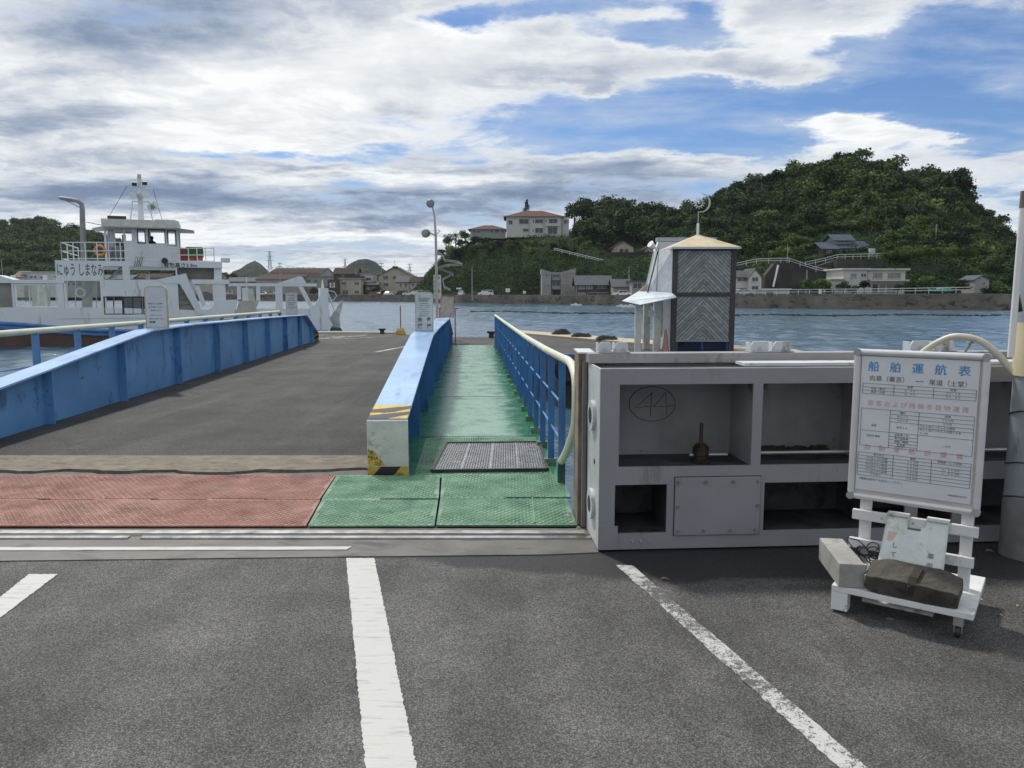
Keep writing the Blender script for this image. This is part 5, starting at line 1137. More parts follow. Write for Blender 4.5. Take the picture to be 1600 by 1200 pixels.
# deck gear
lr = FX(279, 412, 45.6); q = MB(); c = FX(291, 388, 45.6); q.box(lr[0], 45.6, lr[1], c[0], 47, c[1]); q.build('orange_locker', mat('orange_red_paint', (.33, .07, .035), .6), fe)
q = MB(); a = FX(292, 412, 45.2); c = FX(316, 396, 45.2); q.box(a[0], 45.2, a[1], c[0], 47.4, c[1]-.0); q.build('float_rack', mat('orange_red_slats', (.33, .07, .035), .6, var=.5, vs=3), fe)
q = MB(); a = FX(291.5, 400, 45.1); c = FX(316, 386, 45.1); q.box(a[0]-.02, 45.1, a[1], c[0]+.03, 47.5, c[1]); q.build('green_cover', mat('green_tarpaulin', (.05, .075, .03), .8), fe, bev=.05)
q = MB(); a = F(329, 409); q.tube([(F(335, 0)[0], 45, a[1]), (F(335, 0)[0], 45, F(0, 403)[1])], .2, 12); q.tube([(F(335, 0)[0], 45, F(0, 404)[1]), (F(335, 0)[0], 45, F(0, 397)[1])], .27, 14); q.build('deck_vent', mat('vent_cream', (.47, .47, .42), .5), fe, smooth=True)
q = MB(); a = F(155, 391); q.tube([(a[0]+.26*math.cos(t/20*6.283), 44.35, a[1]+.26*math.sin(t/20*6.283)) for t in range(21)], .07, 8, False); tag(q.build('lifebuoy', mat('orange_buoy', (.60, .20, .05), .6), smooth=True), 'orange lifebuoy hanging inside the upper deck railing of the ferry', 'lifebuoy')
q = MB(); a = F(119, 457); q.tube([(a[0]+.24*math.cos(t/20*6.283), 45.6, a[1]+.24*math.sin(t/20*6.283)) for t in range(21)], .06, 8, False); tag(q.build('lifebuoy', m_fw, smooth=True), 'white lifebuoy on the ferry lower deck seen through the side opening', 'lifebuoy')
q = MB(); a = F(258, 408); q.tube([(a[0], 44.0, a[1]), (a[0], 43.6, a[1])], [.14, .18], 12); q.build('horn', m_black, fe, smooth=True)
q = MB(); a = F(210, 408)
for k in range(4): q.tube([(a[0]+.1*k, 43.9, a[1]-.3), (a[0]+.12*k+.1, 43.85, a[1]+.25), (a[0]+.25+.1*k, 43.9, a[1]+.05*k)], .018, 5)
q.build('rope_hank', m_dark, fe)
# helmsman
def person(x, y, z, h, label, cloth, hair):
    bm = bpy.data.meshes.new('person'); s = h/1.75
    V = [(0,0,.92),(0,0,1.15),(0,.02,1.38),(0,.01,1.50),(0,0,1.62),(0,-.01,1.70),(.17,.02,1.40),(.25,-.05,1.15),(.20,-.28,1.08),(-.17,.02,1.40),(-.25,-.05,1.15),(-.20,-.28,1.08),(.09,0,.88),(.10,.01,.48),(.10,.02,.08),(.11,-.12,.04),(-.09,0,.88),(-.10,.01,.48),(-.10,.02,.08),(-.11,-.12,.04)]
    Ed = [(0,1),(1,2),(2,3),(3,4),(4,5),(2,6),(6,7),(7,8),(2,9),(9,10),(10,11),(0,12),(12,13),(13,14),(14,15),(0,16),(16,17),(17,18),(18,19)]
    r = [.14,.14,.13,.055,.095,.075,.07,.05,.038,.07,.05,.038,.09,.065,.045,.04,.09,.065,.045,.04]
    bm.from_pydata([(a*s, b_*s, c*s) for a, b_, c in V], Ed, []); o = bpy.data.objects.new('person', bm); COL.objects.link(o); o.location = (x, y, z)
    md = o.modifiers.new('skin', 'SKIN')
    for i, sv_ in enumerate(bm.skin_vertices[0].data if bm.skin_vertices else []): sv_.radius = (r[i]*s, r[i]*s); sv_.use_root = i == 0
    o.modifiers.new('sub', 'SUBSURF').levels = 1; o.modifiers['sub'].render_levels = 1; o.data.materials.append(cloth); tag(o, label, 'person')
    q = MB(); q.tube([(0, .015*s, 1.60*s), (0, .01*s, 1.70*s), (0, 0, 1.785*s), (0, 0, 1.80*s)], [.085*s, .108*s, .085*s, .02*s], 12); hh = q.build('hair', hair, o, smooth=True, world=False); return o
try: 
    po = person(FW(235.5, 400)[0], WY0+1.6, F(0, 409)[1], 1.72, 'person in dark clothes standing at the wheelhouse console of the ferry', mat('dark_clothes', (.03, .035, .045), .8), mat('black_hair', (.012, .01, .01), .6))
except Exception as ex: print('person failed', ex)
FM4 = Matrix.Translation(P0-FUN*44) @ Matrix.Rotation(FYAW, 4, 'Z')
for o in [fe, po]+[o for o in bpy.data.objects if o.name.startswith('lifebuoy')]: o.matrix_world = FM4 @ Matrix.Translation(o.location)

# ================================================================== FAR SHORE
shore_px = [(-500, 468), (0, 468.6), (300, 469.6), (600, 471.2), (690, 473), (800, 474.8), (900, 476.3), (1000, 478.3), (1150, 481.2), (1300, 483), (1540, 484.6), (1750, 485), (2300, 485)]
def shoreD(px):
    for (a, ya_), (c, yc) in zip(shore_px, shore_px[1:]):
        if a <= px <= c: y = ya_+(yc-ya_)*(px-a)/(c-a); return G(px, y, ZW)[1]
    return G(px, 485, ZW)[1]
def landz(px): return .62+.38*max(0, min(1, (px-900)/250))
# seawall + quay
m_land = mat('far_ground', (.10, .10, .09), .9, var=.2, vs=.1)
cols = list(range(-500, 2301, 25))
P = [(XZ(px, 470, shoreD(px))[0], shoreD(px)) for px in cols]
q = MB(); n_ = len(P)
vs = [(x, y+.9, landz(px)) for (x, y), px in zip(P, cols)]+[(x*2.2, y+900, landz(px)) for (x, y), px in zip(P, cols)]
q.add(vs, [(i, i+1, n_+i+1, n_+i) for i in range(n_-1)]); tag(q.build('far_shore', m_land), kind='structure')
q = MB(); prof = [(0, -2.2), (0, None), (.35, None), (.35, -.1)]
vs = []
for (x, y), px in zip(P, cols):
    zt2 = landz(px)+.35; vs += [(x, y-.35, -2.2), (x, y-.25, -1.25), (x, y, zt2), (x, y+.4, zt2), (x, y+.95, landz(px)-.3)]
q.add(vs, [(i*5+k, (i+1)*5+k, (i+1)*5+k+1, i*5+k+1) for i in range(n_-1) for k in range(4)]); tag(q.build('seawall', m_concd), 'long stained concrete seawall along the far shore', 'seawall')
q = MB()
for k in range(3): pass
vs = []
for (x, y), px in zip(P, cols): vs += [(x, y-.02, landz(px)+.352), (x, y+.38, landz(px)+.352), (x, y+.38, landz(px)+.42), (x, y-.02, landz(px)+.42)]
q.add(vs, [(i*4+k, (i+1)*4+k, (i+1)*4+(k+1) % 4, i*4+(k+1) % 4) for i in range(n_-1) for k in range(4)]); tag(q.build('seawall_coping', mat('pale_coping', (.25, .25, .24), .8)), kind='structure')
# hanging tide-line rocks
# ---- hills
def interp(tab, x):
    if x <= tab[0][0]: return tab[0][1:]
    for a, c in zip(tab, tab[1:]):
        if a[0] <= x <= c[0]:
            t = (x-a[0])/(c[0]-a[0]); return tuple(p+(q_-p)*t for p, q_ in zip(a[1:], c[1:]))
    return tab[-1][1:]
# px: y of rows k1..k4 (offsets in depth 8, 20, 45, 90)
hillT = [(636, 463, 462, 461, 461), (655, 452, 447, 445, 446), (675, 440, 424, 420, 424), (695, 432, 410, 400, 402), (720, 428, 400, 388, 388), (760, 427, 393, 378, 380), (800, 427, 391, 372, 374), (880, 428, 394, 369, 366),
         (930, 433, 404, 378, 348), (960, 435, 408, 392, 340), (1000, 437, 411, 395, 345), (1060, 441, 416, 372, 345), (1130, 441, 412, 355, 315), (1200, 438, 406, 345, 288), (1260, 436, 404, 340, 268), (1310, 436, 400, 336, 256),
         (1360, 436, 399, 338, 270), (1400, 436, 400, 342, 282), (1450, 440, 404, 350, 288), (1500, 445, 410, 362, 308), (1530, 450, 420, 378, 342), (1560, 452, 428, 396, 368), (1590, 454, 434, 408, 386), (1620, 456, 440, 420, 402), (1700, 458, 450, 435, 425), (1800, 461, 460, 458, 456), (1900, 463, 463, 463, 463)]
OFF = (13, 21, 31, 56, 101, 175)
def hill(px, v):       # v 0..5 -> world point on the slope
    y4 = interp(hillT, px); d0 = shoreD(px); pts = []
    pts.append((d0+OFF[0], landz(px)-.1))
    for k in range(4): D_ = d0+OFF[k+1]; pts.append((D_, XZ(px, y4[k], D_)[1]))
    pts.append((d0+OFF[5], pts[4][1]*.55))
    i = min(4, int(v)); t = v-i; a, c = pts[i], pts[i+1]
    D_ = a[0]+(c[0]-a[0])*t; z = a[1]+(c[1]-a[1])*t
    return (XZ(px, 460, D_)[0], D_, z)
m_slope = mat('undergrowth_soil', (.014, .026, .010), 1.0, var=.35, vs=.15, spec=.05)
cx_ = list(np.arange(632, 1905, 8)); vr = list(np.arange(0, 5.01, .2))
from mathutils import noise as mnoise
q = MB(); vs = []
for px in cx_:
    for v_ in vr:
        x, y, z = hill(px, v_); 
        if .3 < v_: z += 1.0*mnoise.noise(Vector((x*.07, y*.07, 0)))+.4*mnoise.noise(Vector((x*.25, y*.25, 3)))
        vs.append((x, y, z))
m_ = len(vr); q.add(vs, [(i*m_+j, (i+1)*m_+j, (i+1)*m_+j+1, i*m_+j+1) for i in range(len(cx_)-1) for j in range(m_-1)])
tag(q.build('hill', m_slope, smooth=True), kind='structure')
# left hill and distant hills
def ridge(name, pts, D0, D1, m, seedz=0, low=459):
    q = MB(); vs = []; xs = np.arange(pts[0][0], pts[-1][0]+1, (pts[-1][0]-pts[0][0])/60)
    for px in xs:
        y = interp([(a, c) for a, c in pts], px)[0]
        for k in range(9):
            t = k/8; D_ = D0+(D1-D0)*t; zc = XZ(px, y, D1)[1]; z = .3+(zc-.3)*(t**.8); x = XZ(px, 400, D_)[0]
            z += 0 if k in (0,) else (D1*.006)*mnoise.noise(Vector((x/D1*22, D_/D1*22, seedz)))
            vs.append((x, D_, z))
        vs.append((XZ(px, 400, D1*1.3)[0], D1*1.3, 0))
    q.add(vs, [(i*10+j, (i+1)*10+j, (i+1)*10+j+1, i*10+j+1) for i in range(len(xs)-1) for j in range(9)])
    return tag(q.build(name, m, smooth=True), kind='structure')
lhT = [(-420, 400), (-300, 362), (-150, 352), (0, 350), (25, 353), (60, 347), (85, 352), (100, 366), (125, 362), (150, 370), (165, 378), (250, 400), (330, 420), (352, 440), (360, 458)]
ridge('hill', lhT, 345, 470, m_slope, 2)
m_dist = mat('distant_slope', (.026, .036, .026), 1.0, var=.5, vs=.035, bump=1.0, bs=.12, bdist=10, spec=.05)
ridge('distant_hill', [(350, 455), (362, 424), (375, 420), (385, 414), (398, 409), (408, 414), (420, 424), (440, 440), (470, 455)], 900, 1150, m_dist, 5)
ridge('distant_hill', [(500, 452), (525, 432), (545, 413), (560, 406), (574, 404), (588, 410), (600, 420), (618, 430), (650, 437), (700, 445), (740, 455)], 900, 1200, m_dist, 9)
ridge('distant_hill', [(600, 456), (640, 440), (700, 436), (800, 445), (900, 456)], 1400, 1700, m_dist, 12)

# ---- foliage
def leafmat(name, c0, c1, c2):
    m = bpy.data.materials.new(name); m.use_nodes = True; nt = m.node_tree; n = NB(nt); p = nt.nodes['Principled BSDF']
    g = n.n('ShaderNodeNewGeometry'); oi = n.n('ShaderNodeObjectInfo').outputs['Random']; pos = g.outputs['Position']
    f = n.noise(pos, .35, 4, .6); r = g.outputs['Random Per Island']
    f2 = n.noise(pos, .13, 3, .6); t = n.m('ADD', n.m('ADD', n.m('MULTIPLY', r, .55), n.m('MULTIPLY', oi, .45)), n.m('ADD', n.m('MULTIPLY', n.m('SUBTRACT', f, .5), 1.3), n.m('MULTIPLY', n.m('SUBTRACT', f2, .5), 1.9)))
    c = n.mix(n.mr(t, .05, .45), c0, c1); c = n.mix(n.mr(t, .45, .95), c, c2)
    nt.links.new(c, p.inputs['Base Color']); p.inputs['Roughness'].default_value = .85; p.inputs['Specular IOR Level'].default_value = .16
    return m
m_leaf = leafmat('broadleaf_foliage', (.007, .018, .006), (.038, .075, .020), (.125, .18, .042))
m_leafd = leafmat('dark_evergreen_foliage', (.004, .010, .005), (.017, .038, .014), (.066, .11, .032))
m_leafy = leafmat('yellow_green_foliage', (.022, .038, .010), (.065, .095, .022), (.14, .17, .04))
m_ivy = leafmat('slope_foliage', (.006, .018, .007), (.022, .050, .017), (.058, .10, .028))
m_bark = mat('bark', (.07, .055, .04), .9)
def quads(C, Nn, S):
    """numpy: centres, normals, sizes -> verts, faces"""
    k = len(C); Nn = Nn/np.linalg.norm(Nn, axis=1, keepdims=True)
    a = np.cross(Nn, rng.normal(size=(k, 3))); a /= np.linalg.norm(a, axis=1, keepdims=True); c = np.cross(Nn, a)
    a *= (S*rng.uniform(.6, 1.0, k))[:, None]; c *= (S*rng.uniform(.45, .8, k))[:, None]
    V = np.empty((k, 4, 3)); V[:, 0] = C-a; V[:, 1] = C-c; V[:, 2] = C+a; V[:, 3] = C+c
    return V.reshape(-1, 3)
def leafmesh(name, V, m):
    me = bpy.data.meshes.new(name); k = len(V)//4
    me.vertices.add(len(V)); me.vertices.foreach_set('co', V.astype(np.float32).ravel())
    me.loops.add(4*k); me.loops.foreach_set('vertex_index', np.arange(4*k, dtype=np.int32))
    me.polygons.add(k); me.polygons.foreach_set('loop_start', np.arange(0, 4*k, 4, dtype=np.int32)); me.polygons.foreach_set('loop_total', np.full(k, 4, dtype=np.int32))
    me.materials.append(m); me.update(calc_edges=True); return me
def crown_mesh(seed, n, m, lobes=9, flat=.75, leaf=.085, spread=.62, cone=False):
    r = np.random.default_rng(seed); Vs = []
    cs = r.normal(size=(lobes, 3)); cs /= np.linalg.norm(cs, axis=1, keepdims=True); cs *= r.uniform(.25, spread, (lobes, 1)); cs[:, 2] *= flat
    rad = r.uniform(.30, .48, lobes)
    if cone: 
        hh = np.linspace(0, 1, lobes); cs = np.stack([r.normal(size=lobes)*.12, r.normal(size=lobes)*.12, hh*1.9-.9], 1); rad = .52*(1-hh)+.10
    per = n//lobes; C = []; N_ = []
    for c, q_ in zip(cs, rad):
        d = r.normal(size=(per, 3)); d /= np.linalg.norm(d, axis=1, keepdims=True); d[:, 2] = np.where(d[:, 2] < -.35, -d[:, 2], d[:, 2])
        bump_ = 1+.18*np.sin(d[:, :1]*9+seed)+.15*np.sin(d[:, 2:]*11+seed*2)+.12*np.sin(d[:, 1:2]*13)
        rr = q_*bump_*r.uniform(.72, 1.10, (per, 1))**.7
        C.append(c+d*rr*np.array([1, 1, .8])); N_.append(d+r.normal(size=(per, 3))*.55+np.array([0, 0, .3]))
    C = np.concatenate(C); N_ = np.concatenate(N_)
    return leafmesh('crown', quads(C, N_, leaf*r.uniform(.6, 1.3, len(C))), m)
def trunk_mesh(seed):
    r = random.Random(seed); q = MB(); q.tube([(0, 0, -1.5), (.03, 0, -.8), (0, .03, -.3), (.05, 0, .25)], [.085, .065, .05, .02], 7)
    for k in range(5):
        a = r.uniform(0, 6.28); z = r.uniform(-.7, -.2); l = r.uniform(.35, .6); q.tube([(0, 0, z), (l*.5*math.cos(a), l*.5*math.sin(a), z+.25), (l*math.cos(a), l*math.sin(a), z+.5)], [.035, .022, .008], 5)
    me = bpy.data.meshes.new('trunk'); me.from_pydata(q.v, [], q.f); me.materials.append(m_bark); return me
CR = {'leaf': [crown_mesh(10+i, 1500, m_leaf, 8+i % 4) for i in range(4)], 'dark': [crown_mesh(30+i, 1700, m_leafd, 9+i % 3) for i in range(4)],
      'yel': [crown_mesh(50+i, 1300, m_leafy, 8) for i in range(2)], 'pine': [crown_mesh(70, 1200, m_leafd, 10, cone=True, leaf=.07)],
      'shrub': [crown_mesh(80+i, 700, m_ivy, 6, leaf=.12) for i in range(3)], 'wispy': [crown_mesh(90+i, 650, m_leaf, 9, leaf=.07, spread=.85) for i in range(2)]}
TK = [trunk_mesh(i) for i in range(3)]
NT = [0]
def tree(kind, x, y, z, r, label, group=None, name='tree', cat='tree', zs=1.0):
    th = thing(name, label, cat, (x, y, z), group); NT[0] += 1
    c = bpy.data.objects.new('crown', random.choice(CR[kind])); COL.objects.link(c); c.parent = th; c.location = (0, 0, r*zs*.62); c.scale = (r, r, r*zs); c.rotation_euler = (0, 0, random.uniform(0, 6.28))
    if cat != 'bush':
        t = bpy.data.objects.new('trunk', random.choice(TK)); COL.objects.link(t); t.parent = th; t.location = (0, 0, r*zs*.62); t.scale = (r, r, r*zs); t.rotation_euler = (0, 0, random.uniform(0, 6.28))
    return th
# exclusion boxes in pixels for buildings and bare walls on the hills
EXC = [(735, 325, 895, 368), (1272, 362, 1372, 405), (1205, 408, 1480, 465), (955, 376, 1030, 400), (1145, 412, 1300, 465), (1515, 425, 1555, 462), (845, 415, 1030, 470), (1420, 398, 1510, 420)]
def ok(px, py, r_px): return not any(a-r_px*.7 < px < c+r_px*.7 and b_-r_px*.1 < py < d+r_px*1.3 for a, b_, c, d in EXC)
def pxy_of(x, y, z):
    # project to photo pixels
    k = y*math.cos(PITCH)-(z-CH)*math.sin(PITCH); v = (y*math.sin(PITCH)+(z-CH)*math.cos(PITCH))/k
    return 800+1200*x/k, 600-1200*v
placed = []; MASS = []
def far_enough(x, y, d): return all((x-a)**2+(y-c)**2 > d*d for a, c in placed)
GR = 'broad trees of the wood covering the hill on the right'
def hill_ok(px, v_, x, y, z, r_):
    rp = r_*1200/y; cxp, cyp = pxy_of(x, y, z+r_*.7); bx, by = pxy_of(x, y, z)
    return ok(cxp, cyp, rp) and ok(bx, by, rp*.6)
def mass_tree(kind, x, y, z, r, zs=1.0): MASS.append((kind, x, y, z, r, zs))
cnt = 0; WOOD = []
for it in range(14000):
    px = random.uniform(885, 1720); v_ = random.uniform(1.2, 4.3)
    if px < 1010 and v_ < 2.6: continue
    x, y, z = hill(px, v_); r_ = (random.uniform(2.2, 4.0) if random.random() < .65 else random.uniform(4.2, 6.2))*(1.1 if v_ > 3.3 else .85)*(.62 if px > 1495 and v_ > 2.8 else 1)
    if v_ < 2: r_ *= .75
    if not hill_ok(px, v_, x, y, z, r_) or not far_enough(x, y, r_*.82): continue
    placed.append((x, y)); patch = mnoise.noise(Vector((x*.03, y*.03, 5)))
    kind = 'dark' if (px < 1010 or random.random() < .42-patch*.5) else ('leaf' if random.random() < .75-patch*.4 else 'yel')
    WOOD.append((y-.0*px, kind, x, y, z-.5, r_))
WOOD.sort(key=lambda w_: -w_[5]/w_[3])
for k, (_, kind, x, y, z, r_) in enumerate(WOOD):
    zs = random.uniform(.8, 1.15)
    if k < 120: tree(kind, x, y, z, r_, {'dark': 'dark evergreen tree in the dense wood on the right hill', 'leaf': 'mid green bushy tree in the dense wood on the right hill', 'yel': 'pale yellow-green tree in the dense wood on the right hill'}[kind], {'dark': 'dark evergreens on the right hill', 'leaf': GR, 'yel': 'pale trees on the right hill'}[kind], zs=zs)
    else: mass_tree(kind, x, y, z, r_, zs)
print('hill trees', len(WOOD))
# big dark clump right of the white hilltop building
for px, py, r_, v_ in ((897, 325, 5.2, 3.7), (915, 318, 6.5, 3.8), (945, 316, 7.2, 3.9), (975, 317, 7.2, 3.9), (995, 322, 6.2, 3.85), (930, 345, 6, 3.5), (960, 352, 6, 3.3), (990, 350, 6, 3.3), (905, 350, 4.5, 3.4), (1008, 345, 5, 3.5), (945, 372, 4.5, 2.9), (1012, 365, 4.5, 3.1)):
    x, y, z = hill(px, v_); x2, z2 = XZ(px, py, y); tree('dark', x, y, z2-r_, r_, 'tall dark evergreen in the clump right of the white hilltop building', 'dark clump beside the hilltop building')
# skyline trees of the right hill
for i, (px, py, r_) in enumerate(((1130, 296, 3.6), (1152, 288, 3.8), (1182, 278, 4.2), (1215, 272, 4.2), (1255, 262, 4.5), (1285, 254, 4.6), (1312, 251, 4.8), (1340, 256, 4.6), (1368, 266, 4.4), (1400, 275, 4.2), (1432, 276, 4.6), (1462, 280, 4.8), (1492, 286, 5.4), (1512, 304, 5.0), (1524, 328, 4.0), (1553, 350, 3.6), (1570, 362, 3.2), (1586, 380, 3.0), (1110, 322, 3.2), (1085, 332, 2.8), (1500, 330, 5.0), (1480, 310, 5))):
    x, y, z = hill(px, 3.95); x2, z2 = XZ(px, py, y)
    tree('dark' if i % 3 else 'leaf', x2, y, z2-r_*1.0, r_, 'rounded tree on the skyline of the right hill', 'skyline trees of the right hill', zs=.95)
# centre hill: scrub belt below the hilltop building, trees on its left shoulder
for i, (px, py, r_, k) in enumerate([(700+i*13.5+random.uniform(-4, 4), 374+random.uniform(-3, 7)+(4 if i > 10 else 0), random.uniform(1.9, 2.7), random.choice(['leaf', 'yel', 'dark', 'leaf'])) for i in range(15)]+[(697, 374, 2.6, 'wispy'), (712, 368, 2.9, 'wispy'), (728, 366, 2.8, 'leaf'), (706, 388, 3.0, 'leaf'), (690, 392, 2.4, 'leaf'), (722, 392, 3.2, 'dark'), (745, 372, 2.6, 'leaf'), (700, 408, 2.6, 'dark'), (740, 388, 2.8, 'dark'), (770, 386, 2.4, 'leaf'), (800, 388, 2.2, 'dark'), (832, 390, 2.3, 'leaf'), (862, 392, 2.2, 'dark'), (888, 388, 2.6, 'dark'), (915, 382, 2.4, 'leaf')]):
    x, y, z = hill(px, 2.35 if py < 380 else 2.0); x2, z2 = XZ(px, py, y)
    tree(k, x2, y, z2-r_*.85, r_, 'low bushy tree in the belt below the white hilltop building', 'trees below the hilltop building')
x, z = XZ(822, 328, 285); tree('pine', x, 285, z-3.4, 3.2, 'lone pointed conifer rising behind the white hilltop building', zs=1.3)
# left hill wood
for i in range(700):
    px = random.uniform(-330, 345); top = interp([(a, c) for a, c in lhT], px)[0]; t = random.uniform(.05, 1.02) if i > 70 else 1.0
    D_ = 345+125*t; zc = XZ(px, top, 470)[1]; z = .3+(zc-.3)*t**.8; r_ = random.uniform(4, 7.0)
    if 250 < px: r_ *= .7
    kd = random.choice(['dark', 'dark', 'leaf', 'dark', 'yel'] if i % 4 == 0 else ['dark', 'dark', 'leaf'])
    if i < 50 or i > 92: mass_tree(kd, XZ(px, 400, D_)[0], D_, z-r_*.6, r_)
    else: tree(kd, XZ(px, 400, D_)[0], D_, z-r_*.6, r_, 'tree in the dark wooded hill behind the ferry', 'trees of the wooded hill behind the ferry')
# the rest of the woods, too many to tell apart: one mass
def woodland():
    for kind, m in (('dark', m_leafd), ('leaf', m_leaf), ('yel', m_leafy)):
        src = [np.array([v.co[:] for v in c.vertices]).reshape(-1, 4, 3) for c in CR[kind]]; out = []
        for k_, x, y, z, r, zs in MASS:
            if k_ != kind: continue
            V = src[random.randrange(len(src))]; V = V[rng.permutation(len(V))[:int(len(V)*.6)]]; a = random.uniform(0, 6.28); ca, sa = math.cos(a), math.sin(a)
            M_ = np.array([[ca, -sa, 0], [sa, ca, 0], [0, 0, zs]])*r
            c = V.mean(1, keepdims=True); V = c+(V-c)*1.2
            out.append((V.reshape(-1, 3) @ M_.T)+np.array([x, y, z+r*zs*.62]))
        if not out: continue
        me = leafmesh('woodland', np.concatenate(out), m); o = bpy.data.objects.new('woodland', me); COL.objects.link(o); tag(o, {'dark': 'dark evergreen mass of the hillside woods', 'leaf': 'mid green leafy mass of the hillside woods', 'yel': 'yellow-green leafy mass of the hillside woods'}[kind], 'woodland', kind='stuff')
        print('mass', kind, len(out))
# ground cover as leaf quads over the slopes
def scatter(n, sampler, size, m, name):
    C = np.array([sampler() for _ in range(n)]); N_ = rng.normal(size=(n, 3))*.7+np.array([0, -.8, .8])
    me = leafmesh(name, quads(C, N_, size*rng.uniform(.6, 1.4, n)), m); o = bpy.data.objects.new(name, me); COL.objects.link(o); return tag(o, kind='stuff')
def s1():
    px = random.uniform(638, 1720); v_ = random.uniform(.15, 4.4) if random.random() < .5 else random.uniform(.15, 2.2)
    x, y, z = hill(px, v_); n3 = 1.0*mnoise.noise(Vector((x*.07, y*.07, 0)))
    cl_ = mnoise.noise(Vector((x*.35, y*.35, z*.35))); return (x, y, z+n3+.25+max(0, cl_)*1.0+random.uniform(0, .45))
sc = scatter(100000, s1, .25, m_ivy, 'undergrowth'); sc['label'] = 'dense leafy undergrowth and ivy over the hillsides'; sc['category'] = 'undergrowth'

# ================================================================== FAR BUILDINGS
m_ww = mat('house_white', (.48, .475, .44), .7, var=.05, vs=.4, stain=(.30, .29, .26), sa=.25, ss=(.5, .5, .2)); m_wb = mat('house_beige', (.40, .37, .29), .75, var=.06, vs=.4, stain=(.27, .25, .2), sa=.25, ss=(.5, .5, .2))
m_wg = mat('house_grey', (.27, .27, .26), .75, var=.08, vs=.4); m_wd = mat('house_dark_timber', (.07, .06, .05), .8, var=.2, vs=.8)
m_rr = mat('red_brown_roof', (.095, .045, .038), .7, var=.12, vs=.7, spec=.08); m_rb = mat('blue_black_roof', (.055, .075, .105), .55, var=.15, vs=.8, spec=.08); m_rg = mat('grey_tile_roof', (.085, .09, .10), .7, var=.12, vs=1, spec=.08); m_rk = mat('dark_brown_roof', (.05, .04, .035), .85, var=.15, vs=.6, spec=.08)
m_pane = mat('window_pane', (.035, .045, .055), .12, var=.0, spec=.6); m_curt = mat('curtained_pane', (.22, .21, .20), .3)
def building(name, label, D_, x0, x1, yt, yb, depth, wall, roof, rmat, ridge_y=None, wins=(), cat='house', over=.45, group=None, doors=(), balc=(), pitch_side=None, parent=None, z0=None):
    (X0, Zt), (X1, _) = XZ(x0, yt, D_), XZ(x1, yt, D_); Zb = XZ(x0, yb, D_)[1] if z0 is None else z0
    th = parent or thing(name, label, cat, ((X0+X1)/2, D_+depth/2, Zb), group)
    q = MB(); q.box(X0, D_, Zb-1.0, X1, D_+depth, Zt)
    rz_ = XZ(x0, ridge_y, D_+depth/2)[1] if ridge_y else Zt+.4
    cxm = (X0+X1)/2; ym = D_+depth/2; o_ = over
    if roof == 'gable_front': q.pxz([(X0, Zt), (X1, Zt), (cxm, rz_-.15)], D_, D_+depth)
    if roof == 'gable_side': q.pyz([(D_, Zt), (D_+depth, Zt), (ym, rz_-.15)][::-1], X0, X1)
    q.build('wall', wall, th)
    q = MB(); t = .18
    def slab(A, B_, C, D4): q.add([A, B_, C, D4]+[(p[0], p[1], p[2]+t) for p in (A, B_, C, D4)], [(3, 2, 1, 0), (4, 5, 6, 7), (0, 1, 5, 4), (1, 2, 6, 5), (2, 3, 7, 6), (3, 0, 4, 7)])
    if roof == 'flat': q.box(X0-o_, D_-o_, Zt+.002, X1+o_, D_+depth+o_, Zt+.30)
    elif roof == 'gable_side':
        s_ = (rz_-Zt)/(depth/2)
        slab((X0-o_, D_-o_, Zt-s_*o_), (X1+o_, D_-o_, Zt-s_*o_), (X1+o_, ym, rz_), (X0-o_, ym, rz_)); slab((X1+o_, D_+depth+o_, Zt-s_*o_), (X0-o_, D_+depth+o_, Zt-s_*o_), (X0-o_, ym+.002, rz_), (X1+o_, ym+.002, rz_))
    elif roof == 'gable_front':
        s_ = (rz_-Zt)/((X1-X0)/2)
        slab((X0-o_, D_+depth+o_, Zt-s_*o_), (X0-o_, D_-o_, Zt-s_*o_), (cxm, D_-o_, rz_), (cxm, D_+depth+o_, rz_)); slab((X1+o_, D_-o_, Zt-s_*o_), (X1+o_, D_+depth+o_, Zt-s_*o_), (cxm+.002, D_+depth+o_, rz_), (cxm+.002, D_-o_, rz_))
    elif roof == 'hip':
        i_ = depth/2*.9; A, B_, C, D4 = (X0-o_, D_-o_, Zt), (X1+o_, D_-o_, Zt), (X1+o_, D_+depth+o_, Zt), (X0-o_, D_+depth+o_, Zt); e1, e2 = (X0+i_, ym, rz_), (X1-i_, ym, rz_)
        q.add([A, B_, C, D4, e1, e2], [(0, 1, 5, 4), (1, 2, 5), (2, 3, 4, 5), (3, 0, 4), (3, 2, 1, 0)])
    elif roof == 'shed':
        slab((X0-o_, D_-o_, Zt), (X1+o_, D_-o_, Zt), (X1+o_, D_+depth, rz_), (X0-o_, D_+depth, rz_))
    if q.v: q.build('roof', rmat, th)
    for w_ in wins:
        a, b_, c, d = w_[:4]; pm = m_curt if len(w_) > 4 and w_[4] else m_pane
        (wx0, wz1), (wx1, _) = XZ(a, b_, D_), XZ(c, b_, D_); wz0 = XZ(a, d, D_)[1]
        q = MB(); f_ = .07; mid = (wx0+wx1)/2; hs_ = [(wx0+f_, wz0+f_, mid-.03, wz1-f_), (mid+.03, wz0+f_, wx1-f_, wz1-f_)] if wx1-wx0 > 1.0 else [(wx0+f_, wz0+f_, wx1-f_, wz1-f_)]
        q.holed(wx0, wz0, wx1, wz1, hs_, lambda u, z, s: (u, D_-.06+.055*s, z)); fr2 = q.build('window', m_steel, th)
        q = MB(); q.box(wx0+.03, D_-.022, wz0+.03, wx1-.03, D_-.008, wz1-.03); q.build('pane', pm, fr2)
        q = MB(); q.box(wx0-.06, D_-.14, wz0-.09, wx1+.06, D_-.003, wz0-.003); q.build('sill', wall, fr2)
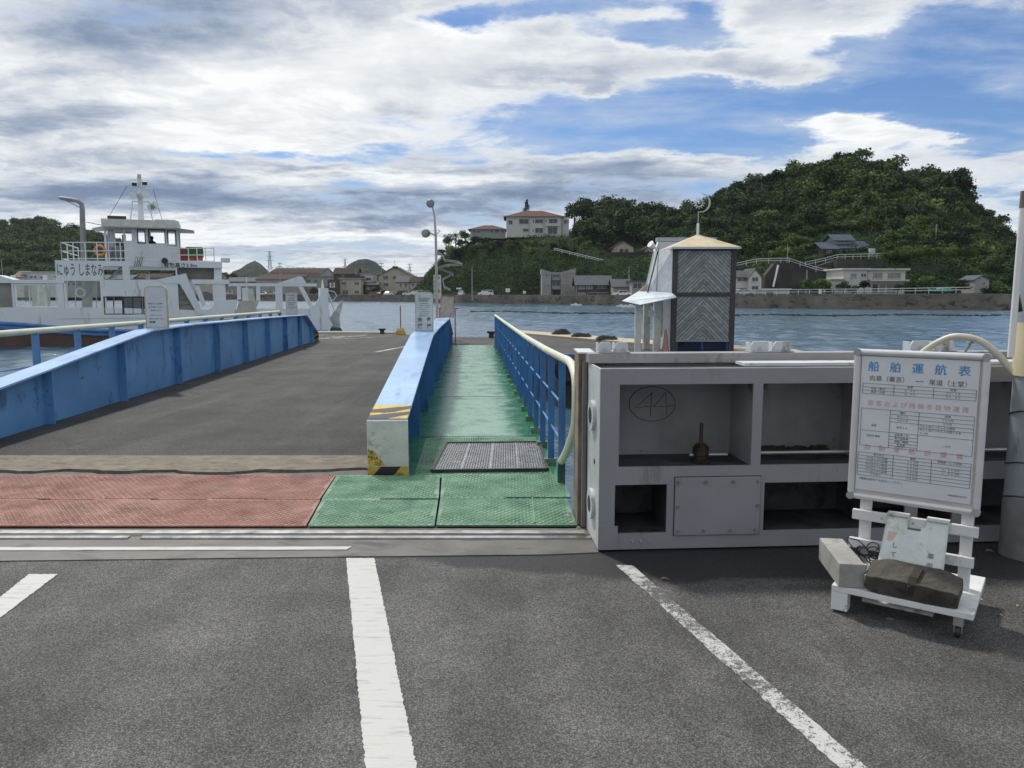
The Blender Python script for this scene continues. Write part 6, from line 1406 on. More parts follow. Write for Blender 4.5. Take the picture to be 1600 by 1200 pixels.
    for (a, b_, c, d) in doors:
        (wx0, wz1), (wx1, _) = XZ(a, b_, D_), XZ(c, b_, D_); wz0 = XZ(a, d, D_)[1]; q = MB(); q.box(wx0, D_-.05, wz0, wx1, D_-.003, wz1); q.build('door', m_wd, th)
    for (a, b_, c, d) in balc:
        (wx0, wz1), (wx1, _) = XZ(a, b_, D_), XZ(c, b_, D_); wz0 = XZ(a, d, D_)[1]; q = MB(); q.box(wx0, D_-1.1, wz0, wx1, D_-.004, wz0+.12); q.box(wx0, D_-1.1, wz0+.122, wx1, D_-1.03, wz1); q.box(wx0, D_-1.029, wz0+.122, wx0+.06, D_-.004, wz1); q.box(wx1-.06, D_-1.029, wz0+.122, wx1, D_-.004, wz1); q.build('balcony', wall, th)
    return th
# --- hilltop building
hb = building('hilltop_building', 'long white two storey building with red-brown hipped roofs on the hilltop', 262, 791, 878, 338.5, 366, 14, m_ww, 'hip', m_rr, 329.5,
    [(794.5, 344, 801, 351), (811, 342, 826, 350), (832.5, 343.5, 835, 348), (836, 342.5, 848.5, 349), (852, 343.5, 854.5, 347), (857.5, 342, 871, 349), (836, 356, 848.5, 364), (856, 355, 871, 365.5), (817, 357, 826, 362), (832, 358, 834, 362)], 'building', .9, balc=[(854, 352, 873, 353.6)])
building('', '', 263.5, 878.3, 889, 339.5, 366, 11, m_ww, None, m_rr, None, [(881, 343, 886, 350), (886.5, 343, 889, 349)], parent=hb)
q = MB()
for px in (827, 850, 877): a = XZ(px, 339, 261.9); c = XZ(px, 366, 261.9); q.box(a[0]-.08, 261.85, c[1], a[0]+.08, 261.99, a[1])
q.build('downpipe', m_wg, hb)
building('hilltop_annexe', 'low annexe with red-brown roof left of the white hilltop building', 264, 735, 790, 358.5, 368, 10, m_wg, 'hip', m_rr, 352, [(738, 360, 744, 364), (745, 360, 751, 364), (766, 358.5, 771, 364), (773, 358.5, 780, 364), (782, 358.5, 788, 364)], 'building', .9)
# --- three storey concrete building on the far road
b3 = building('concrete_building', 'grey three storey concrete building with a V shaped roofline on the far road', 206, 847, 861, 428, 462.5, 9, m_wg, None, m_wg, None, [(853, 428.5, 856, 431.5), (851, 441, 852.5, 450), (855, 444.5, 859, 447)], 'building')
q = MB()
for pp in ([(846, 420.5), (863, 425.5), (863, 429), (846, 428)], [(876, 425.5), (899.5, 419), (899.5, 428), (876, 428.5)]): q.pxz([XZ(a, c, 206) for a, c in pp][::-1], 206.0, 215)
q.build('parapet', m_wg, b3)
building('', '', 206.0, 876.5, 899, 427.6, 462.5, 9, m_wg, None, m_wg, None, [(878, 428, 889, 433, 1), (878, 443, 889, 447.5, 1), (880, 454, 889, 461, 1)], parent=b3)
building('', '', 207.6, 861.2, 876.3, 427, 462.5, 7.4, m_wg, 'flat', m_wg, None, [(864, 429, 874, 433), (863, 440, 875, 446)], over=.02, doors=[(864, 453.5, 875, 462)], parent=b3, balc=[(862, 434, 875.5, 438), (862, 447, 875.5, 452)])
building('tile_roof_house', 'low dark timber house with grey tiled roof right of the concrete building', 196, 902, 954, 444, 463, 8, m_wd, 'gable_side', m_rg, 431.5, [(904, 446, 914, 452, 1), (916, 446, 926, 452, 1), (934, 444.8, 948, 451), (903, 457, 915, 462, 1), (918, 457, 950, 462)], over=.7)
building('tile_roof_house', 'low pale shop house with grey roof partly behind the shelter canopy', 190, 958.5, 986, 448, 463.5, 8, m_wg, 'gable_side', m_rg, 437, [(960, 457, 968, 462), (971, 457.5, 979, 462, 1)], over=.5)
building('long_house', 'long low pale house behind the waiting shelter on the far road', 186, 987, 1043, 440, 463.5, 8, m_wg, 'flat', m_rg, None, [(989, 442, 1003, 451), (1006, 444, 1020, 450), (1008, 454, 1020, 462)], over=.4)
building('hillside_house', 'small cream gabled house among dark trees on the middle slope', 225, 959, 990, 386, 395, 7, m_wb, 'gable_front', m_rk, 377.5, [(961, 389, 964, 391.5)], doors=[(968, 389, 974, 394.8), (976, 389, 982, 394.8)], over=.6)
building('hillside_house', 'small gabled house mostly hidden behind the waiting shelter roof', 222, 1008, 1034, 389, 396, 7, m_wb, 'gable_front', m_rk, 381, [(1011, 391, 1014, 395)], over=.5)
# --- right shore houses
rh = building('gabled_house', 'white two storey house with a steep front gable right of the timber tower', 160, 1170, 1190, 433, 461.5, 7, m_ww, 'gable_front', m_rg, 421, [(1175, 433, 1185, 440), (1174.5, 446.5, 1185, 454)], over=.3)
building('', '', 161, 1145, 1169.7, 433, 461.5, 6, m_ww, 'gable_side', m_rg, 424, [(1152, 434, 1167, 440)], over=.4, parent=rh, doors=[(1152, 450, 1166, 459)])
building('carport', 'long low white carport right of the gabled house', 158, 1192, 1234, 453, 461.5, 5, m_ww, 'flat', m_ww, None, (), 'carport', over=.3, doors=[(1196, 455.5, 1208, 461)])
lw = building('flat_roof_house', 'white flat roofed two storey house with broad balcony above the seawall', 152, 1356, 1415, 422, 460, 9, m_ww, 'flat', m_ww, None, [(1364, 426, 1379, 435.5, 1), (1387, 426, 1408, 435.5, 1), (1363, 443, 1372, 458), (1374, 443.5, 1384, 458, 1), (1385.5, 443.5, 1400, 458, 1)], over=.6, balc=[(1355, 437, 1417, 439.5)])
building('', '', 150, 1318, 1355.5, 421.5, 460, 8, m_ww, 'flat', m_ww, None, [(1329, 427, 1339, 434, 1), (1345, 427, 1354, 433), (1308+14, 445, 1330, 452)], over=.5, parent=lw)
building('', '', 149, 1299.5, 1317.5, 438, 460, 6, m_ww, 'flat', m_wg, None, [(1306, 444, 1312, 450)], over=.3, parent=lw)
uh = building('hillside_villa', 'beige house with stacked dark blue tiled roofs on the terrace above the flat roofed house', 176, 1306, 1357, 387, 398, 8, m_wb, 'gable_side', m_rb, 378, [(1315, 390, 1325, 396.5), (1337, 389.5, 1347, 396.5)], over=.8)
building('', '', 178, 1305, 1330, 374.5, 381, 5, m_wb, 'gable_side', m_rb, 367.5, [(1314, 376.5, 1325, 380)], over=.8, parent=uh, z0=XZ(0, 383, 178)[1])
building('', '', 175, 1287, 1305.8, 388, 400, 7, m_wd, 'gable_side', m_rb, 380, [(1292, 391, 1300, 398)], over=.8, parent=uh)
building('shed', 'small grey shed with a pitched roof near the right end of the seawall', 146, 1523, 1546, 437.5, 450, 5, m_wg, 'gable_front', m_rg, 431.5, [(1535, 441, 1540, 444.5)], 'shed', over=.2)
# water tank on terrace
x_, z_ = XZ(1359.5, 399, 172); q = MB(); q.box(x_, 172, z_-.4, x_+1.1, 173, z_+1.5); tag(q.build('water_tank', mat('pale_tank', (.42, .47, .48), .5), bev=.05), 'pale upright tank beside the blue roofed villa', 'tank')
q = MB(); 
for a, c in ((1457-0, 1), ): pass
# terraces and retaining walls
m_ret = mat('dark_retaining_wall', (.035, .034, .033), .9, var=.35, vs=.4)
def wall_poly(name, label, pts, D_, th_=1.0, m=m_ret): q = MB(); q.pxz([XZ(a, c, D_) for a, c in pts][::-1], D_, D_+th_); return tag(q.build(name, m), label, 'wall')
wall_poly('retaining_wall', 'dark retaining wall behind the gabled house and carport', [(1192, 462), (1196, 430), (1210, 412), (1245, 409), (1268, 420), (1300, 430), (1305, 462)], 164, 2)
wall_poly('retaining_wall', 'dark ribbed retaining wall below the blue roofed villa', [(1308, 430), (1308, 405), (1380, 405), (1386, 430)], 165, 2)
wall_poly('retaining_wall', 'stained stone wall between the two stair railings', [(1262, 421), (1300, 408), (1308, 406), (1308, 430), (1290, 425)], 167, 1.2, mat('mossy_stone', (.07, .068, .06), .9, var=.4, vs=.9))
wall_poly('retaining_wall', 'dark wall on the slope right of the flat roofed house', [(1386, 462), (1386, 430), (1420, 418), (1450, 414), (1485, 420), (1520, 436), (1520, 462)], 163, 2, m_ret)
wall_poly('terrace_edge', 'dry grassy terrace edge right of the villa', [(1405, 401), (1405, 396.5), (1510, 397.5), (1510, 401)], 172, 5, mat('dry_grass', (.17, .13, .055), .95, var=.25, vs=1))
wall_poly('terrace_wall', 'dark fenced terrace wall below the small cream house', [(935, 412), (935, 394), (1035, 394), (1035, 412)], 221, 1.5)
def slat_rail(name, label, pts, D0, D1, h, step, cat='railing', m=m_whitew, n3=2, r=.06):
    q = MB(); N2 = len(pts); W3 = [(*((lambda p: (p[0], D0+(D1-D0)*i/(N2-1), p[1]))(XZ(a, c, D0+(D1-D0)*i/(N2-1)))),) for i, (a, c) in enumerate(pts)]
    for k in range(n3): q.tube([(x, y, z+h*(1-k*.45)) for x, y, z in W3], r, 5)
    for (a, b_, c), (d, e2, f2) in zip(W3, W3[1:]):
        L = math.dist((a, b_, c), (d, e2, f2)); n4 = max(1, int(L/step))
        for i in range(n4): t = i/n4; p = (a+(d-a)*t, b_+(e2-b_)*t, c+(f2-c)*t); q.tube([p, (p[0], p[1], p[2]+h)], r*.9, 5)
    return tag(q.build(name, m), label, cat)
slat_rail('stair_railing', 'white stair railing climbing over the dark retaining wall', [(1150, 419), (1182, 412), (1220, 411), (1233, 411), (1250, 417), (1275, 425), (1295, 429), (1312, 430.5)], 163, 163, 1.0, 2.0)
slat_rail('stair_railing', 'grey railing rising to the terrace of the blue roofed villa', [(1258, 418), (1290, 411), (1308, 406), (1345, 405), (1382, 404)], 164.5, 170, 1.1, 1.8)
slat_rail('shore_railing', 'white railing along the seawall in front of the flat roofed house', [(1146, 461.5), (1230, 461), (1300, 460.5), (1360, 460), (1430, 459), (1515, 457.5)], 148.5, 139, 1.0, 1.9)
slat_rail('hill_railing', 'pale handrail slanting down the ivy slope towards the cream house', [(866, 393), (890, 399), (915, 405), (935, 410), (960, 416), (1000, 420), (1035, 424)], 226, 208, 1.0, 2.6, r=.07)
slat_rail('hill_stair', 'pale zigzag stair rail on the left shoulder of the centre hill', [(682, 397), (690, 401), (695, 410), (716, 413), (722, 417), (700, 418), (684, 422), (708, 432), (692, 440), (694, 452), (704, 457)], 247, 236, .9, 3, r=.16, m=mat('pale_stair', (.30, .29, .27), .8))
q = MB(); a = XZ(1216, 414, 163.2); c = XZ(1208, 448, 163.2); q.bar((a[0], 163.2, a[1]), (c[0], 163.2, c[1]), .35, .25); tag(q.build('drain_pipe', m_white), 'white drain channel running down the dark retaining wall', 'pipe')
# garden trees in front of right shore houses
for i, (px, py, r_, k, lb) in enumerate(((1264, 441, 2.0, 'leaf', 'pruned garden tree left of the flat roofed house'), (1285, 440, 2.1, 'leaf', 'rounded garden tree beside the low wing of the flat roofed house'), (1292, 452, 1.4, 'dark', 'dark clipped bush at the low wing of the flat roofed house'), (1318, 445, 1.5, 'dark', 'dark garden pine before the left part of the flat roofed house'), (1333, 450, 1.3, 'dark', 'small dark bush under the windows of the flat roofed house'), (1350, 443, 1.4, 'dark', 'upright dark pine at the middle of the flat roofed house'), (1402, 447, 1.3, 'dark', 'dark clipped bush before the right windows of the flat roofed house'), (1420, 445, 1.6, 'dark', 'dark pine at the right corner of the flat roofed house'), (1428, 452, 1.5, 'dark', 'dark shrub just right of the flat roofed house'), (1447, 436, 2.2, 'leaf', 'green shrub mass between the flat roofed house and the green nets'), (1270, 400, 2.2, 'yel', 'bright green tree left of the blue roofed villa'), (1500, 440, 2.4, 'leaf', 'bushy tree left of the small grey shed'), (1560, 446, 2.2, 'leaf', 'bushy shrub right of the small grey shed'), (1575, 452, 2.6, 'leaf', 'broad shrub above the right end of the seawall'), (1540, 456, 1.8, 'dark', 'dark shrub in front of the small grey shed'))):
    D_ = 150.5 if py > 438 and px < 1440 else (172 if py < 410 else 146); x, z = XZ(px, py, D_-3 if D_ == 150.5 else D_); tree(k, x, D_-3.2 if D_ == 150.5 else D_, z-r_*.9, r_, lb)
for i, px in enumerate(range(1380, 1500, 10)):
    x, y, z = hill(px, 2.0); tree('yel' if i % 2 else 'leaf', x, y-5, XZ(px, 388+random.uniform(-3, 4), y-5)[1]-2, random.uniform(1.9, 2.5), 'bright green bush in the thicket right of the blue roofed villa', 'bright bushes right of the villa', 'bush', 'bush')
q = MB(); 
for a, c in ((1456, 1464), (1468, 1488)): p0 = XZ(a, 456, 146); p1 = XZ(c, 450 if a > 1460 else 452, 146); q.box(p0[0], 146, p0[1], p1[0], 147.5, p1[1])
tag(q.build('net_pile', mat('turquoise_net', (.04, .30, .22), .8, var=.3, vs=2), bev=.3), 'turquoise green nets piled behind the seawall railing', 'nets')
# --- left town
FAC = building('factory', 'long dark roofed factory hall with a row of bright skylights on the far left shore', 330, 416, 500, 429.5, 460, 30, m_wg, 'gable_side', m_rk, 419.5, (), 'factory', .3)
building('factory', 'lower brown roofed shed in front of the long factory hall', 318, 400, 472, 437, 461, 16, m_wg, 'gable_side', mat('rust_brown_roof', (.06, .045, .042), .8, spec=.08), 429.5, (), 'factory', .3)
building('warehouse', 'pale flat warehouse beyond the bow of the ferry', 322, 473, 520, 432, 461, 14, m_wg, 'flat', m_wg, None, [(480, 437, 486, 441), (490, 437, 496, 441)], 'warehouse')
building('timber_house', 'tall brown walled house behind the flat roofed beige house', 306, 521, 557, 428, 461, 10, m_wd, 'gable_side', m_rk, 419, [(533, 430, 540, 434)])
bh = building('beige_house', 'flat roofed beige two storey house on the left far shore', 292, 531, 564, 436, 461.5, 9, m_wb, 'flat', m_wb, None, [(534, 440.5, 541, 445), (547, 441.5, 549, 443.5), (553.5, 441, 561, 445), (535, 453.5, 544, 460), (554, 454, 561, 458.5)], over=.5)
q = MB(); a = XZ(538, 436, 293); c = XZ(564, 432, 293); q.box(a[0], 293, a[1]+.3, c[0], 300, c[1]+.3); q.build('roof_rail', m_dark, bh)
building('white_apartment', 'narrow white apartment block with stacked balconies behind the parked cars', 300, 563, 582, 428, 461.5, 9, m_ww, 'flat', m_wg, None, [(566, 433, 569, 438), (572, 434, 580, 438), (572, 443, 580, 447), (566, 446, 569, 450)], 'apartment', balc=[(571, 439, 581, 441), (571, 448, 581, 450)])
building('dark_house', 'small dark house between the white apartment and the big gabled hall', 296, 570, 590, 445, 461.5, 8, m_wd, 'gable_side', m_rg, 441, [(573, 449, 578, 453, 1), (581, 449, 586, 453, 1)])
gh = building('gabled_hall', 'large beige hall with a broad front gable on the left far shore', 300, 592, 642, 430.5, 461.5, 14, m_wb, 'gable_front', m_rg, 417.5, [(598.5, 431, 606.5, 436.5), (613.5, 431, 621, 436.5), (599, 442, 607, 447)], 'building', over=.6)
q = MB(); a = XZ(617, 418, 300); q.box(a[0]-.9, 299.5, a[1]-.4, a[0]+.9, 302, a[1]+.5); q.tube([(a[0], 300, a[1]), (a[0], 300, a[1]+2.8)], .06, 6); q.bar((a[0]-.6, 300, a[1]+2), (a[0]+.6, 300, a[1]+2), .06, .06); q.build('roof_ventilator', m_rg, gh)
building('low_house', 'low cream house with a black tiled roof beside the gabled hall', 286, 619, 640, 440.5, 461.8, 9, m_wb, 'gable_side', m_rg, 432, [(624.5, 443, 627.5, 448.5), (632, 443, 636, 448)], over=.5)
building('low_house', 'low white house with brown roof and three small windows', 284, 641, 665, 440.5, 461.8, 9, m_ww, 'gable_side', m_rk, 433, [(643, 443, 647, 447.5), (649.5, 443, 653.5, 447.5), (656.5, 443, 660.5, 447.5)], over=.5)
building('low_house', 'pale house with a balcony behind the street lamp', 283, 665.5, 684, 439, 462, 9, m_wg, 'gable_side', m_rk, 432, [(674, 442.5, 680, 446)], over=.4, balc=[(668, 447, 683, 449)])
building('shore_shed', 'white flat roofed building with small windows left of the ferry name board', 318, 34, 100, 425.5, 461, 14, m_ww, 'flat', m_ww, None, [(47, 431, 51, 434.5), (53, 431, 57, 434.5), (63, 432, 67, 435), (72, 431, 75, 433), (84, 431.5, 89, 433)], 'building')
building('brown_roof_house', 'house with a brown roof at the far left behind the ferry', 316, 20, 36, 433, 461, 10, m_ww, 'gable_side', mat('purple_brown_roof', (.12, .075, .07), .8), 424, [(24, 436, 28, 439)])
for i, (a, c, t_2, wm, lb) in enumerate(((100, 150, 438, m_wg, 'grey low house seen through the ferry side openings'), (152, 205, 436, m_wb, 'beige low house seen below the ferry wheelhouse deck'), (208, 262, 434, m_wg, 'grey long house seen between the ferry columns'), (265, 300, 438, m_ww, 'white low house seen behind the ferry bulwark'), (302, 345, 436, m_wb, 'beige house beyond the forward part of the ferry'), (347, 398, 440, m_wg, 'grey low sheds right of the ferry superstructure'))):
    building('town_house', lb, 312+3*i, a, c, t_2, 461, 10, wm, 'gable_side', [m_rk, m_rg][i % 2], t_2-6, [(a+4+k*9, t_2+4, a+9+k*9, t_2+8) for k in range(int((c-a)/10))], over=.5)
x_, z_ = XZ(518, 450, 288)
wsn = thing('wall_sign', 'square white sign with a black curl mark right of the ferry bow tower', 'sign', (x_, 288, .6)); a = XZ(515.3, 449.2, 288); c = XZ(523, 441.8, 288)
q = MB(); q.box(a[0], 288, a[1], c[0], 288.15, c[1]); q.build('panel', m_white, wsn); q = MB(); q.text('る', 1.7, ((a[0]+c[0])/2, 287.98, (a[1]+c[1])/2), (1, 0, 0), (0, 0, 1), bold=.07); q.build('lettering', m_black, wsn)
q = MB(); q.box(a[0]-.8, 288.3, .3, c[0]+.8, 292, c[1]+1.2); q.build('sign_backing', m_wd, wsn)
# shoreline shrubs in town
for i, (px, r_) in enumerate(((340, 4.5), (352, 4), (365, 3), (490, 2.6), (505, 2.2), (512, 3.4), (590, 2.4), (688, 3), (586, 2))):
    x, z = XZ(px, 452 if i > 2 else 430, 290 if i > 2 else 360); tree('dark', x, 290 if i > 2 else 360, z-r_, r_, ['dark tree mass at the foot of the hill behind the ferry vent', 'dark tree beside the ferry vent', 'dark tree sloping down right of the ferry vent', 'green bush before the warehouse', 'second green bush before the warehouse', 'round dark tree beside the square white sign', 'dark bush at the left wall of the gabled hall', 'dark tree behind the street lamp', 'small bush among the cars by the hall'][i])
for i in range(9):
    q = MB(); a = XZ(425+i*8.2, 422.5, 334); q.box(a[0]-.7, 333.5, a[1]+1.1, a[0]+.7, 335, a[1]+1.35); q.build('skylight', m_white, FAC)
# --- utility poles and wires
def upole(px, ytop, D_, label, arm=True, group='utility poles on the far shore', r=.16):
    x, z = XZ(px, ytop, D_); zb2 = .5 if D_ > 170 else 1.0
    th = thing('utility_pole', label, 'utility pole', (x, D_, zb2), group); q = MB(); q.tube([(x, D_, zb2-1), (x, D_, z)], [r*1.3, r*.8], 8); q.build('pole', m_wg, th)
    if arm:
        for k in (.5, 1.6): q = MB(); q.bar((x-1.0, D_-.2, z-k), (x+1.0, D_-.2, z-k), .12, .12); [q.tube([(x+dx_, D_-.2, z-k+.06), (x+dx_, D_-.2, z-k+.3)], .06, 6) for dx_ in (-.85, -.4, .4, .85)]; q.build('crossarm', m_dark, th)
    return Vector((x, D_-.2, z-.4))
p1 = upole(437, 410, 310, 'utility pole rising before the long factory roof'); p2 = upole(556, 411, 300, 'utility pole between the timber house and the white apartment'); p3 = upole(595.5, 410, 292, 'utility pole at the left edge of the gabled hall'); p4 = upole(650.5, 430, 282, 'thin pole before the low white house', False)
p5 = upole(737.5, 418, 214, 'slim pole at the foot of the ivy slope beside the parked cars', False, r=.13); p6 = upole(983, 417, 190, 'utility pole before the grey houses left of the shelter', True); p7 = upole(1261, 422, 148, 'pale pole left of the flat roofed house garden', False, r=.13)
p8 = upole(1231, 381, 170, 'thin pole above the stair railing', False, r=.1); p9 = upole(1463.5, 350, 176, 'tall thin pole on the grassy terrace of the right hill', False, r=.13); p10 = upole(2, 405, 320, 'utility pole at the far left edge behind the ferry')
def wire(A, B_, sag, lb):
    q = MB(); q.tube([tuple(A.lerp(B_, t/12)-Vector((0, 0, sag*4*(t/12)*(1-t/12)))) for t in range(13)], .035, 4); tag(q.build('power_line', m_dark), lb, 'power line')
wire(p1, p2, 2.0, 'overhead wire from the factory pole to the apartment pole'); wire(p2, p3, .8, 'overhead wire from the apartment pole to the hall pole'); wire(p3, p4+Vector((0, 0, -.5)), 1.2, 'overhead wire from the hall pole towards the street lamp')
def pylon(px, yt, D_, label):
    x, z = XZ(px, yt, D_); th = thing('pylon', label, 'pylon', (x, D_, 0), 'steel pylons on the horizon'); q = MB(); b_ = 3.2
    for sx_, sy_ in ((-1, -1), (1, -1), (1, 1), (-1, 1)): q.tube([(x+sx_*b_, D_+sy_*b_, 0), (x+sx_*.4, D_+sy_*.4, z)], .28, 4)
    for k in range(7): w2 = b_*(1-k/8); zz = z*k/8; w3 = b_*(1-(k+1)/8); z3 = z*(k+1)/8; q.tube([(x-w2, D_-w2, zz), (x+w3, D_-w3, z3)], .15, 4); q.tube([(x+w2, D_-w2, zz), (x-w3, D_-w3, z3)], .15, 4)
    q.build('lattice_mast', m_steel, th); q = MB()
    for k in (.98, .88, .78): q.bar((x-4, D_, z*k), (x+4, D_, z*k), .4, .4)
    q.build('crossarm', m_steel, th)
pylon(421, 392, 800, 'tall steel pylon left of the factory roof on the horizon'); pylon(640, 412, 950, 'faint pylon right of the gabled hall'); pylon(539, 404, 1000, 'faint pylon left of the distant round hill')
# --- cars
def carmat(n_, c): return mat(n_, c, .25, var=.0, spec=.6)
CM = {'white': carmat('car_white', (.62, .63, .64)), 'black': carmat('car_black', (.015, .015, .017)), 'silver': carmat('car_silver', (.34, .35, .36)), 'red': carmat('car_dark_red', (.20, .03, .025)), 'blue': carmat('car_blue', (.03, .10, .28))}
def car_proto(kind):
    L, H, Wd = {'sedan': (4.4, 1.42, 1.7), 'kei': (3.4, 1.65, 1.48), 'van': (4.6, 1.85, 1.75)}[kind]
    t = thing('parked_car', 'x', 'car', (0, 0, -50)); 
    if kind == 'sedan': pr = [(-.5, .22), (-.5, .55), (-.47, .64), (-.34, .68), (-.20, .97), (.16, 1), (.32, .70), (.47, .60), (.5, .45), (.5, .22)]; wn = [(-.30, .69), (-.19, .93), (-.01, .96), (-.01, .70)], [(.01, .70), (.01, .96), (.15, .94), (.27, .70)]
    elif kind == 'kei': pr = [(-.5, .2), (-.5, .52), (-.44, .58), (-.36, .62), (-.24, .97), (.42, 1), (.48, .60), (.5, .45), (.5, .2)]; wn = [(-.32, .60), (-.23, .92), (.05, .94), (.05, .60)], [(.08, .60), (.08, .94), (.40, .94), (.44, .60)]
    else: pr = [(-.5, .2), (-.5, .48), (-.45, .56), (-.33, .60), (-.22, .98), (.44, 1), (.49, .58), (.5, .4), (.5, .2)]; wn = [(-.29, .62), (-.20, .93), (.10, .94), (.10, .62)], [(.13, .62), (.13, .94), (.42, .94), (.46, .62)]
    q = MB(); n_ = len(pr); ys = (-.5, -.44, .44, .5)
    f_ = lambda p, y: (p[0]*L, y*Wd*(1 if p[1] < .66 else .88 if abs(y) > .45 else .95), p[1]*H*(1 if abs(y) < .46 else .985))
    vs = [f_(p, y) for y in ys for p in pr]; fs = [(k*n_+i, k*n_+(i+1) % n_, (k+1)*n_+(i+1) % n_, (k+1)*n_+i) for k in range(3) for i in range(n_)]+[tuple(range(n_-1, -1, -1)), tuple(3*n_+i for i in range(n_))]
    q.add(vs, fs); bo = q.build('body', CM['white'], t, smooth=False, bev=.04, world=False)
    q = MB()
    for w_ in wn:
        for sy_ in (-1, 1): P2 = [(p[0]*L, sy_*(Wd*.5*(.94)+.02), p[1]*H) for p in w_]; P2 = [(x, (y if z < .75*H else y*.955), z) for x, y, z in P2]; q.add(P2, [(0, 1, 2, 3) if sy_ > 0 else (3, 2, 1, 0)])
    i0 = 3; a, c = pr[3], pr[4]; q.add([(a[0]*L-.02, -.4*Wd, a[1]*H+.05), (a[0]*L-.02, .4*Wd, a[1]*H+.05), (c[0]*L-.02, .38*Wd, c[1]*H-.05), (c[0]*L-.02, -.38*Wd, c[1]*H-.05)], [(0, 1, 2, 3)])
    q.build('windows', m_glass, t, world=False)
    for sx_ in (-.31, .31):
        for sy_ in (-1, 1):
            q = MB(); q.tube([(sx_*L, sy_*Wd*.5-.09, .31), (sx_*L, sy_*Wd*.5+.09*0+.02*sy_, .31)], .31, 14); w_ = q.build('wheel', m_dark, t, world=False)
            q = MB(); q.tube([(sx_*L, sy_*(Wd*.5+.02), .31), (sx_*L, sy_*(Wd*.5+.035), .31)], .19, 10); q.build('rim', m_steel, w_, world=False)
    for sy_ in (-.36, .36): q = MB(); q.box(-.503*L, sy_*Wd-.14, .46*H, -.495*L, sy_*Wd+.14, .53*H); q.build('headlight', m_lgreen, t, world=False)
    return t
PRT = {k: car_proto(k) for k in ('sedan', 'kei', 'van')}; used = {}
def car(kind, col, px, label, dd=7.0, rot=0):
    D_ = shoreD(px)+dd; x = XZ(px, 460, D_)[0]
    o = PRT[kind] if kind not in used else copy_tree(PRT[kind]); used[kind] = 1
    o.location = (x, D_, landz(px)+.02); o.rotation_euler = (0, 0, R(rot)); o['label'] = label; o['group'] = 'cars parked along the far shore'
    for ch in o.children:
        if ch.name.startswith('body'): ch.material_slots[0].link = 'OBJECT'; ch.material_slots[0].material = CM[col]
for a in (('sedan', 'white', 790, 'white van-like car parked alone at the foot of the ivy slope', ), ): pass
for a in (('van', 'white', 759, 'white people carrier parked at the foot of the ivy slope'), ('sedan', 'black', 742, 'dark car parked left of the white people carrier'), ('kei', 'white', 721, 'small white car parked beside the stair on the centre shore', 6, 80), ('sedan', 'black', 707, 'black car parked below the zigzag stair', 8),
          ('sedan', 'red', 585, 'dark red car leftmost of the row before the gabled hall'), ('van', 'black', 597, 'black van next to the dark red car', 7, 60), ('sedan', 'white', 607, 'white car right of the black van in the hall row', 7, 70), ('sedan', 'white', 617, 'white car under the gable of the hall', 7, 20), ('van', 'black', 627, 'black van before the low cream house'), ('sedan', 'white', 639, 'white saloon before the cream house edge'), ('van', 'white', 650, 'white van before the low white house'), ('kei', 'silver', 664, 'silver small car before the balcony house'),
          ('sedan', 'white', 411, 'white car seen left of the bow columns of the ferry'), ('sedan', 'silver', 424, 'silver car between two bow columns of the ferry'), ('sedan', 'blue', 322, 'blue car seen through the ferry bulwark opening', 7, 30), ('sedan', 'white', 343, 'white car seen under the ferry cross beam'), ('van', 'silver', 355, 'silver van seen under the ferry cross beam'),
          ('sedan', 'white', 973, 'white car parked by the utility pole left of the shelter', 5), ('sedan', 'silver', 1161, 'silver car in front of the gabled house', 4)):
    car(*a)
# notice boards, boats
def nboard(px0, y0, px1, y1, D_, lb):
    a = XZ(px0, y1, D_); c = XZ(px1, y0, D_); th = thing('shore_board', lb, 'sign', ((a[0]+c[0])/2, D_, landz(px0))); q = MB(); q.box(a[0], D_, a[1], c[0], D_+.08, c[1]); q.build('panel', m_white, th)
    q = MB(); q.tube([((a[0]+c[0])/2, D_+.13, landz(px0)), ((a[0]+c[0])/2, D_+.13, c[1])], .05, 6); q.build('post', m_wg, th)
nboard(790, 450.5, 797, 456.5, 214, 'white rectangular board between the white people carrier and the concrete building'); nboard(817, 454.5, 821.5, 458.5, 211, 'small white sign on a post left of the concrete building'); nboard(713, 449.5, 721, 452, 228, 'white board over the small white car')
q = MB(); 
for px in (777, 781, 785): a = XZ(px, 449, 216); q.box(a[0], 216, .5, a[0]+.25, 216.3, a[1])
a = XZ(774, 449, 216); c = XZ(788, 448, 216); q.box(a[0], 215.8, a[1], c[0], 217, a[1]+.3); tag(q.build('timber_gate', m_wd), 'brown timber gateway beside the white rectangular board', 'gate')
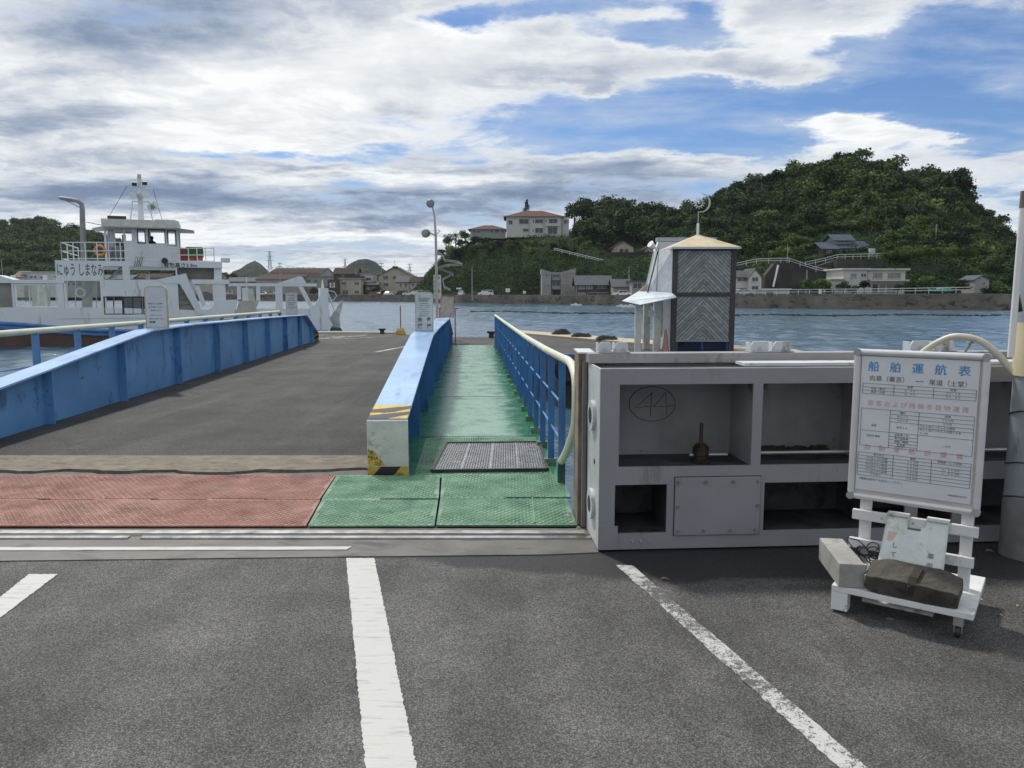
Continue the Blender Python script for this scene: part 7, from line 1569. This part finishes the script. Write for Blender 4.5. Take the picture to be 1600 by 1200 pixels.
def boat(px, py, s, lb):
    x, y = G(px, py, ZW); q = MB(); q.pxy([(x-1.6*s, y-.1), (x-1.2*s, y-.6*s), (x+1.0*s, y-.6*s), (x+1.7*s, y), (x+1.0*s, y+.6*s), (x-1.2*s, y+.6*s)], ZW-.1, ZW+.45*s)
    th = thing('small_boat', lb, 'boat', (x, y, ZW), 'small white boats below the far seawall'); q.build('hull', m_white, th); q = MB(); q.box(x-.5*s, y-.35*s, ZW+.452*s, x+.3*s, y+.35*s, ZW+.8*s); q.build('cabin', m_whitew, th)
boat(900, 477.5, .8, 'small white boat moored below the tile roofed house'); boat(971, 479.5, .7, 'leftmost small white boat below the shelter canopy'); boat(979, 480.3, .7, 'small white boat between its two neighbours below the canopy'); boat(986, 480, .8, 'rightmost small white boat under the shelter canopy edge')
# float line
q = MB(); q.tube([(*G(px, 487.3+min(6.0, (px-738)*.0135)+.6*math.sin(px*.03), ZW), ZW+.06) for px in range(736, 1582, 6)], .03, 5)
for i in range(420):
    px = 738+i*2.0+random.uniform(-1, 1); py = 487.3+min(6.0, (px-738)*.0135)+random.uniform(-.5, .5)+.6*math.sin(px*.03)
    if random.random() < .2: continue
    x, y = G(px, py, ZW); r_ = random.uniform(.07, .20); q.tube([(x-r_*1.6, y, ZW+.02), (x, y, ZW+.10), (x+r_*1.6, y, ZW+.02)], [r_*.5, r_*.8, r_*.5], 5)
tag(q.build('float_line', m_dark), 'long line of small dark floats across the channel', 'float line')
print('trees', NT[0], 'objects', len(bpy.data.objects))

woodland()

# the air over the channel
hzm = bpy.data.materials.new('haze'); hzm.use_nodes = True; nt = hzm.node_tree; nt.nodes.clear(); hn = NB(nt)
o_ = hn.n('ShaderNodeOutputMaterial'); pv = hn.n('ShaderNodeVolumePrincipled'); pv.inputs['Color'].default_value = (.80, .87, .95, 1); pv.inputs['Density'].default_value = HAZE; pv.inputs['Anisotropy'].default_value = .2
nt.links.new(pv.outputs[0], o_.inputs['Volume'])
q = MB(); q.box(-2600, -160, -6, 2600, 2400, 190); tag(q.build('haze', hzm), kind='stuff')
